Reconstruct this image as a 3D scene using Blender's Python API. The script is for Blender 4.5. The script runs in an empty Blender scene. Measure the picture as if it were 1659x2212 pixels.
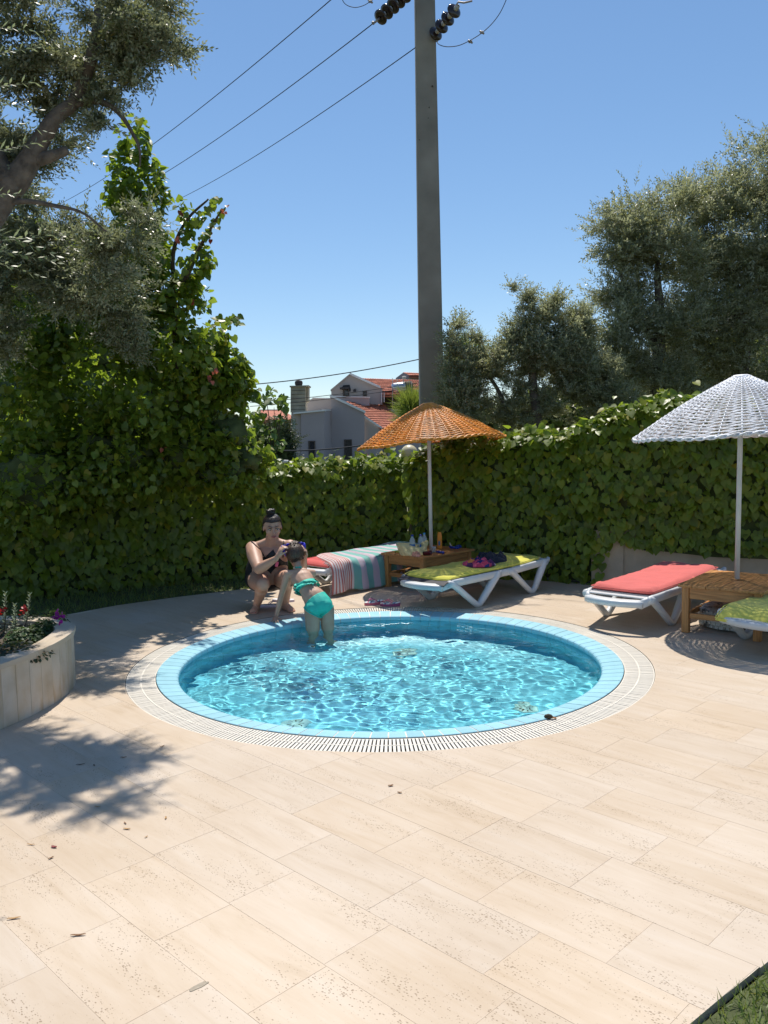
import bpy, bmesh, math, random
import numpy as np
from mathutils import Vector, Matrix, Quaternion, noise as mnoise

random.seed(7)
rng = np.random.default_rng(7)
SC = bpy.context.scene
COL = SC.collection
R = math.radians

# ---------------------------------------------------------------- camera, light, exposure
EYE = 1.7
PITCH, ROLL = R(5.16), 0.02
FOCAL = 1839.0 / 2212.0
_r0 = Vector((1, 0, 0)); _u0 = Vector((0, math.sin(PITCH), math.cos(PITCH))); _f = Vector((0, math.cos(PITCH), -math.sin(PITCH)))
_rt = _r0 * math.cos(ROLL) - _u0 * math.sin(ROLL)
_up = _r0 * math.sin(ROLL) + _u0 * math.cos(ROLL)
cd = bpy.data.cameras.new("camera")
cam = bpy.data.objects.new("camera", cd); COL.objects.link(cam)
cd.sensor_fit = 'VERTICAL'; cd.sensor_height = 36.0; cd.lens = 36.0 * FOCAL
cd.clip_start = 0.05; cd.clip_end = 12000
m = Matrix((( _rt.x, _up.x, -_f.x, 0), (_rt.y, _up.y, -_f.y, 0), (_rt.z, _up.z, -_f.z, EYE), (0, 0, 0, 1)))
cam.matrix_world = m
SC.camera = cam

SUN_EL = R(64.5)
SUN_DIR = Vector((-0.065, 1.0, 0)).normalized() * math.cos(SUN_EL) + Vector((0, 0, math.sin(SUN_EL)))
w = bpy.data.worlds.new("World"); SC.world = w; w.use_nodes = True
nt = w.node_tree; bg = nt.nodes["Background"]
sky = nt.nodes.new("ShaderNodeTexSky"); sky.sky_type = 'NISHITA'; sky.sun_disc = False
sky.sun_elevation = SUN_EL; sky.sun_rotation = math.atan2(SUN_DIR.x, SUN_DIR.y)
sky.altitude = 900; sky.air_density = 1.0; sky.dust_density = 0.15; sky.ozone_density = 3.5
gm = nt.nodes.new('ShaderNodeGamma'); gm.inputs[1].default_value = .80; nt.links.new(sky.outputs[0], gm.inputs[0])
hs = nt.nodes.new('ShaderNodeHueSaturation'); hs.inputs['Saturation'].default_value = 1.18; nt.links.new(gm.outputs[0], hs.inputs['Color'])
nt.links.new(hs.outputs[0], bg.inputs[0]); bg.inputs[1].default_value = 0.150
sd = bpy.data.lights.new("sun", 'SUN'); sd.energy = 4.4; sd.angle = R(0.55); sd.color = (1.0, 0.94, 0.85)
sun = bpy.data.objects.new("sun", sd); COL.objects.link(sun)
sun.rotation_euler = SUN_DIR.to_track_quat('Z', 'Y').to_euler()
sd.cycles.is_caustics_light = True
SC.view_settings.view_transform = 'Standard'; SC.view_settings.look = 'None'
SC.view_settings.exposure = 0.33; SC.view_settings.gamma = 1.0; SC.view_settings.use_curve_mapping = False
SC.cycles.max_bounces = 8; SC.cycles.transparent_max_bounces = 16
SC.cycles.caustics_refractive = True; SC.cycles.caustics_reflective = False
SC.cycles.sample_clamp_indirect = 6.0
SC.cycles.use_denoising = True

# ---------------------------------------------------------------- surveying helpers: a sight line to a point in the world
def _ray(x, y):
    return _rt * ((x - 829.5) / 1839.0) - _up * ((y - 1106) / 1839.0) + _f
def G(x, y, z=0.0):
    """point of the place at height z seen along a sight line"""
    d = _ray(x, y); t = (z - EYE) / d.z
    return Vector((d.x * t, d.y * t, z))
def D(x, y, Y):
    d = _ray(x, y); t = Y / d.y
    return Vector((d.x * t, Y, EYE + d.z * t))

# ---------------------------------------------------------------- object helpers
def link(o, parent=None):
    COL.objects.link(o)
    if parent is not None: o.parent = parent
    return o
def tag(o, label=None, cat=None, group=None, kind=None):
    if label: o["label"] = label
    if cat: o["category"] = cat
    if group: o["group"] = group
    if kind: o["kind"] = kind
    return o
def empty(name, loc=(0, 0, 0), rz=0.0, label=None, cat=None, group=None, kind=None):
    o = bpy.data.objects.new(name, None); o.location = loc; o.rotation_euler = (0, 0, rz); o.empty_display_size = .1
    COL.objects.link(o); return tag(o, label, cat, group, kind)
def mesh_data(name, v, f, smooth=False):
    me = bpy.data.meshes.new(name); me.from_pydata([tuple(p) for p in v], [], [tuple(q) for q in f]); me.update()
    if smooth:
        me.polygons.foreach_set("use_smooth", [True] * len(me.polygons))
    return me
def obj(name, data, mat=None, parent=None):
    o = bpy.data.objects.new(name, data)
    if mat is not None and not data.materials:
        data.materials.append(mat)
    return link(o, parent)
def tri_mesh(name, V, F, mat, smooth=False):
    """big mesh from numpy arrays: V (n,3), F (m,k)"""
    me = bpy.data.meshes.new(name); n, mm, k = len(V), len(F), F.shape[1]
    me.vertices.add(n); me.vertices.foreach_set("co", np.ascontiguousarray(V, dtype=np.float32).ravel())
    me.loops.add(mm * k); me.loops.foreach_set("vertex_index", np.ascontiguousarray(F, dtype=np.int32).ravel())
    me.polygons.add(mm); me.polygons.foreach_set("loop_start", np.arange(0, mm * k, k, dtype=np.int32))
    me.polygons.foreach_set("loop_total", np.full(mm, k, dtype=np.int32))
    if smooth: me.polygons.foreach_set("use_smooth", np.ones(mm, dtype=bool))
    me.update(calc_edges=True); me.materials.append(mat); return me

class MB:
    """collects simple shapes for ONE mesh object"""
    def __init__(s): s.v = []; s.f = []; s.sm = []
    def add(s, v, f, smooth=False):
        b = len(s.v); s.v += [tuple(p) for p in v]
        for q in f: s.f.append(tuple(i + b for i in q)); s.sm.append(smooth)
        return s
    def box(s, c, d, rot=None, bev=0.0):
        c = Vector(c); hx, hy, hz = d[0] / 2, d[1] / 2, d[2] / 2
        M = rot if rot is not None else Matrix.Identity(3)
        if bev <= 0:
            vs = [c + M @ Vector((x * hx, y * hy, z * hz)) for x in (-1, 1) for y in (-1, 1) for z in (-1, 1)]
            fs = [(0, 1, 3, 2), (4, 6, 7, 5), (0, 4, 5, 1), (2, 3, 7, 6), (0, 2, 6, 4), (1, 5, 7, 3)]
            return s.add(vs, fs)
        bev = min(bev, hx * .9, hy * .9, hz * .9)
        vs = []; idx = {}
        for x in (-1, 1):
            for y in (-1, 1):
                for z in (-1, 1):
                    for a in range(3):
                        h = [hx, hy, hz]; q = [x * hx, y * hy, z * hz]
                        for k in range(3):
                            if k != a: q[k] -= (x, y, z)[k] * bev
                        idx[(x, y, z, a)] = len(vs); vs.append(c + M @ Vector(q))
        fs = []
        for a in range(3):
            o = [k for k in range(3) if k != a]
            for sg in (-1, 1):
                def key(p, q):
                    t = [0, 0, 0]; t[a] = sg; t[o[0]] = p; t[o[1]] = q; return idx[tuple(t) + (a,)]
                L = [key(-1, -1), key(1, -1), key(1, 1), key(-1, 1)]
                n = Vector((0, 0, 0)); n[a] = 1
                e = [0, 0, 0]; e[a] = 1
                cross = Vector([1 if k == o[0] else 0 for k in range(3)]).cross(Vector([1 if k == o[1] else 0 for k in range(3)]))
                if cross[a] * sg < 0: L.reverse()
                fs.append(L)
        for a in range(3):            # edges along axis a
            o = [k for k in range(3) if k != a]
            for p in (-1, 1):
                for q in (-1, 1):
                    def k2(t, which):
                        u = [0, 0, 0]; u[a] = t; u[o[0]] = p; u[o[1]] = q; return idx[tuple(u) + (which,)]
                    L = [k2(-1, o[0]), k2(1, o[0]), k2(1, o[1]), k2(-1, o[1])]
                    fs.append(L)
        for x in (-1, 1):
            for y in (-1, 1):
                for z in (-1, 1):
                    fs.append([idx[(x, y, z, a)] for a in range(3)])
        # orient outward
        out = []
        for L in fs:
            ctr = sum((vs[i] for i in L), Vector()) / len(L)
            n = (vs[L[1]] - vs[L[0]]).cross(vs[L[2]] - vs[L[0]])
            out.append(L if n.dot(ctr - c) > 0 else L[::-1])
        return s.add(vs, out)
    def tube(s, pts, rad, n=8, cap=True, closed=False, flat=1.0, up=None):
        pts = [Vector(p) for p in pts]
        if not hasattr(rad, '__len__'): rad = [rad] * len(pts)
        vs = []; fs = []; N = len(pts)
        ref = Vector(up) if up is not None else None
        prev = None
        for i, p in enumerate(pts):
            if closed: t = (pts[(i + 1) % N] - pts[i - 1])
            else: t = (pts[min(i + 1, N - 1)] - pts[max(i - 1, 0)])
            t.normalize()
            if ref is not None: a = t.cross(ref)
            elif prev is None: a = t.cross(Vector((0, 0, 1)) if abs(t.z) < .9 else Vector((1, 0, 0)))
            else: a = t.cross(prev.cross(t)) * -1 if False else (prev - t * prev.dot(t))
            if a.length < 1e-6: a = t.orthogonal()
            a.normalize(); b = t.cross(a); prev = a
            for k in range(n):
                th = 2 * math.pi * k / n
                vs.append(p + (a * math.cos(th) + b * math.sin(th) * flat) * rad[i])
        seg = N if closed else N - 1
        for i in range(seg):
            j = (i + 1) % N
            for k in range(n):
                k2 = (k + 1) % n
                fs.append((i * n + k, i * n + k2, j * n + k2, j * n + k))
        if cap and not closed:
            fs.append(tuple(range(n - 1, -1, -1))); fs.append(tuple((N - 1) * n + k for k in range(n)))
        return s.add(vs, fs, True)
    def lathe(s, prof, n=24, M=None, smooth=True):
        """prof: list of (r, z)"""
        vs = []; fs = []
        for r, z in prof:
            for k in range(n):
                th = 2 * math.pi * k / n; p = Vector((r * math.cos(th), r * math.sin(th), z))
                vs.append(M @ p if M is not None else p)
        for i in range(len(prof) - 1):
            for k in range(n):
                k2 = (k + 1) % n; fs.append((i * n + k, i * n + k2, (i + 1) * n + k2, (i + 1) * n + k))
        return s.add(vs, fs, smooth)
    def prism(s, poly, z0, z1, M=None):
        """poly: list of (x, y) counter-clockwise"""
        n = len(poly); vs = [Vector((x, y, z0)) for x, y in poly] + [Vector((x, y, z1)) for x, y in poly]
        if M is not None: vs = [M @ v for v in vs]
        fs = [tuple(range(n - 1, -1, -1)), tuple(range(n, 2 * n))] + [(i, (i + 1) % n, n + (i + 1) % n, n + i) for i in range(n)]
        return s.add(vs, fs)
    def data(s, name):
        me = bpy.data.meshes.new(name); me.from_pydata(s.v, [], s.f); me.update()
        me.polygons.foreach_set("use_smooth", s.sm); return me
    def build(s, name, mat=None, parent=None, kind=None, label=None):
        o = obj(name, s.data(name), mat, parent)
        if kind: o["kind"] = kind
        if label: o["label"] = label
        return o

def copy_tree(o, parent=None, **kw):
    c = o.copy(); COL.objects.link(c); c.parent = parent
    for ch in list(o.children):
        copy_tree(ch, c)
    for k, v in kw.items(): c[k] = v
    return c

# ---------------------------------------------------------------- materials
def new_mat(name):
    m = bpy.data.materials.new(name); m.use_nodes = True
    return m, m.node_tree, m.node_tree.nodes, m.node_tree.links, m.node_tree.nodes["Principled BSDF"]
def N(nodes, t, **kw):
    n = nodes.new(t)
    for k, v in kw.items():
        if k in n.inputs.keys() if hasattr(n.inputs, 'keys') else False: n.inputs[k].default_value = v
        else: setattr(n, k, v)
    return n
def ramp(nodes, pts, interp='LINEAR'):
    r = nodes.new("ShaderNodeValToRGB"); r.color_ramp.interpolation = interp
    e = r.color_ramp.elements
    while len(e) > 1: e.remove(e[-1])
    for i, (p, c) in enumerate(pts):
        q = e[0] if i == 0 else e.new(p)
        q.position = p; q.color = (c[0], c[1], c[2], 1) if hasattr(c, '__len__') else (c, c, c, 1)
    return r
def simple(name, col, rough=.6, var=.12, scale=8.0, bump=0.0, bscale=60.0, metal=0.0, spec=.5, sheen=0.0, detail=4, rnd=0.0):
    """colour with large soft variation, fine grain and optional relief"""
    m, t, n, l, b = new_mat(name)
    tc = n.new("ShaderNodeTexCoord"); ns = n.new("ShaderNodeTexNoise"); ns.inputs["Scale"].default_value = scale; ns.inputs["Detail"].default_value = detail
    l.new(tc.outputs["Object"], ns.inputs["Vector"])
    c = Vector(col)
    r = ramp(n, [(.25, c * (1 - var)), (.75, c * (1 + var))]); l.new(ns.outputs["Fac"], r.inputs[0])
    last = r.outputs[0]
    if rnd:
        oi = n.new("ShaderNodeObjectInfo"); g = n.new("ShaderNodeNewGeometry"); ad = N(n, "ShaderNodeMath", operation='ADD'); fr = N(n, "ShaderNodeMath", operation='FRACT')
        l.new(oi.outputs["Random"], ad.inputs[0]); l.new(g.outputs["Random Per Island"], ad.inputs[1]); l.new(ad.outputs[0], fr.inputs[0])
        mr = n.new("ShaderNodeMapRange"); mr.inputs[3].default_value = 1 - rnd; mr.inputs[4].default_value = 1 + rnd; l.new(fr.outputs[0], mr.inputs[0])
        hv = n.new("ShaderNodeHueSaturation"); l.new(mr.outputs[0], hv.inputs["Value"]); l.new(last, hv.inputs["Color"]); last = hv.outputs[0]
    l.new(last, b.inputs["Base Color"])
    b.inputs["Roughness"].default_value = rough; b.inputs["Metallic"].default_value = metal
    b.inputs["Specular IOR Level"].default_value = spec
    if sheen: b.inputs["Sheen Weight"].default_value = sheen
    if bump:
        n2 = n.new("ShaderNodeTexNoise"); n2.inputs["Scale"].default_value = bscale; n2.inputs["Detail"].default_value = 5
        l.new(tc.outputs["Object"], n2.inputs["Vector"])
        bp = n.new("ShaderNodeBump"); bp.inputs["Strength"].default_value = bump; bp.inputs["Distance"].default_value = .01
        l.new(n2.outputs["Fac"], bp.inputs["Height"]); l.new(bp.outputs[0], b.inputs["Normal"])
    return m
def leaf_mat(name, top, back=None, trans=.35, tcol=None, rough=.4, var=.35, yellow=.0, spec=.5):
    m, t, n, l, b = new_mat(name)
    g = n.new("ShaderNodeNewGeometry"); oi = n.new("ShaderNodeObjectInfo")
    ad = N(n, "ShaderNodeMath", operation='ADD'); fr = N(n, "ShaderNodeMath", operation='FRACT')
    l.new(g.outputs["Random Per Island"], ad.inputs[0]); l.new(oi.outputs["Random"], ad.inputs[1]); l.new(ad.outputs[0], fr.inputs[0])
    T = Vector(top)
    warm = Vector((T.x * 1.9, T.y * 1.35, T.z * .8))
    r = ramp(n, [(0, T * (1 - var)), (.5, T), (.86, T * (1 + var)), (1.0, warm.lerp(Vector((.35, .22, .03)), yellow))]); l.new(fr.outputs[0], r.inputs[0])
    colr = r.outputs[0]
    if back is not None:
        mx = n.new("ShaderNodeMix"); mx.data_type = 'RGBA'; l.new(g.outputs["Backfacing"], mx.inputs["Factor"])
        l.new(colr, mx.inputs["A"]); mx.inputs["B"].default_value = (*back, 1); colr = mx.outputs["Result"]
    l.new(colr, b.inputs["Base Color"]); b.inputs["Roughness"].default_value = rough; b.inputs["Specular IOR Level"].default_value = spec
    tr = n.new("ShaderNodeBsdfTranslucent")
    tc = tcol if tcol else (T.x * 3.0, T.y * 2.4, T.z * .9)
    mm = n.new("ShaderNodeMix"); mm.data_type = 'RGBA'; mm.inputs["Factor"].default_value = .5; l.new(colr, mm.inputs["A"]); mm.inputs["B"].default_value = (*tc, 1)
    l.new(mm.outputs["Result"], tr.inputs[0])
    mix = n.new("ShaderNodeMixShader"); mix.inputs[0].default_value = trans
    l.new(b.outputs[0], mix.inputs[1]); l.new(tr.outputs[0], mix.inputs[2]); l.new(mix.outputs[0], n["Material Output"].inputs[0])
    return m
def glassy(name, col, rough=.05, alpha=.5):
    m, t, n, l, b = new_mat(name)
    b.inputs["Base Color"].default_value = (*col, 1); b.inputs["Roughness"].default_value = rough
    tr = n.new("ShaderNodeBsdfTransparent"); tr.inputs[0].default_value = (.9, .95, .97, 1)
    mix = n.new("ShaderNodeMixShader"); mix.inputs[0].default_value = alpha
    l.new(b.outputs[0], mix.inputs[1]); l.new(tr.outputs[0], mix.inputs[2]); l.new(mix.outputs[0], n["Material Output"].inputs[0])
    return m
# ================================================================= ground, deck, pool
CX, CY = 0.02, 6.39
R_OUT, R_COP, R_IN = 1.936, 1.730, 1.572
WATER_Z, FLOOR_Z = -0.055, -0.50

# travertine: bands and pits run along the tile's long side (45 degrees)
def travertine(name, base=(.53, .438, .340), ang=R(-45), pits=1.0, use_object=False):
    m, t, n, l, b = new_mat(name)
    g = n.new("ShaderNodeNewGeometry"); oi = n.new("ShaderNodeObjectInfo")
    ad = N(n, "ShaderNodeMath", operation='ADD'); fr = N(n, "ShaderNodeMath", operation='FRACT')
    l.new(oi.outputs["Random"], ad.inputs[0]); l.new(g.outputs["Random Per Island"], ad.inputs[1]); l.new(ad.outputs[0], fr.inputs[0])
    mp = n.new("ShaderNodeMapping"); mp.inputs["Rotation"].default_value = (0, 0, -ang)
    if use_object:
        tc = n.new("ShaderNodeTexCoord"); l.new(tc.outputs["Object"], mp.inputs[0])
    else:
        l.new(g.outputs["Position"], mp.inputs[0])
    off = n.new("ShaderNodeVectorMath"); off.operation = 'SCALE'; off.inputs[0].default_value = (17, 31, 53); l.new(fr.outputs[0], off.inputs["Scale"])
    av = n.new("ShaderNodeVectorMath"); av.operation = 'ADD'; l.new(mp.outputs[0], av.inputs[0]); l.new(off.outputs[0], av.inputs[1])
    st = n.new("ShaderNodeMapping"); st.inputs["Scale"].default_value = (1.3, 9, 9); l.new(av.outputs[0], st.inputs[0])
    band = n.new("ShaderNodeTexNoise"); band.inputs["Scale"].default_value = 1.6; band.inputs["Detail"].default_value = 7; band.inputs["Roughness"].default_value = .62; band.inputs["Distortion"].default_value = .5
    l.new(st.outputs[0], band.inputs[0])
    B = Vector(base)
    r1 = ramp(n, [(.24, Vector((B.x * .86, B.y * .82, B.z * .76))), (.42, Vector((B.x * .97, B.y * .955, B.z * .93))), (.56, B * 1.01), (.68, Vector((B.x * 1.03, B.y * 1.05, B.z * 1.08))), (.84, Vector((B.x * .95, B.y * .92, B.z * .88)))])
    l.new(band.outputs["Fac"], r1.inputs[0])
    # cloudy stain over several tiles
    cl = n.new("ShaderNodeTexNoise"); cl.inputs["Scale"].default_value = 1.1; cl.inputs["Detail"].default_value = 4; l.new(mp.outputs[0], cl.inputs[0])
    r2 = ramp(n, [(.35, (.93, .90, .86)), (.62, (1.03, 1.03, 1.03))]); l.new(cl.outputs["Fac"], r2.inputs[0])
    mu = n.new("ShaderNodeMix"); mu.data_type = 'RGBA'; mu.blend_type = 'MULTIPLY'; mu.inputs["Factor"].default_value = 1
    l.new(r1.outputs[0], mu.inputs["A"]); l.new(r2.outputs[0], mu.inputs["B"])
    hs = n.new("ShaderNodeHueSaturation"); l.new(mu.outputs["Result"], hs.inputs["Color"])
    mr = n.new("ShaderNodeMapRange"); mr.inputs[3].default_value = .975; mr.inputs[4].default_value = 1.025; l.new(fr.outputs[0], mr.inputs[0]); l.new(mr.outputs[0], hs.inputs["Value"])
    m7 = N(n, "ShaderNodeMath", operation='MULTIPLY'); m7.inputs[1].default_value = 7.3; l.new(fr.outputs[0], m7.inputs[0]); f7 = N(n, "ShaderNodeMath", operation='FRACT'); l.new(m7.outputs[0], f7.inputs[0])
    mr2 = n.new("ShaderNodeMapRange"); mr2.inputs[3].default_value = .90; mr2.inputs[4].default_value = 1.07; l.new(f7.outputs[0], mr2.inputs[0]); l.new(mr2.outputs[0], hs.inputs["Saturation"])
    # pits: small elongated holes gathered in bands
    ps = n.new("ShaderNodeMapping"); ps.inputs["Scale"].default_value = (95, 170, 170); l.new(av.outputs[0], ps.inputs[0])
    vo = n.new("ShaderNodeTexVoronoi"); vo.inputs["Scale"].default_value = 1.0; vo.inputs["Randomness"].default_value = 1.0; l.new(ps.outputs[0], vo.inputs["Vector"])
    dm = n.new("ShaderNodeMapping"); dm.inputs["Scale"].default_value = (2.2, 9, 9); l.new(av.outputs[0], dm.inputs[0])
    dn = n.new("ShaderNodeTexNoise"); dn.inputs["Scale"].default_value = 1.0; dn.inputs["Detail"].default_value = 3; l.new(dm.outputs[0], dn.inputs[0])
    thr = n.new("ShaderNodeMapRange"); thr.inputs[1].default_value = .40; thr.inputs[2].default_value = .68; thr.inputs[3].default_value = 0.06; thr.inputs[4].default_value = .52 * pits; l.new(dn.outputs["Fac"], thr.inputs[0])
    # pit radius by cell colour so sizes vary
    sp = n.new("ShaderNodeSeparateColor"); l.new(vo.outputs["Color"], sp.inputs[0])
    pw = N(n, "ShaderNodeMath", operation='POWER'); pw.inputs[1].default_value = 1.6; l.new(sp.outputs[0], pw.inputs[0])
    th2 = N(n, "ShaderNodeMath", operation='MULTIPLY'); l.new(thr.outputs[0], th2.inputs[0]); l.new(pw.outputs[0], th2.inputs[1])
    sb = N(n, "ShaderNodeMath", operation='SUBTRACT'); l.new(th2.outputs[0], sb.inputs[0]); l.new(vo.outputs["Distance"], sb.inputs[1])
    pm = n.new("ShaderNodeMapRange"); pm.inputs[1].default_value = -.04; pm.inputs[2].default_value = .06; l.new(sb.outputs[0], pm.inputs[0])
    pc = n.new("ShaderNodeMix"); pc.data_type = 'RGBA'; pc.inputs["B"].default_value = (B.x * .36, B.y * .28, B.z * .20, 1)
    pf = N(n, "ShaderNodeMath", operation='MULTIPLY'); pf.inputs[1].default_value = .62; l.new(pm.outputs[0], pf.inputs[0])
    l.new(pf.outputs[0], pc.inputs["Factor"]); l.new(hs.outputs[0], pc.inputs["A"]); l.new(pc.outputs["Result"], b.inputs["Base Color"])
    b.inputs["Roughness"].default_value = .55; b.inputs["Specular IOR Level"].default_value = .35
    iv = N(n, "ShaderNodeMath", operation='MULTIPLY_ADD'); iv.inputs[1].default_value = -1.0; l.new(pm.outputs[0], iv.inputs[0])
    bs = N(n, "ShaderNodeMath", operation='MULTIPLY'); bs.inputs[1].default_value = .35; l.new(band.outputs["Fac"], bs.inputs[0]); l.new(bs.outputs[0], iv.inputs[2])
    bp = n.new("ShaderNodeBump"); bp.inputs["Strength"].default_value = .5; bp.inputs["Distance"].default_value = .004
    l.new(iv.outputs[0], bp.inputs["Height"]); l.new(bp.outputs[0], b.inputs["Normal"])
    return m
M_TRAV = travertine("travertine")
M_BED = simple("grout", (.66, .56, .44), .9, .15, 20, .3, 90)
M_SOIL = simple("soil", (.07, .052, .034), .95, .4, 6, .8, 30)
M_EARTH = simple("dry_grass_ground", (.085, .085, .035), .95, .45, .7, .6, 12)

def annulus(name, rings, n, mat, z, kind="structure"):
    V = []; F = []
    for r in rings:
        for k in range(n):
            a = 2 * math.pi * k / n; V.append((CX + r * math.cos(a), CY + r * math.sin(a), z))
    for i in range(len(rings) - 1):
        for k in range(n):
            k2 = (k + 1) % n; F.append((i * n + k, (i + 1) * n + k, (i + 1) * n + k2, i * n + k2))
    o = obj(name, mesh_data(name, V, F), mat); o["kind"] = kind; return o
annulus("ground", [1.98, 2.6, 4, 8, 16, 40, 120, 400, 1500, 6000], 96, M_EARTH, -0.045)

# --- deck outline
DECK = [(-.9, .85), (.848, 2.299), (1.197, 2.577), (2.3, 3.55), (5.6, 6.3), (5.6, 8.75), (4.8, 8.86), (3.3, 9.16), (2.45, 9.34), (1.9, 9.60), (1.2, 9.95), (.25, 10.5),
        (-.35, 10.12), (-1.03, 9.75), (-1.585, 9.513), (-2.268, 9.088), (-2.794, 8.689), (-3.195, 8.228), (-3.665, 7.961), (-4.4, 7.7), (-5.2, 7.55), (-5.2, .85)]
def inside(p, poly):
    x, y = p; c = False; j = len(poly) - 1
    for i in range(len(poly)):
        xi, yi = poly[i]; xj, yj = poly[j]
        if (yi > y) != (yj > y) and x < (xj - xi) * (y - yi) / (yj - yi) + xi: c = not c
        j = i
    return c
def seg_dist(p, a, b):
    p = Vector(p); a = Vector(a); b = Vector(b); d = b - a; t = max(0, min(1, (p - a).dot(d) / d.length_squared)); return (p - a - d * t).length
def clip_half(poly, a, b):
    """keep the side left of a->b"""
    ax, ay = a; dx, dy = b[0] - a[0], b[1] - a[1]
    side = lambda p: dx * (p[1] - ay) - dy * (p[0] - ax)
    out = []
    for i in range(len(poly)):
        p, q = poly[i], poly[(i + 1) % len(poly)]; sp, sq = side(p), side(q)
        if sp >= 0: out.append(p)
        if (sp >= 0) != (sq >= 0):
            t = sp / (sp - sq); out.append((p[0] + (q[0] - p[0]) * t, p[1] + (q[1] - p[1]) * t))
    return out
def clip_circle(poly, rad):
    """poly minus the disc round the pool; None if nothing is left"""
    d = [math.hypot(x - CX, y - CY) for x, y in poly]
    pts = []; n = len(poly)
    for i in range(n):
        p, q = poly[i], poly[(i + 1) % n]
        pts.append((p, d[i] > rad, False))
        fx, fy = p[0] - CX, p[1] - CY; dx, dy = q[0] - p[0], q[1] - p[1]
        A = dx * dx + dy * dy; B = 2 * (fx * dx + fy * dy); C_ = fx * fx + fy * fy - rad * rad; disc = B * B - 4 * A * C_
        if disc > 0 and A > 0:
            for sgn in (-1, 1):
                t = (-B + sgn * math.sqrt(disc)) / (2 * A)
                if 1e-6 < t < 1 - 1e-6: pts.append(((p[0] + dx * t, p[1] + dy * t), True, True))
    cr = [i for i, p in enumerate(pts) if p[2]]
    if not cr: return poly if all(x > rad for x in d) else None
    if len(cr) != 2: cr = [cr[0], cr[-1]]
    # walk outside chain: start at the crossing after which points are outside
    m_ = len(pts)
    def chain(s, e):
        out = [pts[s][0]]; i = (s + 1) % m_
        while i != e: out.append(pts[i][0]); i = (i + 1) % m_
        out.append(pts[e][0]); return out
    c1, c2 = chain(cr[0], cr[1]), chain(cr[1], cr[0])
    def outs(c):
        mid = c[1:-1]
        if not mid:
            mid = [((c[0][0] + c[-1][0]) / 2, (c[0][1] + c[-1][1]) / 2)]
        return min(math.hypot(x - CX, y - CY) for x, y in mid) > rad - 1e-9
    ch = c1 if outs(c1) else c2
    a0 = math.atan2(ch[-1][1] - CY, ch[-1][0] - CX); a1 = math.atan2(ch[0][1] - CY, ch[0][0] - CX)
    da = (a1 - a0 + math.pi) % (2 * math.pi) - math.pi
    k = max(2, int(abs(da) / .03)); arc = [(CX + rad * math.cos(a0 + da * i / k), CY + rad * math.sin(a0 + da * i / k)) for i in range(1, k)]
    return ch + arc

deck = empty("pool_deck", (0, 0, 0)); deck["kind"] = "structure"
TW, TL, GAP, TH = .312, .532, .0010, .03
E1 = (math.sqrt(.5), -math.sqrt(.5)); E2 = (math.sqrt(.5), math.sqrt(.5))
def uv2xy(s, n): return (E1[0] * s + E2[0] * n, E1[1] * s + E2[1] * n)
def tile_mesh(poly, cx, cy):
    n = len(poly); c = .0006
    # shrink the top a little for an eased edge
    gx = sum(p[0] for p in poly) / n; gy = sum(p[1] for p in poly) / n
    V = []; F = []
    for z, k in ((-TH, 0), (-.0006, 0), (0, c)):
        for x, y in poly:
            dx, dy = gx - x, gy - y; L = math.hypot(dx, dy) or 1
            V.append((x + dx / L * k - cx, y + dy / L * k - cy, z))
    for i in range(n):
        j = (i + 1) % n
        F += [(i, j, n + j, n + i), (n + i, n + j, 2 * n + j, 2 * n + i)]
    F.append(tuple(range(2 * n, 3 * n)))
    return V, F
full = [uv2xy(s, t) for s, t in ((-TL / 2 + GAP / 2, -TW / 2 + GAP / 2), (TL / 2 - GAP / 2, -TW / 2 + GAP / 2), (TL / 2 - GAP / 2, TW / 2 - GAP / 2), (-TL / 2 + GAP / 2, TW / 2 - GAP / 2))]
full_me = mesh_data("tile", *tile_mesh(full, 0, 0)); full_me.materials.append(M_TRAV)
tiles = []
rr = random.Random(3)
base_s = {0: -2.011, -1: -1.60}
for row in range(-14, 34):
    n0 = 3.247 + row * TW
    s0 = {0: -2.011, 1: -2.180, -1: -1.60}.get(row, rr.uniform(0, TL))
    k0 = int((-9 - s0) / TL)
    for k in range(k0, k0 + 36):
        s = s0 + k * TL + TL / 2; nn = n0 + TW / 2
        cx, cy = uv2xy(s, nn)
        if cx < -5.4 or cx > 5.8 or cy < .7 or cy > 10.8: continue
        poly = [(p[0] + cx, p[1] + cy) for p in full]
        ins = [inside(p, DECK) for p in poly]
        isfull = True
        near = [i for i in range(len(DECK)) if seg_dist((cx, cy), DECK[i], DECK[(i + 1) % len(DECK)]) < .31]
        if near:
            isfull = all(ins)
            if not any(ins) and not inside((cx, cy), DECK): continue
            if not isfull:
                for i in near: poly = clip_half(poly, DECK[i], DECK[(i + 1) % len(DECK)])
        elif not inside((cx, cy), DECK): continue
        if len(poly) < 3: continue
        dd = [math.hypot(x - CX, y - CY) for x, y in poly]
        if min(dd) < R_OUT + .2 and min(dd + [math.hypot(cx - CX, cy - CY)]) < R_OUT + .28:
            q = clip_circle(poly, R_OUT + .006)
            if q is None or len(q) < 3: continue
            if q is not poly: isfull = False
            poly = q
        A = abs(sum(poly[i][0] * poly[(i + 1) % len(poly)][1] - poly[(i + 1) % len(poly)][0] * poly[i][1] for i in range(len(poly)))) / 2
        if A < .0015: continue
        vis = abs(cx) < .5 * cy + .35 and cy > 1.9
        tiles.append((0 if vis else 1, math.hypot(cx, cy), cx, cy, poly, isfull))
tiles.sort(key=lambda t: (t[0], t[1]))
rest_v = []; rest = MB()
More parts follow.
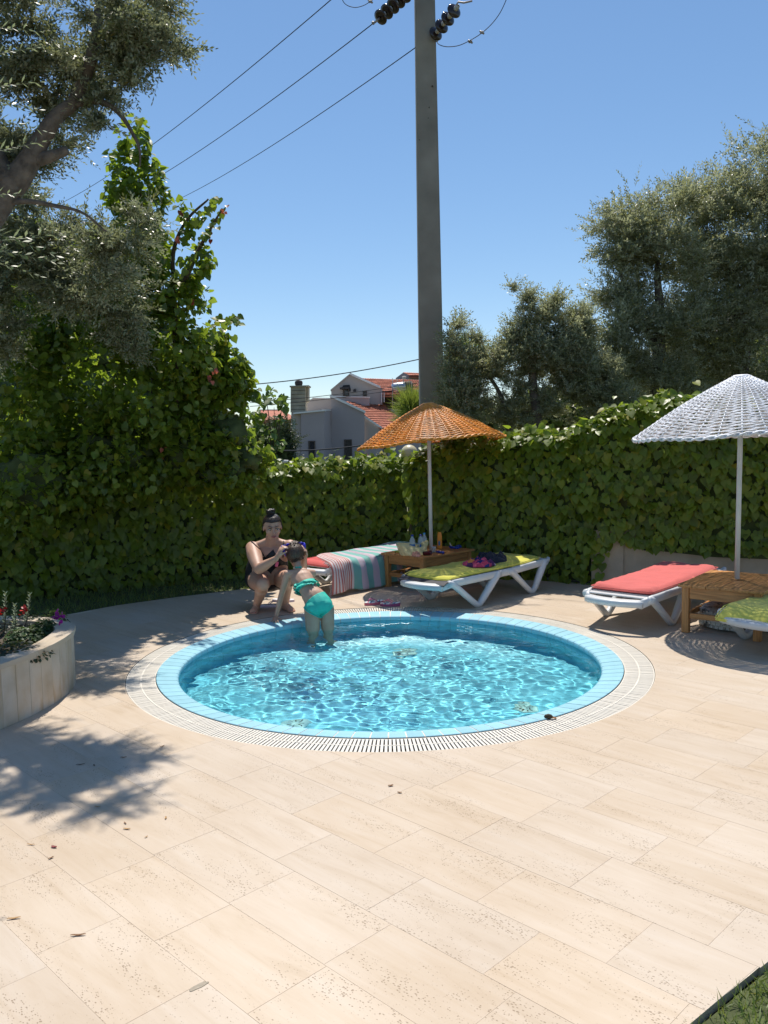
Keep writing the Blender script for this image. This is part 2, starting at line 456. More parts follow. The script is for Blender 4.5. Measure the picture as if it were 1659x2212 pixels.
for i, (nv, dd, cx, cy, poly, isfull) in enumerate(tiles):
    dz = rr.uniform(-.0002, .0002)
    if i < 300 and nv == 0:
        me = full_me if isfull else mesh_data("tile", *tile_mesh(poly, cx, cy))
        o = obj("tile", me, M_TRAV, deck); o.location = (cx, cy, dz)
    else:
        v, f = tile_mesh(poly, cx, cy); rest.add([(a + cx, b_ + cy, c + dz) for a, b_, c in v], f)
rest.build("far_tile", M_TRAV, deck, kind="stuff")
# mortar bed under the tiles
bedV = []; bedF = []
nb = 160
for k in range(nb):
    a = 2 * math.pi * k / nb; bedV.append((CX + (R_OUT + .003) * math.cos(a), CY + (R_OUT + .003) * math.sin(a), -.0010))
def ray_poly(a):
    best = None
    for i in range(len(DECK)):
        p = Vector(DECK[i]) - Vector((CX, CY)); q = Vector(DECK[(i + 1) % len(DECK)]) - Vector((CX, CY)); d = Vector((math.cos(a), math.sin(a))); e = q - p
        den = d.x * e.y - d.y * e.x
        if abs(den) < 1e-9: continue
        t = (p.x * e.y - p.y * e.x) / den; u = (p.x * d.y - p.y * d.x) / den
        if t > 0 and -1e-6 <= u <= 1 + 1e-6 and (best is None or t > best): best = t
    return best
for k in range(nb):
    a = 2 * math.pi * k / nb; t = ray_poly(a) - .004; bedV.append((CX + t * math.cos(a), CY + t * math.sin(a), -.0010))
for k in range(nb):
    k2 = (k + 1) % nb; bedF.append((k, nb + k, nb + k2, k2))
obj("mortar_bed", mesh_data("mortar_bed", bedV, bedF), M_BED, deck)

# --- pool shell
def blue_tile(name, base, scale):
    m, t, n, l, b = new_mat(name)
    g = n.new("ShaderNodeNewGeometry")
    ns = n.new("ShaderNodeTexNoise"); ns.inputs["Scale"].default_value = 3; l.new(g.outputs["Position"], ns.inputs[0])
    B = Vector(base); r = ramp(n, [(.3, B * .9), (.7, B * 1.08)]); l.new(ns.outputs["Fac"], r.inputs[0]); l.new(r.outputs[0], b.inputs["Base Color"]); b.inputs["Roughness"].default_value = .3
    return m
def mosaic():
    m, t, n, l, b = new_mat("pool_mosaic")
    g = n.new("ShaderNodeNewGeometry")
    ns = n.new("ShaderNodeTexNoise"); ns.inputs["Scale"].default_value = 2.2; ns.inputs["Detail"].default_value = 3; l.new(g.outputs["Position"], ns.inputs[0])
    r = ramp(n, [(.3, (.24, .72, .86)), (.7, (.33, .82, .93))]); l.new(ns.outputs["Fac"], r.inputs[0])
    br = n.new("ShaderNodeTexBrick"); br.inputs["Scale"].default_value = 1; br.offset = 0
    br.inputs["Brick Width"].default_value = .2; br.inputs["Row Height"].default_value = .1; br.inputs["Mortar Size"].default_value = .004
    br.inputs["Color1"].default_value = (1, 1, 1, 1); br.inputs["Color2"].default_value = (.93, .93, .93, 1); br.inputs["Mortar"].default_value = (.62, .7, .72, 1)
    l.new(g.outputs["Position"], br.inputs["Vector"])
    mu = n.new("ShaderNodeMix"); mu.data_type = 'RGBA'; mu.blend_type = 'MULTIPLY'; mu.inputs["Factor"].default_value = .7
    l.new(r.outputs[0], mu.inputs["A"]); l.new(br.outputs["Color"], mu.inputs["B"])
    l.new(mu.outputs["Result"], b.inputs["Base Color"]); b.inputs["Roughness"].default_value = .35
    return m
M_MOS = mosaic()
M_COP = simple("coping_tile_blue", (.34, .61, .70), .32, .09, 7, .05, 200, rnd=.07)
n = 160; V = []; F = []
prof = [(R_COP + .0, -.03), (R_IN + .012, -.03), (R_IN + .012, -.30), (R_IN + .012, FLOOR_Z + .04), (R_IN - .03, FLOOR_Z), (1.0, FLOOR_Z - .015), (.4, FLOOR_Z - .03), (.001, FLOOR_Z - .035)]
mb = MB(); mb.lathe(prof, n, Matrix.Translation((CX, CY, 0)))
pool = mb.build("pool_basin", M_MOS, kind="structure")
pool.cycles.is_caustics_receiver = True
# coping tiles, each sloping a little to the water, with a rounded nose
NC = 104
def coping_profile():
    return [(R_COP - .003, -.03), (R_COP - .003, .002), (R_COP - .006, .004), (R_IN + .03, -.010), (R_IN + .012, -.013), (R_IN + .003, -.020), (R_IN, -.032), (R_IN + .002, -.05), (R_IN + .014, -.06)]
cpv = []; cpf = []; seg = 4
half = (math.pi / NC) - .0036 / R_IN
pf = coping_profile()
for i in range(seg + 1):
    a = -half + 2 * half * i / seg
    for r_, z in pf: cpv.append((r_ * math.cos(a), r_ * math.sin(a), z))
L = len(pf)
for i in range(seg):
    for j in range(L - 1): cpf.append((i * L + j, i * L + j + 1, (i + 1) * L + j + 1, (i + 1) * L + j))
cpf.append(tuple(range(L - 1, -1, -1))); cpf.append(tuple(seg * L + j for j in range(L)))
cop_me = mesh_data("coping_tile", cpv, [f[::-1] for f in cpf]); cop_me.materials.append(M_COP)
coping = empty("pool_coping", (CX, CY, 0)); coping["kind"] = "structure"
for k in range(NC):
    o = obj("coping_tile", cop_me, None, coping); o.rotation_euler = (rr.uniform(-.0004, .0004), rr.uniform(-.0004, .0004), 2 * math.pi * (k + .3) / NC); o.location = (0, 0, rr.uniform(-.0002, .0004))
M_GROUT = simple("coping_grout", (.70, .62, .54), .9, .2, 12)
mb = MB(); mb.lathe([(R_COP - .0045, .0), (R_COP - .007, .0013), (R_IN + .03, -.0125), (R_IN + .014, -.0158), (R_IN + .0058, -.0235), (R_IN + .0035, -.034), (R_IN + .004, -.05)], 160)
g_ = mb.build("grout_bed", M_GROUT, coping)

# --- overflow grate: white plastic bars over a dark channel
M_PLAST = simple("grate_plastic", (.72, .67, .58), .45, .12, 5, .1, 80)
M_CHAN = simple("channel_dark", (.11, .10, .08), .9, .3, 10)
grate = empty("overflow_grate", (CX, CY, 0), 0, "white plastic overflow grate ringing the round pool outside the blue tiles", "grate")
mb = MB(); mb.lathe([(R_OUT + .004, -.002), (R_OUT + .003, -.07), (R_COP + .0, -.07), (R_COP + .0, -.002)], 160)
mb.build("channel", M_CHAN, grate)
mb = MB()
for rad, wd, zt in ((R_OUT - .004, .006, -.004), ((R_OUT + R_COP) / 2, .009, -.0025), (R_COP + .005, .006, -.004)):
    mb.lathe([(rad - wd / 2, zt - .02), (rad - wd / 2, zt), (rad + wd / 2, zt), (rad + wd / 2, zt - .02), (rad - wd / 2, zt - .02)], 200, smooth=False)
mb.build("rim_ring", M_PLAST, grate)
NS = 506
r0_, r1_ = R_COP + .006, R_OUT - .006
sv = [];
w0, w1 = .0070, .0076
bars = [(r0_, -w0, -.02), (r1_, -w1, -.02), (r1_, w1, -.02), (r0_, w0, -.02), (r0_, -w0, -.004), (r1_, -w1, -.004), (r1_, w1, -.004), (r0_, w0, -.004)]
sf = [(4, 5, 6, 7), (0, 4, 7, 3), (1, 2, 6, 5), (0, 1, 5, 4), (3, 7, 6, 2), (0, 3, 2, 1)]
slat_me = mesh_data("grate_slat", bars, sf); slat_me.materials.append(M_PLAST)
far = MB(); order = sorted(range(NS), key=lambda k: math.sin(2 * math.pi * k / NS))
near_set = set(order[:300])
for k in range(NS):
    a = 2 * math.pi * k / NS
    if k in near_set:
        o = obj("grate_slat", slat_me, None, grate); o.rotation_euler = (0, 0, a); o.location = (0, 0, rr.uniform(-.0008, .0008))
    else:
        ca, sa = math.cos(a), math.sin(a); far.add([(x * ca - y * sa, x * sa + y * ca, z) for x, y, z in bars], sf)
far.build("far_slat", M_PLAST, grate, kind="stuff")

# --- water: real waves, real refraction; the sun's caustics are traced through it
def water_mat():
    m, t, n, l, b = new_mat("pool_water")
    gl = n.new("ShaderNodeBsdfGlass"); gl.inputs["IOR"].default_value = 1.333; gl.inputs["Roughness"].default_value = 0.0; gl.inputs["Color"].default_value = (.84, .98, 1.0, 1)
    l.new(gl.outputs[0], n["Material Output"].inputs[0]); return m
M_WATER = water_mat()
nr, na = 150, 520
rad = (R_IN + .012) * (np.arange(nr + 1) / nr) ** .8
ang = np.arange(na) * 2 * np.pi / na
RR, AA = np.meshgrid(rad[1:], ang, indexing='ij')
X = np.concatenate([[CX], (CX + RR * np.cos(AA)).ravel()]); Y = np.concatenate([[CY], (CY + RR * np.sin(AA)).ravel()])
Z = np.zeros_like(X); wr = np.random.default_rng(11)
for i in range(96):
    lam = wr.uniform(.058, .14) if i % 4 else wr.uniform(.2, .6); k = 2 * np.pi / lam; th = wr.normal(.4, 1.2); ph = wr.uniform(0, 6.28)
    amp = (.00056 if lam < .18 else .00080) * (lam / .3) ** 1.05
    wx = X + .05 * np.sin(Y * 3.1 + i); wy = Y + .05 * np.sin(X * 2.7 + i * 2)
    Z += amp * np.sin(k * (wx * np.cos(th) + wy * np.sin(th)) + ph)
calm = 1 - .55 * np.exp(-(((X - .1) / .9) ** 2 + ((Y - 7.6) / .5) ** 2))
patch = .95 + .45 * np.sin(X * 2.3 + 1.1 * np.sin(Y * 1.9)) * np.sin(Y * 2.6 + X * 1.3 + .7) + .2 * np.sin(X * 5.1 + Y * 3.7)
Z = Z * calm * patch
for lx, ly in ((-.66, 7.62), (-.53, 7.66)):                # rings round the child's legs
    rd_ = np.hypot(X - lx, Y - ly); Z += .0011 * np.sin(2 * np.pi * rd_ / .065) * np.exp(-rd_ / .22)
V = np.stack([X, Y, WATER_Z + Z], 1)
F = []
idx = 1 + np.arange(nr)[:, None] * na + np.arange(na)[None, :]
a_ = idx[:-1]; b_ = idx[1:]
quad = np.stack([a_.ravel(), b_.ravel(), np.roll(b_, -1, 1).ravel(), np.roll(a_, -1, 1).ravel()], 1)
me = tri_mesh("water", V, quad, M_WATER, True)
water = obj("water", me); water["kind"] = "structure"; water.cycles.is_caustics_caster = True
# the disc at the very middle
c0 = mesh_data("tmp", [], [])
bm = bmesh.new(); bm.from_mesh(me); bm.verts.ensure_lookup_table()
for k in range(na):
    f_ = bm.faces.new((bm.verts[0], bm.verts[1 + k], bm.verts[1 + (k + 1) % na])); f_.smooth = True
bm.normal_update(); bm.to_mesh(me); bm.free()
# round inlets and a drain on the floor
M_INLET = simple("inlet_white", (.50, .72, .66), .4, .05, 5)
for (fx, fy, s_, lb) in ((-.62, 5.55, 1.0, "round pale drain cover on the pool floor, left side near the front rim"), (.16, 7.25, 1.2, "round pale drain cover on the pool floor, towards the far rim"), (.95, 5.75, .9, "round pale drain cover on the pool floor, right side near the front rim")):
    t_ = empty("drain_cover", (fx, fy, FLOOR_Z - .02), 0, lb, "drain cover", "drain covers on the pool floor")
    mb = MB(); mb.lathe([(.10 * s_, 0), (.10 * s_, .012), (.085 * s_, .022), (.07 * s_, .024), (.001, .026)], 28); mb.build("cover_plate", M_INLET, t_).cycles.is_caustics_receiver = True
    mb = MB()
    for k in range(8):
        a = k * math.pi / 4; mb.box((.045 * s_ * math.cos(a), .045 * s_ * math.sin(a), .0265), (.035 * s_, .006, .004), Matrix.Rotation(a, 3, 'Z'))
    mb.build("slot", M_CHAN, t_).cycles.is_caustics_receiver = True
# ================================================================= tables, loungers, cushions, umbrellas, tyres
def wood(name, base, rough=.45):
    m, t, n, l, b = new_mat(name)
    tc = n.new("ShaderNodeTexCoord"); oi = n.new("ShaderNodeObjectInfo")
    off = n.new("ShaderNodeVectorMath"); off.operation = 'SCALE'; off.inputs[0].default_value = (3, 7, 5); l.new(oi.outputs["Random"], off.inputs["Scale"])
    av = n.new("ShaderNodeVectorMath"); av.operation = 'ADD'; l.new(tc.outputs["Object"], av.inputs[0]); l.new(off.outputs[0], av.inputs[1])
    mp = n.new("ShaderNodeMapping"); mp.inputs["Scale"].default_value = (1.6, 22, 22); l.new(av.outputs[0], mp.inputs[0])
    ns = n.new("ShaderNodeTexNoise"); ns.inputs["Scale"].default_value = 2.2; ns.inputs["Detail"].default_value = 6; ns.inputs["Distortion"].default_value = .8; l.new(mp.outputs[0], ns.inputs[0])
    B = Vector(base); r = ramp(n, [(.3, (B.x * .62, B.y * .52, B.z * .42)), (.5, B), (.72, (B.x * 1.25, B.y * 1.2, B.z * 1.1))]); l.new(ns.outputs["Fac"], r.inputs[0])
    l.new(r.outputs[0], b.inputs["Base Color"]); b.inputs["Roughness"].default_value = rough
    bp = n.new("ShaderNodeBump"); bp.inputs["Strength"].default_value = .25; bp.inputs["Distance"].default_value = .003; l.new(ns.outputs["Fac"], bp.inputs["Height"]); l.new(bp.outputs[0], b.inputs["Normal"])
    return m
M_WOOD = wood("oiled_wood", (.50, .235, .075))
M_LPLAST = simple("lounger_plastic", (.60, .62, .63), .38, .08, 4, .08, 40)
M_UNDER = simple("navy_mat", (.035, .035, .045), .7, .1, 8)  # dark navy of the mat under the yellow cushion

def fabric(name, base, rough=.85):
    m = simple(name, base, rough, .10, 5, .35, 240, sheen=.15)
    return m
M_YEL = fabric("cushion_yellow", (.62, .58, .07)); M_YELB = fabric("cushion_lemon", (.74, .68, .12))
M_RED = fabric("cushion_red", (.62, .085, .075)); M_CORAL = fabric("cushion_coral", (.60, .115, .10))

# ---- table: plank top, aprons, four legs, low rails
def make_table(label, loc, ang, L=.87, W=.65, H=.385):
    t = empty("side_table", loc, ang, label, "table", "low wooden tables round the umbrella poles")
    npl = 6; pw = W / npl
    for i in range(npl):
        y = -W / 2 + pw * (i + .5); mb = MB()
        if i in (2, 3):                       # gap for the pole
            sgn = 1 if i == 3 else -1
            mb.box((-L / 4 - .0075, 0, 0), (L / 2 - .035, pw - .002, .022), None, .003); mb.box((L / 4 + .0075, 0, 0), (L / 2 - .035, pw - .002, .022), None, .003)
            mb.box((0, sgn * .022, 0), (.052, pw - .055, .0215), None, .002)
        else: mb.box((0, 0, 0), (L, pw - .002, .022), None, .003)
        o = mb.build("plank", M_WOOD, t); o.location = (0, y, H - .011)
    for sx in (-1, 1):
        for sy in (-1, 1):
            mb = MB(); mb.box((0, 0, 0), (H - .023, .058, .058), None, .004)
            o = mb.build("leg", M_WOOD, t); o.location = (sx * (L / 2 - .055), sy * (W / 2 - .055), (H - .023) / 2); o.rotation_euler = (0, R(90), 0)
    for sy in (-1, 1):
        mb = MB(); mb.box((0, 0, 0), (L - .172, .022, .095), None, .003); o = mb.build("apron_board", M_WOOD, t); o.location = (0, sy * (W / 2 - .048), H - .072)
        mb = MB(); mb.box((0, 0, 0), (L - .172, .02, .045), None, .003); o = mb.build("stretcher", M_WOOD, t); o.location = (0, sy * (W / 2 - .055), .145)
    for sx in (-1, 1):
        mb = MB(); mb.box((0, 0, 0), (W - .172, .022, .095), None, .003); o = mb.build("apron_board", M_WOOD, t); o.location = (sx * (L / 2 - .048), 0, H - .072); o.rotation_euler = (0, 0, R(90))
        mb = MB(); mb.box((0, 0, 0), (W - .172, .02, .045), None, .003); o = mb.build("stretcher", M_WOOD, t); o.location = (sx * (L / 2 - .055), 0, .145); o.rotation_euler = (0, 0, R(90))
    return t
TC = Vector((.49, 9.56, 0)); TC_A = R(45)
table_c = make_table("wooden side table between the loungers, carrying water bottles and a yellow bag", TC, TC_A)
TRc = Vector((2.985, 7.17, 0)); TR_A = R(52)
table_r = make_table("wooden side table under the white wicker umbrella, beside the red cushion", TRc, TR_A, H=.41, L=.90, W=.68)

# ---- umbrella: woven cone on a thin white pole
def wicker_mat(name, base, rough=.5):
    m, t, n, l, b = new_mat(name)
    g = n.new("ShaderNodeNewGeometry"); ns = n.new("ShaderNodeTexNoise"); ns.inputs["Scale"].default_value = 26; ns.inputs["Detail"].default_value = 3; l.new(g.outputs["Position"], ns.inputs[0])
    n2 = n.new("ShaderNodeTexNoise"); n2.inputs["Scale"].default_value = 4; l.new(g.outputs["Position"], n2.inputs[0])
    ad = N(n, "ShaderNodeMath", operation='MULTIPLY_ADD'); ad.inputs[1].default_value = .5; l.new(n2.outputs["Fac"], ad.inputs[0])
    hf = N(n, "ShaderNodeMath", operation='MULTIPLY'); hf.inputs[1].default_value = .5; l.new(ns.outputs["Fac"], hf.inputs[0]); l.new(hf.outputs[0], ad.inputs[2])
    B = Vector(base); r = ramp(n, [(.33, B * .62), (.5, B), (.66, B * 1.3)]); l.new(ad.outputs[0], r.inputs[0]); l.new(r.outputs[0], b.inputs["Base Color"]); b.inputs["Roughness"].default_value = rough
    return m
M_WICKO = wicker_mat("orange_wicker", (.80, .31, .035), .42)
M_WICKW = wicker_mat("white_wicker", (.72, .73, .76), .5)
M_POLE = simple("pole_paint", (.66, .66, .62), .5, .10, 9, .1, 30)
def canopy_z(r, Rr, Hh, th, ph):
    """height below the apex at radius r, with a drooping, slightly wavy rim"""
    u = r / Rr
    z = -Hh * (0.02 + .98 * (max(u - .07, 0) / .93) ** .95) - .0 * u
    z += .02 * u * u * math.sin(2 * th + ph) + .008 * u ** 3 * math.sin(7 * th + ph * 2) - .02 * math.exp(-((u - .55) / .25) ** 2) * .0
    z += .035 * Hh / .45 * math.sin(math.pi * min(u, 1)) * 1.0
    return z
def make_umbrella(base, top, Rr, Hh, mat, label, seed, tilt=(0, 0), zbase=.05):
    """base: foot of the pole; top: apex point"""
    t = empty("beach_umbrella", base, 0, label, "umbrella", "wicker umbrellas by the pool")
    ax = Vector(top) - Vector(base); ln = ax.length
    mb = MB(); mb.tube([Vector((0, 0, zbase)), ax * ((ln - .06) / ln)], .021, 16); mb.build("pole", M_POLE, t)
    M = Matrix.Translation(ax) @ Matrix.Rotation(tilt[1], 4, 'Y') @ Matrix.Rotation(tilt[0], 4, 'X')
    NR = 32; ph = seed * 1.3; rs = random.Random(seed)
    # radial stakes
    for k in range(NR):
        th = 2 * math.pi * k / NR; pts = []
        for i in range(15):
            u = .05 + .95 * i / 14; r = u * Rr
            pts.append(M @ Vector((r * math.cos(th), r * math.sin(th), canopy_z(r, Rr, Hh, th, ph))))
        mb = MB(); mb.tube(pts, .0062, 5); mb.build("rib", mat, t)
    # weft strands, over and under the stakes, in flat bands of several canes
    nl = int(Rr * 1.08 / .0100); V = []; F = []
    for j in range(nl):
        u0 = .055 + .935 * j / (nl - 1); r = u0 * Rr
        # double the stakes towards the rim
        segs = NR * 4 if u0 > .35 else NR * 2
        flip = (j // 2) % 2
        brk = rs.uniform(0, 6.28)
        ring = []
        for k in range(segs):
            th = 2 * math.pi * k / segs + brk * .0
            w_ = math.cos(th * NR / 2 + math.pi * flip)         # +1 over, -1 under
            rj = r + .0035 * mnoise.noise(Vector((math.cos(th) * 4, math.sin(th) * 4, j * .7 + seed)))
            z = canopy_z(rj, Rr, Hh, th, ph) + .0078 * w_ + .004 * mnoise.noise(Vector((th * 3, j * .9, seed)))
            ring.append(Vector((rj * math.cos(th), rj * math.sin(th), z)))
        b0 = len(V); nn = len(ring); sl = Vector((0, 0, 0))
        cw = rs.uniform(.0044, .0058)
        for k in range(nn):
            p = ring[k]; rad_ = Vector((p.x, p.y, 0)).normalized(); dn = (rad_ - Vector((0, 0, Hh / Rr))).normalized(); nrm = (rad_ * Hh / Rr + Vector((0, 0, 1))).normalized()
            for (a_, b_) in ((-1, 0), (0, .7), (1, 0), (0, -.7)):
                V.append(M @ (p + dn * cw * a_ + nrm * .0042 * b_))
        for k in range(nn):
            k2 = (k + 1) % nn
            for q in range(4):
                q2 = (q + 1) % 4; F.append((b0 + k * 4 + q, b0 + k2 * 4 + q, b0 + k2 * 4 + q2, b0 + k * 4 + q2))
    me = mesh_data("woven_canopy", V, F, True); me.materials.append(mat); obj("woven_canopy", me, None, t)["kind"] = "stuff"
    # plaited rim
    for s_ in (0, 1):
        pts = []
        for k in range(NR * 6):
            th = 2 * math.pi * k / (NR * 6); a_ = th * NR + math.pi * s_
            r = Rr + .006 * math.cos(a_); pts.append(M @ Vector((r * math.cos(th), r * math.sin(th), canopy_z(Rr, Rr, Hh, th, ph) - .006 + .010 * math.sin(a_))))
        mb = MB(); mb.tube(pts, .0085, 5, closed=True); mb.build("rim_plait", mat, t)
    mb = MB(); mb.lathe([(.001, .012), (.05, .010), (.075, -.002), (.08, -.02), (.03, -.03)], 20, M); mb.build("cap", mat, t)
    return t
apex_o = D(925, 872, 9.58); foot_o = Vector((.53, 9.60, 0))
make_umbrella(foot_o, apex_o, .825, .42, M_WICKO, "orange woven wicker umbrella in front of the concrete power pole", 3, tilt=(R(-1.5), R(3.6) * -1))
apex_w = D(1602, 812, 7.28); foot_w = Vector((3.02, 7.23, 0))
make_umbrella(foot_w, apex_w, .885, .50, M_WICKW, "white woven wicker umbrella over the right-hand wooden table", 8, tilt=(R(-1), R(-.5)))

# ---- tyre feet, painted white and flaking
def tyre_mat():
    m, t, n, l, b = new_mat("flaking_white_paint")
    tc = n.new("ShaderNodeTexCoord"); ns = n.new("ShaderNodeTexNoise"); ns.inputs["Scale"].default_value = 14; ns.inputs["Detail"].default_value = 6; ns.inputs["Roughness"].default_value = .7; l.new(tc.outputs["Object"], ns.inputs[0])
    r = ramp(n, [(.52, (.62, .60, .52)), (.60, (.10, .10, .09))]); l.new(ns.outputs["Fac"], r.inputs[0]); l.new(r.outputs[0], b.inputs["Base Color"]); b.inputs["Roughness"].default_value = .7
    return m
M_TYRE = tyre_mat(); M_CONC = simple("concrete_fill", (.36, .34, .30), .9, .2, 12, .4, 60)
def make_tyre(loc, label):
    t = empty("umbrella_base", loc, 0, label, "umbrella base", "painted tyres that hold the umbrella poles")
    mb = MB(); prof = []
    for i in range(17):
        a = math.pi * (-.98 + 1.96 * i / 16); prof.append((.215 + .085 * math.copysign(abs(math.cos(a)) ** .6, math.cos(a)), .088 + .086 * math.copysign(abs(math.sin(a)) ** .7, math.sin(a))))
    mb.lathe(prof, 40); mb.build("tyre", M_TYRE, t)
    mb = MB()
    for row in range(5):
        z = .03 + row * .029
        for k in range(40):
            a = 2 * math.pi * (k + (row % 2) * .5) / 40; mb.box(((.297) * math.cos(a), (.297) * math.sin(a), z), (.012, .038, .023), Matrix.Rotation(a, 3, 'Z'))
    mb.build("tread", M_TYRE, t, kind="stuff")
    mb = MB(); mb.lathe([(.17, .01), (.165, .15), (.02, .155)], 24); mb.build("concrete_core", M_CONC, t)
    return t
make_tyre((.53, 9.60, 0), "white painted tyre standing under the table between the loungers")
make_tyre((3.02, 7.23, 0), "flaking white painted tyre standing under the table below the white umbrella")

# ---- lounger: local x along the length (0 = foot end), y across, near side is -y
LW, LL = .64, 1.70
def rail_z(s):
    """top of the side rail along the length"""
    z = .315 - .045 * max(0, 1 - s / .16) ** 2
    z += .03 * max(0, (s - 1.1) / .7)
    return z
def make_lounger(label, loc, ang):
    t = empty("sun_lounger", loc, ang, label, "sun lounger", "white plastic sun loungers round the pool")
    for sy in (-1, 1):
        y = sy * (LW / 2 - .025); vs = []; fs = []; K = 30
        for i in range(K + 1):
            s = .02 + (LL - .02) * i / K; z = rail_z(s); th = .072
            yy = y - sy * .07 * max(0, 1 - s / .16) ** 2
            for (dy, dz) in ((-.020, -.008), (-.008, 0), (.008, 0), (.020, -.008), (.020, -th + .01), (.010, -th), (-.010, -th), (-.020, -th + .01)):
                vs.append((s, yy + dy, z + dz))
        for i in range(K):
            for q in range(8): fs.append((i * 8 + q, i * 8 + (q + 1) % 8, (i + 1) * 8 + (q + 1) % 8, (i + 1) * 8 + q))
        fs += [tuple(range(7, -1, -1)), tuple(K * 8 + q for q in range(8))]
        mb = MB(); mb.add(vs, fs, True); mb.build("side_rail", M_LPLAST, t)
        for (sa, sb) in ((.14, .82), (1.08, 1.66)):           # V-shaped legs
            mid = (sa + sb) / 2 + (.02 if sa < 1 else .05); top = .27
            pts = []
            A = Vector((sa, y, rail_z(sa) - .045)); B = Vector((mid - .055, y + sy * .012, .045)); C_ = Vector((mid, y + sy * .014, .022)); D_ = Vector((mid + .055, y + sy * .012, .045)); E_ = Vector((sb, y, rail_z(sb) - .045))
            P_ = [A + Vector((-.07, 0, .012)), A + Vector((.0, 0, .0)), A.lerp(B, .12), A.lerp(B, .5), A.lerp(B, .92), B.lerp(C_, .5) + Vector((0, 0, -.008)), C_, D_.lerp(C_, .5) + Vector((0, 0, -.008)), E_.lerp(D_, .92), E_.lerp(D_, .5), E_.lerp(D_, .12), E_, E_ + Vector((.05, 0, .012))]
            mb = MB(); mb.tube(P_, [.034, .037, .035, .033, .032, .032, .033, .034, .038, .043, .046, .046, .040], 10, flat=.85, up=(0, 1, 0)); mb.build("leg", M_LPLAST, t)
    # curved foot board and head board
    mb = MB(); K = 14; vs = []; fs = []
    for i in range(K + 1):
        u = -1 + 2 * i / K; y = u * (LW / 2 - .055); x = .015 - .085 * (1 - u * u)
        z = .272 + .005 * (1 - u * u)
        for (dx, dz) in ((-.018, -.012), (-.004, 0), (.05, .008), (.05, -.02), (0, -.055), (-.014, -.05)):
            vs.append((x + dx, y, z + dz))
    for i in range(K):
        for q in range(6): fs.append((i * 6 + q, i * 6 + (q + 1) % 6, (i + 1) * 6 + (q + 1) % 6, (i + 1) * 6 + q))
    fs += [tuple(range(5, -1, -1)), tuple(K * 6 + q for q in range(6))]
    mb.add(vs, fs, True); mb.build("foot_board", M_LPLAST, t)
    for i in range(17):
        s = .10 + i * .096; mb = MB(); mb.box((s, 0, rail_z(s) - .018), (.074, LW - .092, .012), None, .003); mb.build("slat", M_LPLAST, t)
    mb = MB(); mb.box((LL - .012, 0, rail_z(LL) - .03), (.03, LW - .1, .055), None, .008); mb.build("head_board", M_LPLAST, t)
    for sy in (-1, 1):
        mb = MB(); mb.tube([(LL - .03, sy * (LW / 2 - .02), rail_z(LL) - .03), (LL + .03, sy * (LW / 2 - .02), rail_z(LL) - .025), (LL + .05, sy * (LW / 2 - .02), rail_z(LL) + .0)], [.028, .026, .018], 8); mb.build("handle", M_LPLAST, t)
    for sy in (-1, 1):                                       # wheel stubs at the head end
        mb = MB(); mb.tube([(1.10, sy * (LW / 2 - .055), .24), (1.10, sy * (LW / 2 - .028), .24)], .022, 12); mb.build("hinge", M_LPLAST, t)
    return t
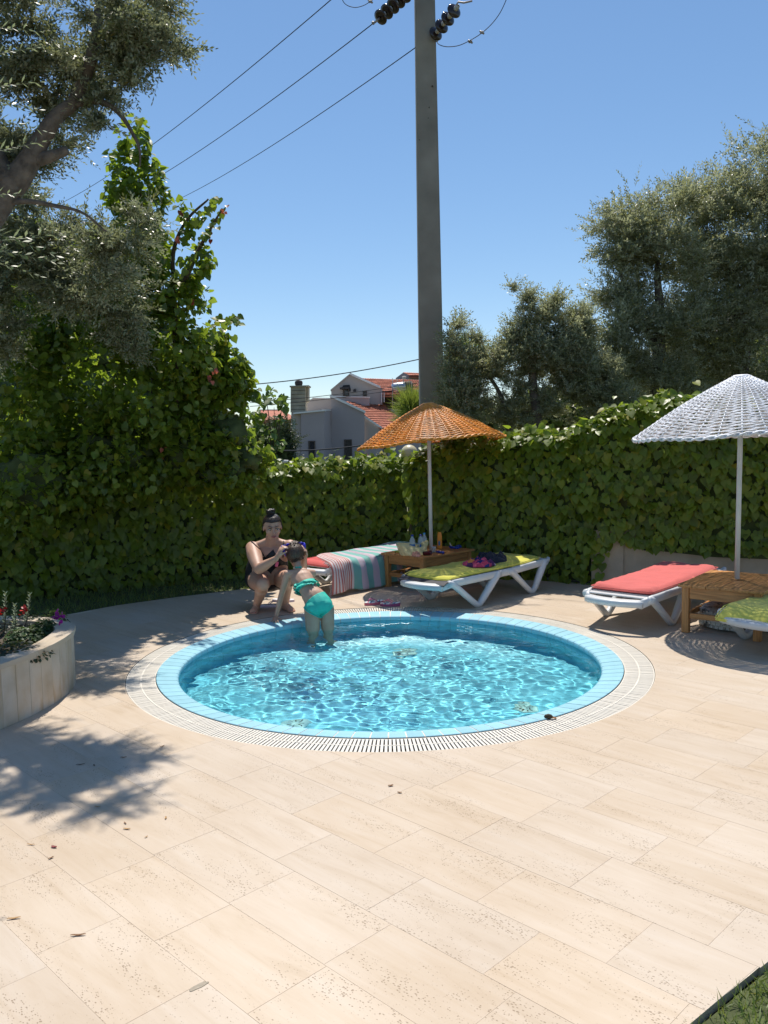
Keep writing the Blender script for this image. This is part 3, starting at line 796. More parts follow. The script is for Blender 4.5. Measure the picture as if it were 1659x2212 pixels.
# pads: soft slab following the rails
def make_cushion(label, lounger_loc, ang, s0, s1, mat, w=.57, th=.028, lift=0.0, sag=.0, seed=0, yoff=0, edge=None):
    nx, ny = 44, 16; V = []; F = []
    O = Vector(lounger_loc)
    t = empty("lounger_cushion", lounger_loc, ang, label, "cushion", "cushions on the sun loungers")
    def top(i, j):
        u, v = i / nx, j / ny; s = s0 + (s1 - s0) * u; y = (v - .5) * w + yoff
        e = min(u, 1 - u) * (s1 - s0) / .05; f = min(v, 1 - v) * w / .045
        k = (1 - (1 - min(1, e)) ** 2.2) ** .5 * (1 - (1 - min(1, f)) ** 2.2) ** .5
        n_ = mnoise.noise(Vector((s * 3.2 + seed, y * 4, seed))) * .018 + mnoise.noise(Vector((s * 11 + seed, y * 9, seed * 2))) * .008
        rounding = .028 * max(0, 1 - e) ** 2 * 0
        xx = s + (.02 * (abs(v - .5) * 2) ** 4 * (1 if u < .5 else -1) if (u < .08 or u > .92) else 0)
        seam = .010 * math.exp(-((s - (s0 + (s1 - s0) * .62)) / .012) ** 2)
        zt = rail_z(s) + lift + .004 + th * k + n_ * k - seam
        zb = rail_z(s) + lift - .004 + (.006 * (1 - k))
        return xx, y, zt, zb
    for side in (0, 1):
        for i in range(nx + 1):
            for j in range(ny + 1):
                x, y, zt, zb = top(i, j); V.append((x, y, zt if side == 0 else zb))
    o = (nx + 1) * (ny + 1); id_ = lambda i, j, k: k * o + i * (ny + 1) + j
    for i in range(nx):
        for j in range(ny):
            F.append((id_(i, j, 0), id_(i + 1, j, 0), id_(i + 1, j + 1, 0), id_(i, j + 1, 0)))
            F.append((id_(i, j, 1), id_(i, j + 1, 1), id_(i + 1, j + 1, 1), id_(i + 1, j, 1)))
    for i in range(nx):
        F.append((id_(i, 0, 1), id_(i + 1, 0, 1), id_(i + 1, 0, 0), id_(i, 0, 0))); F.append((id_(i, ny, 0), id_(i + 1, ny, 0), id_(i + 1, ny, 1), id_(i, ny, 1)))
    for j in range(ny):
        F.append((id_(0, j, 0), id_(0, j + 1, 0), id_(0, j + 1, 1), id_(0, j, 1))); F.append((id_(nx, j, 1), id_(nx, j + 1, 1), id_(nx, j + 1, 0), id_(nx, j, 0)))
    me = mesh_data("pad", V, F, True); me.materials.append(mat); obj("pad", me, None, t)
    # piping round the lower edge
    pts = [top(i, 0) for i in range(0, nx + 1, 2)] + [top(nx, j) for j in range(0, ny + 1, 2)] + [top(i, ny) for i in range(nx, -1, -2)] + [top(0, j) for j in range(ny, -1, -2)]
    q = []
    for p in pts:
        v = Vector((p[0], p[1], p[3] + .018))
        if not q or (v - q[-1]).length > .004: q.append(v)
    mb = MB(); mb.tube(q[:-1], .0045, 6, closed=True); mb.build("piping", edge or mat, t)
    return t
def lounger_at(near_foot, ang, label):
    """near_foot: corner of the near rail at the foot end"""
    c = Vector((near_foot[0], near_foot[1], 0)) + Vector((-math.sin(ang), math.cos(ang), 0)) * (LW / 2)
    return make_lounger(label, c, ang), c
AB = R(45)
lb, cb = lounger_at((.565, 7.90), R(45.5), "white sun lounger with yellow cushion and a heap of clothes, nearest the orange umbrella")
make_cushion("yellow-green cushion in the umbrella's shade, with clothes lying on it", cb, R(45.5), .07, 1.64, M_YEL, seed=1, edge=M_YELB)
AC = R(48)
lc, cc = lounger_at((2.17, 6.94), AC, "white sun lounger with coral red cushion by the low cream wall")
make_cushion("coral red cushion lying in full sun on the lounger by the low wall", cc, AC, .14, 1.64, M_CORAL, seed=5, th=.036)
la, ca = lounger_at((-.60, 8.93), R(45), "white sun lounger behind the child, covered with a striped towel")
make_cushion("dark red cushion showing from under the striped towel", ca, R(45), .05, 1.64, M_RED, seed=9, th=.020)
AD = R(40)
ld, cdd = lounger_at((2.93, 5.97), AD, "white sun lounger with lemon yellow cushion cut by the right edge of the photo")
make_cushion("lemon yellow cushion on the lounger at the right edge, half shaded by the white umbrella", cdd, AD, -.05, 1.62, M_YELB, seed=13, th=.035)
# dark mat edge below the yellow cushion
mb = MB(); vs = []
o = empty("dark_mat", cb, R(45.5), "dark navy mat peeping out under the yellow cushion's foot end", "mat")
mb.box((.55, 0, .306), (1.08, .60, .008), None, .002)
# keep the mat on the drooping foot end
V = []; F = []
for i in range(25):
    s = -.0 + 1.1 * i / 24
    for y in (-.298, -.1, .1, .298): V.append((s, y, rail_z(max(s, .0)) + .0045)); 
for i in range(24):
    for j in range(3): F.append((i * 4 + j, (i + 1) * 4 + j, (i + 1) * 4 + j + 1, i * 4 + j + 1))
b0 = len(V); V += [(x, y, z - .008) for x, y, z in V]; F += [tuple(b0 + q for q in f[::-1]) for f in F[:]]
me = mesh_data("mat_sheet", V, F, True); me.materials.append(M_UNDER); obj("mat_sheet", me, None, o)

# ---- striped towel over lounger A
def towel_mat():
    m, t, n, l, b = new_mat("striped_towel")
    uv = n.new("ShaderNodeUVMap"); uv.uv_map = "UVMap"; sx = n.new("ShaderNodeSeparateXYZ"); l.new(uv.outputs[0], sx.inputs[0])
    teal, lil, wh, red = (.22, .52, .47), (.64, .54, .61), (.76, .70, .68), (.56, .20, .18)
    st = []; x = 0.0
    for i in range(9): st += [(x, red), (x + .0095, wh)]; x += .0205
    cols = [teal, lil, teal, lil]; x = .19; wds = [.058, .072]
    i = 0
    while x < .99: st.append((x, teal if i % 2 == 0 else lil)); x += .062 if i % 2 == 0 else .056; i += 1
    r = ramp(n, st[:31], 'CONSTANT'); l.new(sx.outputs[0], r.inputs[0])
    tc = n.new("ShaderNodeTexCoord"); ns = n.new("ShaderNodeTexNoise"); ns.inputs["Scale"].default_value = 300; l.new(tc.outputs["Object"], ns.inputs[0])
    l.new(r.outputs[0], b.inputs["Base Color"]); b.inputs["Roughness"].default_value = .9; b.inputs["Sheen Weight"].default_value = .2
    bp = n.new("ShaderNodeBump"); bp.inputs["Strength"].default_value = .3; bp.inputs["Distance"].default_value = .004; l.new(ns.outputs["Fac"], bp.inputs["Height"]); l.new(bp.outputs[0], b.inputs["Normal"])
    tr = n.new("ShaderNodeBsdfTranslucent"); l.new(r.outputs[0], tr.inputs[0]); mx = n.new("ShaderNodeMixShader"); mx.inputs[0].default_value = .18
    l.new(b.outputs[0], mx.inputs[1]); l.new(tr.outputs[0], mx.inputs[2]); l.new(mx.outputs[0], n["Material Output"].inputs[0])
    return m
tw = empty("striped_towel", ca, R(45), "mint and lilac striped towel draped over the back lounger, hanging down its near side", "towel")
nu, nv = 120, 50; V = []; F = []; UV = []
S0, S1 = .05, 1.62
for i in range(nu + 1):
    u = i / nu
    for j in range(nv + 1):
        v = j / nv; a = v * .92                              # arc length from the far edge
        s = S0 + (S1 - S0) * u
        flat = .60
        zt = rail_z(s) + .046 + .004 * math.sin(s * 9) + .006 * mnoise.noise(Vector((s * 4, a * 5, 2)))
        if a <= flat:
            y = .31 - a; z = zt - (.02 * max(0, (.05 - a) / .05))
            if a > flat - .06: z -= .012 * ((a - flat + .06) / .06) ** 2
            sx = s + .30 * (1 - a / flat) * (1 - u) ** 2 * 1.0
        else:
            d = a - flat; y = -.292 - .052 * (1 - math.exp(-d * 16)) - .05 * d * (1.2 + math.sin(s * 13)) + .02 * math.sin(s * 21 + 1.2) * d / .3
            z = zt - .012 - d + .03 * d * math.sin(s * 7)
            sx = s + .10 * d * math.sin(s * 3.5) - .16 * d * (1 - u) + .05 * d * u
            y += .012 * mnoise.noise(Vector((s * 10, d * 8, 5)))
        V.append((sx, y, z)); UV.append((u, v))
for i in range(nu):
    for j in range(nv):
        q = lambda a_, b_: a_ * (nv + 1) + b_
        F.append((q(i, j), q(i, j + 1), q(i + 1, j + 1), q(i + 1, j)))
me = mesh_data("cloth", V, F, True); me.materials.append(towel_mat())
ul = me.uv_layers.new(name="UVMap")
for lp in me.loops: ul.data[lp.index].uv = UV[lp.vertex_index]
co = obj("cloth", me, None, tw); md = co.modifiers.new("thick", 'SOLIDIFY'); md.thickness = .004; md.offset = 1
M_FRINGE = simple("fringe_cotton", (.74, .62, .60), .9, .2, 30)
mb = MB()
for j in range(0, nv + 1):
    for e in (0,):
        p = Vector(V[j]); q = p + Vector((-.035 - .01 * math.sin(j * 5), .006 * math.sin(j * 3), -.012 - (.02 if j > 32 else 0)))
        mb.tube([p, p.lerp(q, .5) + Vector((0, .003 * math.sin(j * 7), 0)), q], .0022, 4)
mb.build("fringe", M_FRINGE, tw, kind="stuff")
# ---- heap of clothes on lounger B
def crumple(name, label, cat, loc, ang, sx, sy, h, mat, seed, parts=1):
    t = empty(name, loc, ang, label, cat)
    nx, ny = 60, 44; V = []; F = []
    for side in (0, 1):
        for i in range(nx + 1):
            for j in range(ny + 1):
                u = -1 + 2 * i / nx; v = -1 + 2 * j / ny
                rr_ = math.sqrt(u * u + v * v) or 1e-6; mx = max(abs(u), abs(v)); k = mx / rr_
                x, y = u * k, v * k
                rad_ = 1 + .22 * mnoise.noise(Vector((x * 1.5 + seed, y * 1.5, seed)))
                e = max(0, 1 - mx ** 3)
                fold = abs(mnoise.noise(Vector((x * 2.2 + seed, y * 3.1, 3 + seed)))) * 1.2 + .35 * abs(mnoise.noise(Vector((x * 6, y * 7, seed))))
                z = h * (e ** .5) * (.45 + .9 * fold)
                V.append((x * sx * rad_, y * sy * rad_, z if side == 0 else -.002))
    o = (nx + 1) * (ny + 1); q = lambda i, j, k: k * o + i * (ny + 1) + j
    for i in range(nx):
        for j in range(ny):
            F.append((q(i, j, 0), q(i + 1, j, 0), q(i + 1, j + 1, 0), q(i, j + 1, 0))); F.append((q(i, j, 1), q(i, j + 1, 1), q(i + 1, j + 1, 1), q(i + 1, j, 1)))
    me = mesh_data("folded_cloth", V, F, True); me.materials.append(mat); obj("folded_cloth", me, None, t); return t
def patchwork():
    m, t, n, l, b = new_mat("floral_print")
    tc = n.new("ShaderNodeTexCoord"); vo = n.new("ShaderNodeTexVoronoi"); vo.inputs["Scale"].default_value = 17; l.new(tc.outputs["Object"], vo.inputs["Vector"])
    sp = n.new("ShaderNodeSeparateColor"); l.new(vo.outputs["Color"], sp.inputs[0])
    r = ramp(n, [(0, (.55, .05, .12)), (.25, (.03, .03, .16)), (.42, (.75, .25, .06)), (.55, (.65, .08, .16)), (.72, (.55, .5, .6)), (.82, (.10, .02, .10)), (.92, (.8, .12, .2))], 'CONSTANT'); l.new(sp.outputs[0], r.inputs[0])
    l.new(r.outputs[0], b.inputs["Base Color"]); b.inputs["Roughness"].default_value = .85; return m
M_NAVY = fabric("navy_cloth", (.012, .014, .03))
def on_lounger(c, ang, s, y, z): return Vector((c.x + s * math.cos(ang) - y * math.sin(ang), c.y + s * math.sin(ang) + y * math.cos(ang), z))
crumple("folded_clothes", "bundle of red, orange and navy printed clothes on the yellow cushion", "clothes", on_lounger(cb, R(45.5), .83, -.06, rail_z(.8) + .034), R(20), .17, .15, .075, patchwork(), 2)
crumple("dark_garment", "crumpled black garment lying beside the printed clothes on the yellow cushion", "clothes", on_lounger(cb, R(45.5), 1.12, .0, rail_z(1.1) + .034), R(30), .19, .15, .10, M_NAVY, 7)
# ================================================================= things on the table and the deck
def on_table(dx, dy, z=.385):
    c, s = math.cos(TC_A), math.sin(TC_A); return Vector((TC.x + dx * c - dy * s, TC.y + dx * s + dy * c, z))
M_PET = glassy("clear_plastic", (.75, .85, .9), .06, .62); M_WLAB = simple("blue_label", (.03, .16, .45), .4, .3, 60); M_CAPB = simple("blue_cap", (.01, .03, .30), .35); M_CAPL = simple("light_blue_cap", (.06, .36, .62), .35)
M_WATERIN = glassy("bottled_water", (.7, .8, .85), .02, .75)
def bottle(loc, label, capm, k=1.0, rot=0):
    t = empty("water_bottle", loc, rot, label, "bottle", "water bottles standing by the yellow bag")
    mb = MB(); mb.lathe([(.001, .004), (.030 * k, .002), (.033 * k, .012), (.033 * k, .05), (.031 * k, .058), (.033 * k, .066), (.033 * k, .125), (.031 * k, .145), (.022 * k, .172), (.0125 * k, .186), (.0125 * k, .196)], 24); mb.build("body", M_PET, t)
    mb = MB(); mb.lathe([(.001, .006), (.031 * k, .008), (.031 * k, .05), (.029 * k, .058), (.031 * k, .066), (.031 * k, .11), (.001, .11)], 20); mb.build("water_fill", M_WATERIN, t)
    mb = MB(); mb.lathe([(.0336 * k, .066), (.0338 * k, .068), (.0338 * k, .108), (.0336 * k, .110)], 24); lb_ = mb.build("label_wrap", M_WLAB, t)
    mb = MB(); mb.lathe([(.0142 * k, .194), (.0146 * k, .196), (.0146 * k, .210), (.012 * k, .213), (.001, .213)], 16); mb.build("cap", capm, t)
    for a in range(3):
        mb = MB(); an = -1.9 + a * .5; mb.box((.0341 * k * math.cos(an), .0341 * k * math.sin(an), .088 + .006 * (a % 2)), (.0012, .013, .011), Matrix.Rotation(an, 3, 'Z')); mb.build("white_print", M_PLAST, t)
    return t
bottle(D(891, 1192, 9.34) * 1, "water bottle with dark blue cap, leftmost of the three by the bag", M_CAPB, 1.0, R(-60))
bottle(D(909, 1192, 9.36), "water bottle with dark blue cap, middle of the three by the bag", M_CAPB, 1.0, R(-70))
bottle(D(917, 1192, 9.50), "water bottle with light blue cap, standing behind the other two", M_CAPL, .92, R(-50))
for o in COL.objects:
    if o.name.startswith("water_bottle"): o.location.z = .386
# crinkled see-through yellow bag
def bag(loc, label):
    t = empty("plastic_bag", loc, R(8), label, "bag"); m, tt, n, l, b = new_mat("thin_yellow_plastic")
    b.inputs["Base Color"].default_value = (.74, .68, .40, 1); b.inputs["Roughness"].default_value = .35
    tr = n.new("ShaderNodeBsdfTranslucent"); tr.inputs[0].default_value = (.85, .8, .5, 1); mx = n.new("ShaderNodeMixShader"); mx.inputs[0].default_value = .45; l.new(b.outputs[0], mx.inputs[1]); l.new(tr.outputs[0], mx.inputs[2]); l.new(mx.outputs[0], n["Material Output"].inputs[0])
    tc = n.new("ShaderNodeTexCoord"); vo = n.new("ShaderNodeTexVoronoi"); vo.inputs["Scale"].default_value = 22; l.new(tc.outputs["Object"], vo.inputs[0]); bp = n.new("ShaderNodeBump"); bp.inputs["Distance"].default_value = .01; bp.inputs["Strength"].default_value = .8; l.new(vo.outputs["Distance"], bp.inputs["Height"]); l.new(bp.outputs[0], b.inputs["Normal"])
    V = []; F = []; na_, nh = 64, 14
    for j in range(nh + 1):
        v = j / nh
        for i in range(na_):
            a = 2 * math.pi * i / na_; flare = .92 + .16 * v + .10 * math.sin(math.pi * v)
            r = 1 + .10 * mnoise.noise(Vector((math.cos(a) * 2, math.sin(a) * 2, v * 3))) + .05 * mnoise.noise(Vector((math.cos(a) * 7, math.sin(a) * 7, v * 6)))
            top = .115 + .035 * mnoise.noise(Vector((math.cos(a) * 1.7, math.sin(a) * 1.7, 9))) + .02 * abs(math.cos(a)) ** 2
            V.append((.145 * flare * r * math.cos(a) + (-.03 * v * v if math.cos(a) < -.6 else 0), .075 * flare * r * math.sin(a), v * top + .001))
    for j in range(nh):
        for i in range(na_): F.append((j * na_ + i, j * na_ + (i + 1) % na_, (j + 1) * na_ + (i + 1) % na_, (j + 1) * na_ + i))
    F.append(tuple(range(na_ - 1, -1, -1)))
    me = mesh_data("bag_film", V, F, True); me.materials.append(m); obj("bag_film", me, None, t)
    return t
bl = D(893, 1197, 9.25); bag((bl.x, bl.y, .386), "crinkled pale yellow plastic bag in front of the water bottles")
M_SNACK = simple("snack_pack_print", (.72, .32, .22), .4, .5, 40)
t = crumple("snack_packet", "small crumpled orange and red packet leaning on the yellow bag", "packet", Vector((bl.x + .03, bl.y - .10, .386)), R(-20), .05, .03, .05, M_SNACK, 21)
# sunscreen bottle, orange
sp_ = D(950, 1186, 9.72); t = empty("sunscreen_bottle", (sp_.x, sp_.y, .386), R(-20), "tall flat orange sunscreen bottle beside the umbrella pole", "bottle")
M_ORG = simple("orange_plastic", (.80, .30, .03), .35, .05); M_PRB = simple("blue_print", (.08, .2, .4), .5)
mb = MB(); mb.lathe([(.001, .0), (.025, .001), (.028, .008), (.0285, .09), (.027, .15), (.022, .176), (.015, .190), (.001, .192)], 24, Matrix.Diagonal((1, .6, 1, 1))); mb.build("body", M_ORG, t)
mb = MB(); mb.box((0, -.0176, .065), (.022, .002, .05), None, .0006); mb.build("printed_panel", M_PRB, t)
mb = MB(); mb.lathe([(.027, .0005), (.0285, .002), (.029, .022), (.027, .024)], 20, Matrix.Diagonal((1, .6, 1, 1))); mb.build("cap", M_WHITE if 'M_WHITE' in globals() else M_ORG, t)
# blue diving goggles
gp = D(969, 1182, 9.72); t = empty("diving_goggles", (gp.x + .08, gp.y - .02, .392), R(30), "dark blue diving mask lying on the right end of the table", "goggles")
M_BLUR = simple("blue_rubber", (.012, .04, .30), .35, .15, 12); M_LENS = glassy("goggle_lens", (.1, .2, .35), .05, .4)
mb = MB(); pts = [(.065 * math.cos(a), .036 * math.sin(a), .012 + .008 * math.cos(2 * a)) for a in [i * math.pi / 12 for i in range(24)]]; mb.tube(pts, .010, 8, closed=True); mb.build("skirt", M_BLUR, t)
mb = MB(); pts = [(.08 * math.cos(a), .05 * math.sin(a) + .004, .016 + .012 * math.sin(3 * a)) for a in [i * math.pi / 12 for i in range(24)]]; mb.tube(pts, .005, 6, closed=True, flat=.4); mb.build("strap", M_BLUR, t)
mb = MB(); mb.lathe([(.001, .02), (.05, .018), (.052, .014)], 20, Matrix.Diagonal((1, .55, 1, 1))); mb.build("lens", M_LENS, t)
mb = MB(); mb.tube([(-.04, .02, .02), (-.06, .03, .05), (-.055, .035, .062)], .005, 8); mb.build("snorkel_clip", M_PLAST, t)
# lime water gun
M_LIME = simple("lime_plastic", (.28, .66, .03), .35, .08); M_GREEN = simple("green_plastic", (.05, .30, .04), .35, .08)
wg = G(868, 1193, .40); t = empty("water_gun", (wg.x + .03, wg.y - .0, .402), R(-14), "long green toy water gun with lime nozzle at the front edge of the table", "toy")
mb = MB(); mb.tube([(-.03, 0, .0), (.0, 0, .0), (.13, 0, .0), (.15, 0, 0)], [.012, .017, .017, .013], 14); mb.build("barrel", M_GREEN, t)
mb = MB(); mb.tube([(.15, 0, 0), (.165, 0, 0), (.24, 0, 0), (.255, 0, 0)], [.012, .018, .016, .009], 14); mb.build("nozzle", M_LIME, t)
mb = MB(); mb.tube([(-.10, .0, 0), (-.03, 0, 0)], .006, 10); mb.build("plunger", M_LIME, t)
mb = MB(); mb.box((-.10, 0, 0), (.012, .06, .016), None, .004); mb.build("handle", M_GREEN, t)
# dark red cup, lying
M_WINE = simple("dark_red_plastic", (.11, .012, .02), .25, .1); cp_ = D(935, 1190, 9.19); c_ = G(923, 1196, .41); t = empty("dark_red_cup", (c_.x, c_.y + .03, .412), R(-20), "dark red cup lying on its side in front of the bag", "cup")
Mx = Matrix.Rotation(R(82), 4, 'Y'); mb = MB(); mb.lathe([(.001, -.045), (.019, -.045), (.021, -.043), (.026, .045), (.0275, .047), (.025, .045), (.019, -.041), (.001, -.041)], 22, Mx); mb.build("cup_wall", M_WINE, t)
# small blue torch-like tube
c_ = G(950, 1194, .40); t = empty("blue_tube", (c_.x, c_.y + .03, .403), R(-50), "short dark blue tube lying by the foot of the umbrella pole", "tube")
mb = MB(); mb.tube([(-.05, 0, 0), (.0, 0, 0), (.045, 0, 0)], [.012, .015, .012], 12); mb.build("body", M_BLUR, t); mb = MB(); mb.tube([(.045, 0, 0), (.062, 0, 0)], .017, 12); mb.build("cap", M_BLUR, t)
c_ = G(941, 1191, .40); t = empty("clear_cup", (c_.x - .02, c_.y + .02, .386), 0, "small clear plastic cup behind the dark red cup", "cup"); mb = MB(); mb.lathe([(.001, .001), (.021, .001), (.027, .062), (.0285, .063), (.0262, .061), (.020, .003), (.001, .003)], 20); mb.build("cup_wall", M_PET, t)

# ---- flip-flops
def flipflop(loc, ang, label, solem, topm, strapm, group, thick=.03, L_=.20, wedge=.012):
    t = empty("flip_flop", loc, ang, label, "sandal", group)
    outl = []
    for i in range(36):
        a = 2 * math.pi * i / 36; x = math.cos(a) * L_ / 2
        wdt = .038 * (1 + .18 * math.cos(a)) * (1 - .15 * math.sin(math.pi * .5 * (1 - abs(math.cos(a)))) * (1 if False else .6)); y = math.sin(a) * wdt * L_ / .2; outl.append((x, y))
    for nm, z0, z1, mt, k in (("sole", 0.0, thick - .008, solem, 1.0), ("footbed", thick - .008, thick, topm, .985)):
        V = [Vector((x * k, y * k, z0)) for x, y in outl] + [Vector((x * k, y * k, z1 + wedge * max(0, -x / (L_ / 2)))) for x, y in outl]
        if nm == "footbed": V = [Vector((p.x, p.y, p.z + wedge * max(0, -p.x / (L_ / 2)))) if i < 36 else p for i, p in enumerate(V)]
        n_ = 36; mb = MB(); mb.add(V, [tuple(range(n_ - 1, -1, -1)), tuple(range(n_, 2 * n_))] + [(i, (i + 1) % n_, n_ + (i + 1) % n_, n_ + i) for i in range(n_)]); mb.build(nm, mt, t)
    for sy in (-1, 1):
        mb = MB(); mb.tube([(.062 * L_ / .2, 0, thick), (.052 * L_ / .2, sy * .008, thick + .02), (.02, sy * .028, thick + .032), (-.02, sy * .036, thick + .012), (-.028, sy * .037, thick)], [.004, .006, .009, .008, .005], 8, flat=.5); mb.build("strap", strapm, t)
    return t
def stripes(name, cols, scale=60, ax=0):
    m, tt, n, l, b = new_mat(name); tc = n.new("ShaderNodeTexCoord"); mp = n.new("ShaderNodeMapping"); mp.inputs["Rotation"].default_value = (0, 0, .5); l.new(tc.outputs["Object"], mp.inputs[0]); sx = n.new("ShaderNodeSeparateXYZ"); l.new(mp.outputs[0], sx.inputs[0])
    mm = N(n, "ShaderNodeMath", operation='MULTIPLY'); mm.inputs[1].default_value = scale / 10; l.new(sx.outputs[0], mm.inputs[0]); fr = N(n, "ShaderNodeMath", operation='FRACT'); l.new(mm.outputs[0], fr.inputs[0])
    r = ramp(n, [(i / len(cols), c) for i, c in enumerate(cols)], 'CONSTANT'); l.new(fr.outputs[0], r.inputs[0]); l.new(r.outputs[0], b.inputs["Base Color"]); b.inputs["Roughness"].default_value = .6; return m
M_PINK = simple("pink_foam", (.62, .13, .20), .6, .1); M_STR = stripes("printed_footbed", [(.62, .72, .75), (.08, .10, .28), (.30, .60, .62), (.66, .3, .4), (.75, .72, .74)], 130); M_PURP = simple("purple_strap", (.30, .05, .16), .5)
p = G(808, 1306); flipflop((p.x, p.y, 0), R(200), "pink soled striped flip-flop, left of the pair in front of the yellow lounger", M_PINK, M_STR, M_PURP, "striped flip-flops by the pool edge", .032, .205)
p = G(843, 1309); flipflop((p.x, p.y, 0), R(172), "pink soled striped flip-flop, right of the pair in front of the yellow lounger", M_PURP, M_STR, M_PINK, "striped flip-flops by the pool edge", .032, .205)
M_LILW = simple("lilac_white_foam", (.66, .52, .60), .6, .1); M_WHT = simple("white_foam", (.78, .76, .78), .6, .05)
p = G(586, 1310); flipflop((p.x, p.y, 0), R(10), "lilac and white flip-flop lying between the woman's feet, nearer one", M_LILW, M_WHT, M_LILW, "pale flip-flops between the woman's feet", .022, .24, .004)
p = G(612, 1299); flipflop((p.x, p.y, 0), R(-8), "lilac and white flip-flop lying between the woman's feet, farther one", M_LILW, M_WHT, M_LILW, "pale flip-flops between the woman's feet", .022, .24, .004)

# ---- fallen leaves and bits
M_DRY = simple("dry_leaf_brown", (.20, .09, .03), .7, .3, 40); M_DRY2 = simple("dry_leaf_tan", (.42, .24, .09), .7, .2, 40); M_DRYR = simple("dry_petal_red", (.22, .03, .03), .7, .3, 40); M_DRK = simple("dark_twig", (.05, .035, .02), .8, .3, 40)
def dry_leaf(px, py, L_, W_, ang, mat, label, curl=.0008):
    p = G(px, py); V = []; F = []; K = 8
    for i in range(K + 1):
        u = i / K; w_ = W_ * math.sin(math.pi * min(1, u * .92 + .04)) ** .7
        x = (u - .5) * L_; z = .003 + curl * (2 * u - 1) ** 2 + .0008 * math.sin(u * 9)
        V += [(x, -w_ / 2, z + W_ * .12), (x, 0, z), (x, w_ / 2, z + W_ * .12)]
    for i in range(K):
        for j in (0, 1): F.append((i * 3 + j, (i + 1) * 3 + j, (i + 1) * 3 + j + 1, i * 3 + j + 1))
    b0 = len(V); V += [(x, y, z - .0009) for x, y, z in V]; F += [tuple(b0 + q for q in f[::-1]) for f in F[:]]
    me = mesh_data("fallen_leaf", V, F, True); me.materials.append(mat); o = obj("fallen_leaf", me); o.location = (p.x, p.y, .001); o.rotation_euler = (0, 0, ang)
    tag(o, label, "leaf", "leaves fallen on the paving")
def c7(x, y): return ((0 + x * .9042) / 1.8228, (2900 + y * .9042) / 1.8228)
for (x, y, L_, W_, an, mt, lb) in (
    (340, 868, .062, .010, R(5), M_DRY, "long narrow brown leaf, lowest of the fallen leaves at lower left"),
    (552, 405, .040, .011, R(-8), M_DRY2, "small orange-tan leaf on the open paving below the tree's shadow"),
    (235, 484, .034, .016, R(-20), M_DRYR, "crumpled dark red petal near the left edge of the paving"),
    (222, 532, .03, .010, R(50), M_DRY, "brown leaf curl just below the red petal"),
    (350, 124, .055, .008, R(10), M_DRK, "dark curled leaf lying in the tree's shadow"),
    (410, 128, .028, .008, R(-60), M_DRK, "short dark leaf right beside the one in the shadow"),
    (538, 93, .04, .009, R(5), M_DRY, "narrow brown leaf at the upper right edge of the shadow"),
    (707, 45, .035, .009, R(50), M_DRY, "brown leaf nearest the grate at lower left"),
    (425, 308, .035, .007, R(-5), M_DRY2, "thin tan leaf straight below the tree's shadow"),
    (545, 380, .028, .007, R(-50), M_DRY, "small brown leaf just above the orange-tan one"),
    (722, 357, .032, .009, R(100), M_DRY2, "pale tan leaf standing on edge, right of the orange-tan one"),
    (637, 440, .022, .006, R(60), M_DRY2, "tiny pale curl right below the orange-tan leaf"),
    (60, 795, .055, .010, R(12), M_DRY2, "pale narrow leaf nearest the left edge of the photo"),
    (135, 473, .045, .006, R(-10), M_DRY2, "thin pale sliver left of the red petal")):
    q = c7(x, y); dry_leaf(q[0], q[1], L_ * .85, W_ * .9, an, mt, lb)
def c8(x, y): return ((1500 + x * .9186) / 1.8228, (2900 + y * .9186) / 1.8228)
q = c8(42, 213); dry_leaf(q[0], q[1], .028, .014, R(20), M_DRY, "small crumpled brown leaf in the middle of the paving")
q = c8(80, 243); dry_leaf(q[0], q[1], .024, .010, R(-20), M_DRY, "tiny brown leaf just right of the crumpled one in mid paving")
# beetle-dark leaf lump on the grate
p = G(1185, 1552); t = empty("dark_seed_pod", (p.x, p.y, 0), R(-20), "small dark seed pod lying on the white grate at right", "seed pod")
mb = MB(); mb.lathe([(.001, -.028), (.012, -.02), (.017, 0), (.012, .018), (.001, .026)], 12, Matrix.Translation((0, 0, .012)) @ Matrix.Rotation(R(84), 4, 'Y') @ Matrix.Diagonal((1, .8, 1, 1))); mb.build("husk", M_DRK, t)
mb = MB(); mb.box((.03, .004, .008), (.03, .02, .004), Matrix.Rotation(.3, 3, 'Y')); mb.build("flap", M_DRY, t)
# mortar splash on the paving
p = G(*c7(862, 1090)); V = [];  t_me = MB()
pts = []
for i in range(26):
    a = 2 * math.pi * i / 26; r = 1 + .35 * mnoise.noise(Vector((math.cos(a) * 1.6, math.sin(a) * 1.6, 4)))
    pts.append((.030 * r * math.cos(a) + .012 * math.sin(a), .012 * r * math.sin(a)))
t_me.prism(pts, .0, .0014, Matrix.Rotation(R(35), 4, 'Z')); o = t_me.build("mortar_splash", simple("grey_mortar", (.34, .29, .22), .9, .2, 60)); o.location = (p.x, p.y, .0005); tag(o, "grey dried mortar splash on the paving near the bottom edge", "mortar splash")
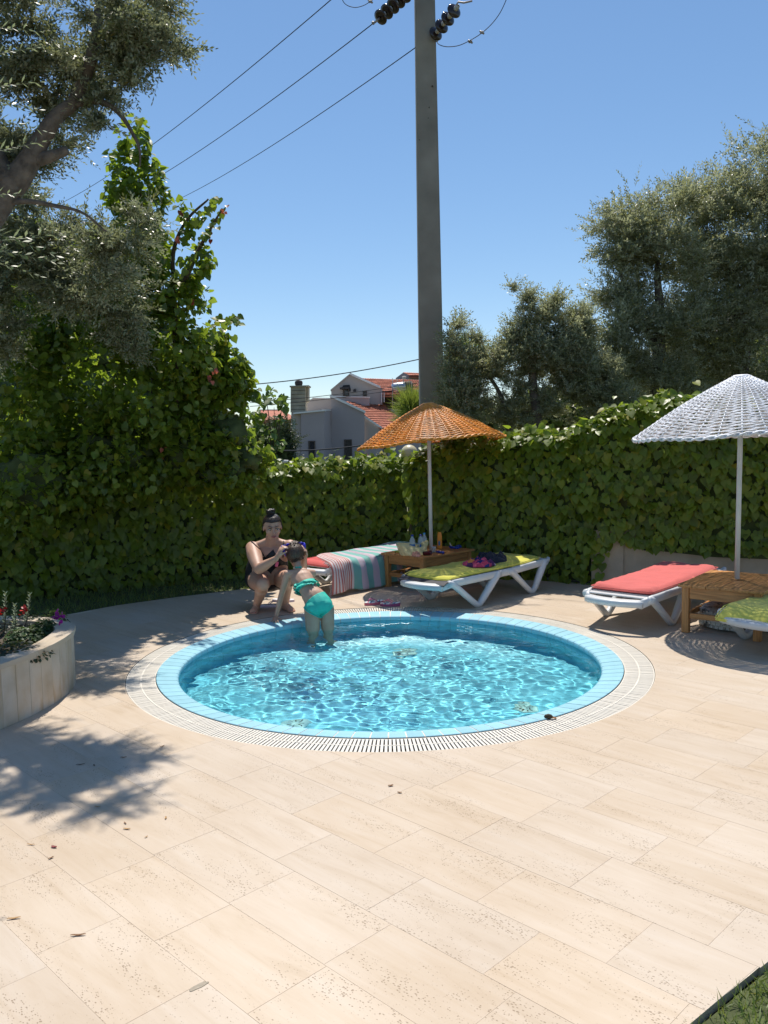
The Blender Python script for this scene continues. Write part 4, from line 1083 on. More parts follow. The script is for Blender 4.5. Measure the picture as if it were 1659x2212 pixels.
# ================================================================= vegetation
def unit(a): return a / np.maximum(np.linalg.norm(a, axis=-1, keepdims=True), 1e-9)
def frames(nrm, tip):
    """rotation matrices with columns x (side), y (tip), z (normal)"""
    n = unit(nrm); y = tip - (tip * n).sum(-1, keepdims=True) * n; y = unit(y); x = np.cross(y, n); return np.stack([x, y, n], -1)
HEART_V = np.array([(0, 0, 0), (-.30, -.14, .05), (-.50, .12, .09), (-.44, .45, .05), (-.2, .76, -.02), (0, 1.0, -.10), (.2, .76, -.02), (.44, .45, .05), (.50, .12, .09), (.30, -.14, .05), (0, .45, -.03)], dtype=float)
HEART_F = np.array([(0, 1, 10), (1, 2, 10), (2, 3, 10), (3, 4, 10), (4, 5, 10), (5, 6, 10), (6, 7, 10), (7, 8, 10), (8, 9, 10), (9, 0, 10)])[:, ::-1]
OVAL_V = np.array([(0, 0, 0), (-.32, .28, .06), (-.34, .58, .05), (0, 1, -.08), (.34, .58, .05), (.32, .28, .06)], dtype=float)
OVAL_F = np.array([(0, 5, 4), (0, 4, 3), (0, 3, 2), (0, 2, 1)])
def place(Vt, Ft, pos, Fr, size):
    """copies of a template -> one vertex and face array"""
    n = len(pos); W = np.einsum('nij,kj->nki', Fr, Vt) * size[:, None, None] + pos[:, None, :]
    F = Ft[None] + (np.arange(n) * len(Vt))[:, None, None]
    return W.reshape(-1, 3), F.reshape(-1, Ft.shape[1])
# olive spray: twig with pairs of narrow leaves
def olive_spray(n=7, L=.22, ll=.055, w=.0075, seed=0):
    r_ = np.random.default_rng(seed); V = []; F = []
    for i in range(n * 2 + 1):
        t = .06 + .94 * (i // 2) / n; side = 1 if i % 2 else -1
        if i == n * 2: side = 0; t = 1
        a = r_.uniform(.5, 1.0) * (1 if i < n * 2 else .1); rot = (i // 2) % 2 * 1.5 + r_.uniform(-.5, .5)
        dirx = np.array([side * np.sin(a) * np.cos(rot), np.cos(a), side * np.sin(a) * np.sin(rot)]); dirx /= np.linalg.norm(dirx)
        up = np.array([0, 0, 1.0]) + r_.normal(0, .4, 3); sv = np.cross(dirx, up); sv /= np.linalg.norm(sv)
        l_ = ll * r_.uniform(.7, 1.15) * (1 - .35 * t); p = np.array([0, t * L, -.03 * t * t]); b = len(V)
        V += [p, p + dirx * l_ * .5 + sv * w, p + dirx * l_, p + dirx * l_ * .5 - sv * w]; F += [(b, b + 1, b + 2), (b, b + 2, b + 3)]
    b = len(V); V += [(-.0018, 0, 0), (.0018, 0, 0), (0, L, -.03), (0, 0, .003)]; F += [(b, b + 1, b + 2), (b + 3, b, b + 2), (b + 1, b + 3, b + 2)]
    return np.array(V), np.array(F)
M_OLIVE = leaf_mat("olive_leaf", (.215, .220, .095), back=(.44, .45, .32), trans=.42, rough=.38, var=.35, spec=.6, tcol=(.42, .46, .16))
M_OLIVED = leaf_mat("backlit_olive_leaf", (.135, .150, .062), back=(.33, .35, .25), trans=.36, rough=.38, var=.4, spec=.6, tcol=(.30, .34, .10))  # darker copy of the olive leaf: backlit shade put into its colour
M_IVY = leaf_mat("ivy_leaf", (.175, .235, .026), trans=.50, rough=.40, var=.35, yellow=.15, tcol=(.42, .58, .04), spec=.5)
M_VINE = leaf_mat("vine_leaf", (.145, .205, .026), trans=.48, rough=.36, var=.4, yellow=.25, tcol=(.42, .58, .04), spec=.55)
M_FEATH = leaf_mat("feathery_leaf", (.16, .22, .04), trans=.45, rough=.6, var=.3, tcol=(.5, .6, .08))
M_BARK = simple("olive_bark", (.15, .118, .095), .95, .5, 16, 1.6, 34)
M_TWIG = simple("twig_brown", (.09, .065, .04), .9, .3, 20)
M_CORE = simple("foliage_core_shade", (.065, .088, .028), .95, .5, 6, 1.0, 9)  # dark green for the filler cores; the inner shade is in the colour
M_REDLF = leaf_mat("young_red_leaf", (.34, .09, .05), trans=.4, tcol=(.7, .2, .1))
M_MAG = leaf_mat("magenta_bract", (.42, .02, .16), trans=.4, tcol=(.7, .05, .3))

# ---- ivy hedge: a wall-hugging skin of heart leaves
def poly_at(poly, d):
    for i in range(len(poly) - 1):
        a = Vector(poly[i][:2]); b = Vector(poly[i + 1][:2]); L = (b - a).length
        if d <= L or i == len(poly) - 2:
            t = d / L; return a.lerp(b, t), (b - a).normalized(), poly[i][2] + (poly[i + 1][2] - poly[i][2]) * t, (poly[i][3] + (poly[i + 1][3] - poly[i][3]) * t)
        d -= L
def hedge(label, poly, dens, size, thick, seed, mat=M_IVY, group="ivy hedges behind the pool deck"):
    """poly: (x, y, height, bottom) of the hedge's near face, left to right; depth goes away from the viewer"""
    t = empty("ivy_hedge", (0, 0, 0), 0, label, "hedge", group)
    r_ = np.random.default_rng(seed); total = sum((Vector(poly[i + 1][:2]) - Vector(poly[i][:2])).length for i in range(len(poly) - 1))
    # dark filler core: shade between the leaves is put into its colour
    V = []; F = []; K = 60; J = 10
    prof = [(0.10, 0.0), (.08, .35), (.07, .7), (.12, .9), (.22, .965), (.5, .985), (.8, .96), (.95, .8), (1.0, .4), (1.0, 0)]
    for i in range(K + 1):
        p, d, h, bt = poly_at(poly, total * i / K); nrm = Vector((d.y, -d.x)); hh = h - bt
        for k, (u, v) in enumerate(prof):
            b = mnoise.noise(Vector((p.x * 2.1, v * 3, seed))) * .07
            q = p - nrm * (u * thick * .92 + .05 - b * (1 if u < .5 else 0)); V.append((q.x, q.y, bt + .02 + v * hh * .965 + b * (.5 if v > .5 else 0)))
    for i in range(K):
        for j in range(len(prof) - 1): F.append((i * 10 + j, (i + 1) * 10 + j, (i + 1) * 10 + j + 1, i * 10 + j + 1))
    me = mesh_data("dark_core", V, F, True); me.materials.append(M_CORE); obj("dark_core", me, None, t)
    n = int(total * dens)
    pos = np.zeros((n, 3)); nr_ = np.zeros((n, 3)); tip = np.zeros((n, 3))
    for i in range(n):
        p, d, h, bt = poly_at(poly, total * r_.uniform()); nrm = Vector((d.y, -d.x)); hh = h - bt
        bulge = .10 * mnoise.noise(Vector((p.x * 1.7, seed, 0))) + .06
        htop = h + .13 * mnoise.noise(Vector((p.x * 2.3, p.y * 2, seed))) + .05 * mnoise.noise(Vector((p.x * 8, 4, seed)))
        r1 = r_.uniform()
        if r1 < .56:                                             # face
            v = r_.uniform() ** .9; z = bt + v * (htop - bt); lump = .10 * mnoise.noise(Vector((p.x * 3.1, z * 3.4, seed))) + .05
            out = lump + bulge * (v ** 3) - .02 + r_.uniform(-.05, .02); q = p + nrm * out
            # ragged lower hem
            if z < bt + .10 + .12 * mnoise.noise(Vector((p.x * 5, 9, seed))) and bt > .1: z += .12
            pos[i] = (q.x, q.y, z); nn = Vector((nrm.x, nrm.y, .45)) + Vector(r_.normal(0, .26, 3)); tp = Vector((0, 0, -1)) + Vector(r_.normal(0, .32, 3))
            if v > .88: nn += Vector((0, 0, .9 * (v - .88) / .12)); tp += Vector((nrm.x, nrm.y, 0)) * .8
        else:                                                    # top, with shoots sticking up
            u = r_.uniform() ** .85; q = p - nrm * (u * thick - .10); up = .12 * mnoise.noise(Vector((q.x * 4, q.y * 4, seed + 5))) + r_.exponential(.035)
            edge = .16 * max(0, (.22 - u) / .22) ** 2 + .10 * max(0, (u - .8) / .2) ** 2
            pos[i] = (q.x, q.y, htop + up * .7 - edge); nn = Vector((nrm.x * .5, nrm.y * .5, 1)) + Vector(r_.normal(0, .48, 3)); tp = Vector((nrm.x, nrm.y, -.5)) + Vector(r_.normal(0, .7, 3))
        nr_[i] = nn; tip[i] = tp
    sz = size * r_.uniform(.55, 1.2, n)
    Fr = frames(nr_, tip)
    # the 300 that show largest stay single leaves
    camd = np.linalg.norm(pos - np.array([0, 0, EYE]), axis=1); score = sz / camd * (1 + .0 * pos[:, 2]) * np.where(np.abs(pos[:, 0]) < .47 * pos[:, 1], 1, .3)
    order = np.argsort(-score); big = order[:300]; rest_ = order[300:]
    Vv, Ff = place(HEART_V, HEART_F, pos[rest_], Fr[rest_], sz[rest_])
    o = obj("foliage", tri_mesh("foliage", Vv, Ff, mat, False), None, t); o["kind"] = "stuff"
    lm = tri_mesh("leaf", HEART_V, HEART_F, mat)
    for i in big:
        o = obj("leaf", lm, None, t); M = Matrix([[*Fr[i][0], pos[i][0]], [*Fr[i][1], pos[i][1]], [*Fr[i][2], pos[i][2]], [0, 0, 0, 1]])
        o.matrix_world = M @ Matrix.Scale(float(sz[i]), 4)
    return t
hedge("ivy hedge behind the right loungers, rising to the right over a low cream wall",
      [(.30, 10.45, 1.42, 0), (.75, 10.18, 1.52, 0), (1.25, 9.92, 1.60, 0), (1.9, 9.62, 1.62, 0), (2.36, 9.33, 1.78, .0), (2.50, 9.26, 1.86, .36), (3.0, 9.12, 1.98, .36), (3.5, 9.0, 1.98, .30), (4.1, 8.87, 1.9, .28), (5.4, 8.62, 1.95, .25)], 1500, .090, .55, 5)
hedge("lower ivy hedge behind the squatting woman, its top bright in the sun",
      [(-6.0, 8.7, 1.5, 0), (-4.2, 9.0, 1.4, 0), (-3.0, 9.75, 1.35, 0), (-2.0, 10.25, 1.28, 0), (-1.2, 10.55, 1.28, 0), (-.45, 10.75, 1.30, 0), (.30, 10.80, 1.38, 0)], 1350, .088, .75, 17)

# ---- low stucco wall showing under the right hedge
M_STUC = simple("cream_stucco", (.50, .40, .30), .95, .14, 5, .5, 130)
wall = empty("garden_wall", (0, 0, 0), 0, "low cream stucco wall with a pilaster showing under the right ivy hedge", "wall")
WP = [(2.42, 9.38), (3.3, 9.17), (4.8, 8.86), (6.5, 8.5)]
def wall_strip(name, pts, th, z0, z1, off=0):
    mb = MB()
    for i in range(len(pts) - 1):
        a = Vector(pts[i]); b = Vector(pts[i + 1]); d = (b - a).normalized(); n_ = Vector((-d.y, d.x)); e = .0 if i == 0 else .0
        P = [a - n_ * off, b - n_ * off, b + n_ * th, a + n_ * th]; mb.prism([(p.x, p.y) for p in P], z0, z1)
    return mb.build(name, M_STUC, wall)
wall_strip("wall_face", WP, .18, 0, .62)
wall_strip("wall_coping", WP, .22, .62, .66, .0)
mb = MB(); a = Vector(WP[0]); b = Vector(WP[1]); d = (b - a).normalized(); nn = Vector((-d.y, d.x)); c = a - d * .02
mb.prism([(p.x, p.y) for p in (c - nn * .035 - d * .10, c - nn * .035 + d * .24, c + nn * .2 + d * .24, c + nn * .2 - d * .10)], 0, .60); mb.build("pilaster", M_STUC, wall)

# ---- trees
def limb(pts, radii, name, parent, mat=M_BARK, n=12, wob=.015, seed=0):
    """smooth bent limb through points"""
    P = [Vector(p) for p in pts]; out = []; rd = []
    for i in range(len(P) - 1):
        p0 = P[max(i - 1, 0)]; p1 = P[i]; p2 = P[i + 1]; p3 = P[min(i + 2, len(P) - 1)]
        for k in range(8):
            t = k / 8; q = .5 * ((2 * p1) + (p2 - p0) * t + (2 * p0 - 5 * p1 + 4 * p2 - p3) * t * t + (3 * p1 - p0 - 3 * p2 + p3) * t ** 3)
            r_ = radii[i] + (radii[i + 1] - radii[i]) * t
            q += Vector((mnoise.noise(q * 3 + Vector((seed, 0, 0))), mnoise.noise(q * 3 + Vector((0, seed, 5))), 0)) * wob
            out.append(q); rd.append(r_ * (1 + .12 * mnoise.noise(q * 6)))
    out.append(P[-1]); rd.append(radii[-1])
    mb = MB(); mb.tube(out, rd, n); return mb.build(name, mat, parent)
def blob_points(blobs, n, r_, shell=.55, gap=-.12):
    """points in the outer shell of a set of ellipsoids, clumped by noise"""
    w_ = np.array([b[3] * b[4] + b[4] * b[5] + b[3] * b[5] for b in blobs]); w_ = w_ / w_.sum()
    pos = []; nr = []
    while len(pos) < n:
        b = blobs[r_.choice(len(blobs), p=w_)]
        d = r_.normal(0, 1, 3); d /= np.linalg.norm(d); rad = shell + (1 - shell) * r_.uniform() ** .6
        q = np.array(b[:3]) + d * np.array(b[3:6]) * rad
        nz = mnoise.noise(Vector(q * 1.9)) + .5 * mnoise.noise(Vector(q * 4.5))
        if nz < gap and r_.uniform() < .88: continue
        q += d * .16 * nz
        pos.append(q); nr.append(d)
    return np.array(pos), np.array(nr)
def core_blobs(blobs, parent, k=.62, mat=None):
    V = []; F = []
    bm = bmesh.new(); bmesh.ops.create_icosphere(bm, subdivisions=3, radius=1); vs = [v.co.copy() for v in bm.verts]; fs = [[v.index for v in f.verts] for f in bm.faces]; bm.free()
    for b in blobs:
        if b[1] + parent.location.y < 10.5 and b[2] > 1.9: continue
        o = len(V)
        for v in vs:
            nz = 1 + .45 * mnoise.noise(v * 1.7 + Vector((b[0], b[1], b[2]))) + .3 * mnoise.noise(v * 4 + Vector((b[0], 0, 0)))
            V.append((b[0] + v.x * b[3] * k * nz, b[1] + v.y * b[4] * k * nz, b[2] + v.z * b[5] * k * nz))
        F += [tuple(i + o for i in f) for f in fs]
    me = mesh_data("dark_core", V, F, True); me.materials.append(mat or M_CORE); o = obj("dark_core", me, None, parent); o["kind"] = "stuff"; return o
SPR = [olive_spray(seed=s) for s in range(4)]
def olive_crown(blobs, nspray, seed, parent, scale=1.0, mat=M_OLIVE, up=.35, shell=.35, core=0.0, name="crown", gap=-.12, clus=22, csz=.28):
    r_ = np.random.default_rng(seed); K = max(40, nspray // clus); cpos, cnr = blob_points(blobs, K, r_, shell, gap)
    ci = r_.integers(0, K, nspray); spread = np.median([b[3] for b in blobs]) * csz; off3 = r_.normal(0, 1, (nspray, 3)) * spread * r_.uniform(.5, 1.2, K)[ci][:, None]
    pos = cpos[ci] + off3 * np.array([1, 1, .8]); nr = unit(cnr[ci] * .6 + off3 / max(spread, 1e-6) * .6)
    tipd = nr + np.array([0, 0, up]) + r_.normal(0, .55, (nspray, 3)); nrm = np.cross(tipd, r_.normal(0, 1, (nspray, 3))) * .8 + np.array([0, 0, .7])
    Fr = frames(nrm, tipd); Fr = frames(np.einsum('nij,j->ni', Fr, np.array([0, 0, 1.])), tipd)
    Vs = []; Fs = []; off = 0
    for k in range(4):
        sel = np.arange(nspray) % 4 == k; Vv, Ff = place(SPR[k][0], SPR[k][1], pos[sel] - unit(tipd[sel]) * .1 * scale, Fr[sel], r_.uniform(.8, 1.3, sel.sum()) * scale)
        Vs.append(Vv); Fs.append(Ff + off); off += len(Vv)
    o = obj(name, tri_mesh(name, np.concatenate(Vs), np.concatenate(Fs), mat), None, parent)
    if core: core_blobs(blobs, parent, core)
    return o
def leafy(blobs, n, size, seed, parent, mat=M_VINE, tmpl=(HEART_V, HEART_F), shell=.6, core=.72, droop=.8, name="foliage"):
    r_ = np.random.default_rng(seed); pos, nr = blob_points(blobs, n, r_, shell)
    nrm = nr * .55 + np.array([0, 0, .75]) + r_.normal(0, .7, (n, 3)); tip = nr * .6 + np.array([0, 0, -droop]) + r_.normal(0, .5, (n, 3))
    Vv, Ff = place(tmpl[0], tmpl[1], pos, frames(nrm, tip), size * r_.uniform(.4, 1.2, n))
    o = obj(name, tri_mesh(name, Vv, Ff, mat), None, parent)
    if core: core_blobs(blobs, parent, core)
    return o
def B(px, py, Y, rx, rz, ry=None):
    """ellipsoid clump: where it stands (sight line and distance) and its size in pixels across"""
    p = D(px, py, Y); k = Y / 1839; return (p.x, p.y, p.z, rx * k, (ry if ry else (rx + rz) / 2) * k, rz * k)

# old olive leaning in from the left
t = empty("olive_tree", (-3.7, 6.3, 0), 0, "old olive tree with a bare forked limb at the upper left, shading the planter", "tree")
Y0 = 6.5
def W(px, py, Y=Y0): return D(px, py, Y)
def L_(o, *a): return o
org = Vector((-3.7, 6.3, 0))
tr_pts = [Vector((-3.75, 6.2, -.05)), Vector((-3.6, 6.3, 1.3)), Vector((-3.25, 6.4, 2.8)), W(-10, 440), W(45, 375), W(85, 310), W(120, 255), W(155, 225)]
for nm, pts, rd in (("trunk", tr_pts, [.22, .17, .14, .115, .090, .068, .056, .048]),
                    ("main_limb", [W(150, 232), W(172, 190), W(195, 130), W(208, 70), W(215, 0), W(228, -120)], [.048, .045, .042, .038, .034, .02]),
                    ("arching_branch", [W(160, 225), W(195, 218), W(232, 225), W(262, 250), W(283, 282), W(300, 320), W(300, 360)], [.028, .021, .019, .016, .013, .01, .005]),
                    ("sawn_stump", [W(85, 345), W(112, 338), W(130, 331), W(146, 324)], [.05, .042, .037, .031]),
                    ("cut_knot", [W(160, 215), W(176, 206)], [.035, .03]),
                    ("left_limb", [W(15, 400), W(-30, 300), W(-40, 200), W(-60, 60)], [.1, .08, .06, .04]),
                    ("lower_branch", [W(0, 440), W(60, 435), W(120, 445), W(180, 460), W(230, 500)], [.03, .02, .015, .01, .006])):
    o = limb([p - org for p in pts], rd, nm, t)
bl = [B(60, 60, 6.5, 130, 120), B(235, 70, 6.6, 110, 90), B(330, 80, 6.7, 72, 56), B(300, 20, 6.3, 110, 60), B(150, 170, 6.8, 70, 60), B(320, 150, 6.6, 55, 45), B(40, 240, 6.7, 90, 110), B(405, 60, 6.5, 30, 24), B(330, 125, 6.5, 60, 40),
      B(-60, 330, 6.7, 110, 90), B(180, -50, 6.4, 150, 60), B(350, -30, 6.5, 70, 36), B(215, 200, 6.6, 36, 26), B(355, 205, 6.5, 22, 14), B(-40, -40, 6.3, 160, 90), B(230, 245, 6.5, 18, 22), B(375, 110, 6.6, 42, 32), B(335, 410, 7.2, 24, 45), B(318, 345, 7.2, 14, 26), B(345, 470, 7.1, 22, 26), B(-140, 160, 6.2, 120, 140)]
bl = [(b[0] - org.x, b[1] - org.y, b[2] - org.z, *b[3:]) for b in bl]
olive_crown(bl, 4700, 21, t, scale=.92, up=.1, shell=.1, gap=.05, clus=34, csz=.22, mat=M_OLIVED)
bl = [B(50, 500, 8.1, 100, 65), B(150, 480, 8.2, 55, 28), B(220, 560, 7.5, 80, 60), B(60, 620, 8.0, 120, 80), B(200, 640, 7.9, 80, 50), B(310, 520, 7.7, 50, 70), B(340, 450, 7.6, 22, 45), B(250, 720, 8.3, 60, 40), B(130, 560, 8.1, 120, 70), B(20, 420, 7.8, 60, 30), B(40, 720, 8.0, 60, 40)]
bl = [(b[0] - org.x, b[1] - org.y, b[2] - org.z, *b[3:]) for b in bl]
olive_crown(bl, 3200, 22, t, scale=.98, mat=M_OLIVED, up=-.15, shell=.2, core=0, gap=.02, name="lower_crown")
# shoots of a near olive at the left edge
t = empty("young_olive", (-2.85, 4.75, .3), 0, "pale green olive shoots hanging in at the left edge, close to the camera", "tree")
org = Vector((-2.85, 4.75, .3)); Vs = []; Fs = []; off = 0; r_ = np.random.default_rng(4)
SH = olive_spray(9, .26, .052, .0066, 9)
limb([(0, 0, 0), (.03, 0, 1.1), (.10, -.05, 2.2), (.2, -.1, 3.1)], [.035, .03, .022, .012], "trunk", t)
for (px, py, dx, dy) in ((-15, 60, 1, -.3), (-20, 120, 1, -.5), (-25, 190, 1, -.4), (-20, 255, 1, -.25), (-20, 330, 1, .1), (-25, 420, 1, -.1), (-20, 500, 1, .25), (-10, 540, 1, .05), (5, 520, .9, .4), (-30, 220, 1, -.7), (-35, 560, 1, .2)):
    p = D(px, py, 4.2) - org; a0 = Vector((.05, -.03, max(.9, p.z - .75)))
    limb([a0, a0.lerp(p, .55) + Vector((0, 0, .08)), p], [.010, .006, .003], "branch", t, M_TWIG, 6)
    tipd = np.array([[dx, 0.1, -dy * .9]]); nrm = np.array([[.1, -.5, 1.]]) + r_.normal(0, .2, (1, 3))
    Vv, Ff = place(SH[0], SH[1], np.array([p]), frames(nrm, tipd), np.array([r_.uniform(.85, 1.2)])); Vs.append(Vv); Fs.append(Ff + off); off += len(Vv)
mb_m = leaf_mat("young_olive_leaf", (.13, .165, .06), back=(.32, .36, .25), trans=.3, rough=.4, var=.2, tcol=(.4, .5, .15))
obj("foliage", tri_mesh("foliage", np.concatenate(Vs), np.concatenate(Fs), mb_m), None, t)

# climbing vine wrapped round a pillar of stems, with long shoots
t = empty("climbing_vine", (-2.3, 9.2, 0), 0, "tall leafy climbing vine on the left with long shoots against the sky", "vine"); org = Vector((-2.3, 9.2, 0))
def loc(bl): return [(b[0] - org.x, b[1] - org.y, b[2] - org.z, *b[3:]) for b in bl]
for k, pts in enumerate(([W(330, 900, 9.5), W(320, 700, 9.4), W(310, 500, 9.1), W(300, 380, 9.0)], [W(380, 900, 9.3), W(380, 700, 9.2), W(375, 560, 9.1), W(400, 480, 9.0), W(450, 430, 8.9)], [W(300, 1060, 9.6), W(320, 960, 9.5), W(330, 880, 9.4)], [W(360, 640, 9.1), W(400, 600, 9.0), W(440, 520, 8.95), W(478, 455, 8.9)])):
    limb([p - org for p in pts], list(np.linspace(.04, .008, len(pts))), "stem", t, M_TWIG, 7)
bl = loc([B(285, 500, 9.3, 60, 80), B(265, 440, 9.3, 40, 40), B(385, 650, 9.2, 70, 60), B(430, 725, 9.3, 50, 45), B(190, 580, 9.4, 110, 90), B(70, 560, 9.4, 110, 80), B(330, 570, 9.1, 70, 60), B(440, 560, 9.0, 18, 30), B(300, 300, 9, 26, 38), B(310, 370, 9, 32, 40), B(255, 350, 9, 22, 22), B(255, 400, 9, 18, 24), B(325, 440, 9.1, 44, 55), B(350, 520, 9.1, 52, 60), B(395, 470, 9, 20, 30), B(400, 560, 9.1, 36, 50), B(350, 620, 9.2, 62, 60), B(400, 620, 9.1, 30, 30),
          B(290, 700, 9.2, 70, 70), B(370, 760, 9.2, 90, 90), B(250, 600, 9.2, 50, 60), B(330, 860, 9.3, 130, 110), B(180, 820, 9.2, 120, 130), B(60, 860, 9.1, 120, 150), B(230, 980, 9.3, 150, 100), B(80, 1040, 9.0, 140, 120), B(60, 720, 9.1, 100, 90), B(180, 700, 9.1, 80, 80)])
leafy(bl, 15500, .080, 31, t, core=.55, shell=.4)
Vp = []; 
shoots = []
for (a, b, n_) in (((395, 520), (470, 425), 26), ((430, 470), (468, 422), 12), ((390, 600), (482, 450), 34), ((415, 560), (450, 490), 14), ((405, 690), (412, 640), 12), ((440, 760), (500, 680), 22), ((300, 300), (292, 268), 8), ((240, 345), (262, 338), 6), ((232, 398), (262, 396), 8), ((430, 585), (462, 566), 14)):
    for i in range(n_):
        u = (i + r_.uniform()) / n_; p = D(a[0] + (b[0] - a[0]) * u + r_.normal(0, 7 * (1 - u * .6)), a[1] + (b[1] - a[1]) * u + r_.normal(0, 7 * (1 - u * .6)), 8.95 + r_.normal(0, .06)); shoots.append(p - org)
sp2 = np.array([tuple(p) for p in shoots]); nq = len(sp2)
Vv, Ff = place(HEART_V, HEART_F, sp2, frames(r_.normal(0, .5, (nq, 3)) + np.array([.2, -.8, .4]), r_.normal(0, .35, (nq, 3)) + np.array([0, 0, -1])), .078 * r_.uniform(.6, 1.1, nq))
obj("shoot_leaves", tri_mesh("shoot_leaves", Vv, Ff, M_VINE), None, t)["kind"] = "stuff"
rd = [D(x + r_.normal(0, 5), y + r_.normal(0, 7), 8.9) - org for (x, y) in [(482, 452)] * 5 + [(452, 512)] * 4 + [(412, 652)] * 5 + [(388, 465)] * 5 + [(385, 520)] * 4 + [(455, 815)] * 5 + [(350, 980)] * 3 + [(470, 800)] * 3 + [(310, 460)] * 3]
sp3 = np.array([tuple(p) for p in rd]); nq = len(sp3)
Vv, Ff = place(HEART_V, HEART_F, sp3, frames(r_.normal(0, .6, (nq, 3)) + np.array([0, -.8, .4]), r_.normal(0, .5, (nq, 3)) + np.array([0, 0, -1])), .05 * r_.uniform(.6, 1.1, nq)); obj("young_leaves", tri_mesh("young_leaves", Vv, Ff, M_REDLF), None, t)["kind"] = "stuff"

# broad leafy shrub right of the vine
t = empty("leafy_shrub", (-1.9, 10.9, 0), 0, "big dark green leafy shrub between the vine and the house", "shrub"); org = Vector((-1.9, 10.9, 0))
limb([(0, 0, -.05), (.05, 0, .8), (.1, -.3, 1.6), (.3, -.9, 2.1)], [.08, .07, .05, .02], "trunk", t, M_TWIG)
bl = loc([B(460, 740, 9.6, 40, 50), B(480, 800, 9.6, 52, 60), B(500, 860, 9.6, 52, 60), B(440, 860, 9.7, 90, 90), B(500, 930, 9.6, 60, 55), B(400, 960, 9.6, 120, 80), B(540, 990, 9.7, 50, 40), B(480, 1010, 9.7, 90, 50), B(200, 1000, 9.5, 160, 100)])
leafy(bl, 6800, .095, 37, t, core=.55, shell=.45)
pts_ = [D(x + r_.normal(0, 8), y + r_.normal(0, 8), 9.6) - org for (x, y) in [(505, 690)] * 14 + [(490, 725)] * 14 + [(540, 800)] * 12 + [(545, 850)] * 10 + [(470, 690)] * 6 + [(553, 900)] * 10 + [(560, 960)] * 12 + [(520, 780)] * 10]
sp3 = np.array([tuple(p) for p in pts_]); nq = len(sp3)
Vv, Ff = place(HEART_V, HEART_F, sp3, frames(r_.normal(0, .6, (nq, 3)) + np.array([0, -.8, .5]), r_.normal(0, .4, (nq, 3)) + np.array([.2, 0, -1])), .09 * r_.uniform(.6, 1.1, nq)); obj("shoot_leaves", tri_mesh("shoot_leaves", Vv, Ff, M_VINE), None, t)["kind"] = "stuff"

# fig sapling sprigs in front of the chimney
t = empty("fig_sapling", (-1.35, 11.4, 0), 0, "young fig with light green leaves standing before the stone chimney", "tree"); org = Vector((-1.35, 11.4, 0))
base = D(585, 1010, 11.4) - org
for e in ((605, 930), (592, 880), (575, 850), (610, 870), (600, 905), (565, 890)):
    limb([base, (D((585 + e[0]) / 2 + 3, (1010 + e[1]) / 2, 11.4) - org), D(e[0], e[1], 11.4) - org], [.012, .008, .003], "stem", t, M_TWIG, 6)
pts_ = [D(x + r_.normal(0, 8), y + r_.normal(0, 7), 11.4 + r_.normal(0, .12)) - org for (x, y) in [(607, 862)] * 12 + [(580, 855)] * 16 + [(570, 872)] * 10 + [(600, 905)] * 10 + [(612, 875)] * 10 + [(585, 935)] * 16 + [(560, 925)] * 26 + [(600, 960)] * 14 + [(572, 985)] * 24 + [(550, 895)] * 20 + [(590, 1000)] * 20]
sp3 = np.array([tuple(p) for p in pts_]); nq = len(sp3)
Vv, Ff = place(HEART_V, HEART_F, sp3, frames(r_.normal(0, .6, (nq, 3)) + np.array([0, -.5, .8]), r_.normal(0, .6, (nq, 3)) + np.array([0, 0, -.5])), .10 * r_.uniform(.6, 1.1, nq)); obj("crown", tri_mesh("crown", Vv, Ff, leaf_mat("fig_leaf", (.10, .17, .04), trans=.4, tcol=(.35, .5, .06), rough=.45)), None, t)

# olives beyond the right hedge
def olive(label, base, blobs, nsp, seed, scale, stems, core=0, shell=.05, up=.45):
    t = empty("olive_tree", base, 0, label, "tree", "olive trees beyond the right hedge"); o_ = Vector(base)
    for pts, rd in stems: limb([Vector(p) - o_ for p in pts], rd, "trunk" if rd[0] > .07 else "branch", t, M_BARK, 9)
    bl = [(b[0] - o_.x, b[1] - o_.y, b[2] - o_.z, *b[3:]) for b in blobs]
    olive_crown(bl, nsp, seed, t, scale=scale, up=up, shell=shell, core=core); return t
Yb = 13.5
olive("tall dark olive tree filling the right side beyond the white umbrella", (5.2, 14, 0), [B(1600, 560, Yb, 110, 200), B(1520, 700, Yb, 100, 150), B(1640, 410, Yb, 70, 90), B(1540, 460, Yb, 70, 90), B(1650, 790, Yb, 110, 90), B(1480, 430, Yb, 40, 50), B(1730, 540, Yb, 120, 240), B(1600, 370, Yb, 50, 34), B(1500, 820, Yb, 100, 70), B(1665, 345, Yb, 40, 40)], 9200, 51, 1.25,
      [([(5.2, 14, -.05), D(1600, 800, Yb), D(1590, 650, Yb), D(1560, 500, Yb)], [.16, .12, .09, .03]), ([D(1600, 780, Yb), D(1650, 640, Yb), D(1660, 480, Yb)], [.06, .05, .02])])
Yb = 12.8
olive("rounded olive tree with paler leaves, left of the tall dark one", (3.9, 12.8, 0), [B(1330, 530, Yb, 60, 60), B(1400, 480, Yb, 70, 60), B(1340, 640, Yb, 55, 60), B(1430, 570, Yb, 80, 80), B(1360, 720, Yb, 80, 70), B(1450, 700, Yb, 70, 80), B(1340, 800, Yb, 90, 60), B(1440, 810, Yb, 80, 50), B(1300, 500, Yb, 26, 26), B(1470, 440, Yb, 50, 40)], 6000, 52, 1.1,
      [([(3.9, 12.8, -.05), D(1420, 840, Yb), D(1425, 700, Yb), D(1420, 560, Yb)], [.12, .10, .08, .03]), ([D(1420, 760, Yb), D(1360, 640, Yb), D(1330, 560, Yb)], [.05, .04, .015])], core=0)
Yb = 11.8
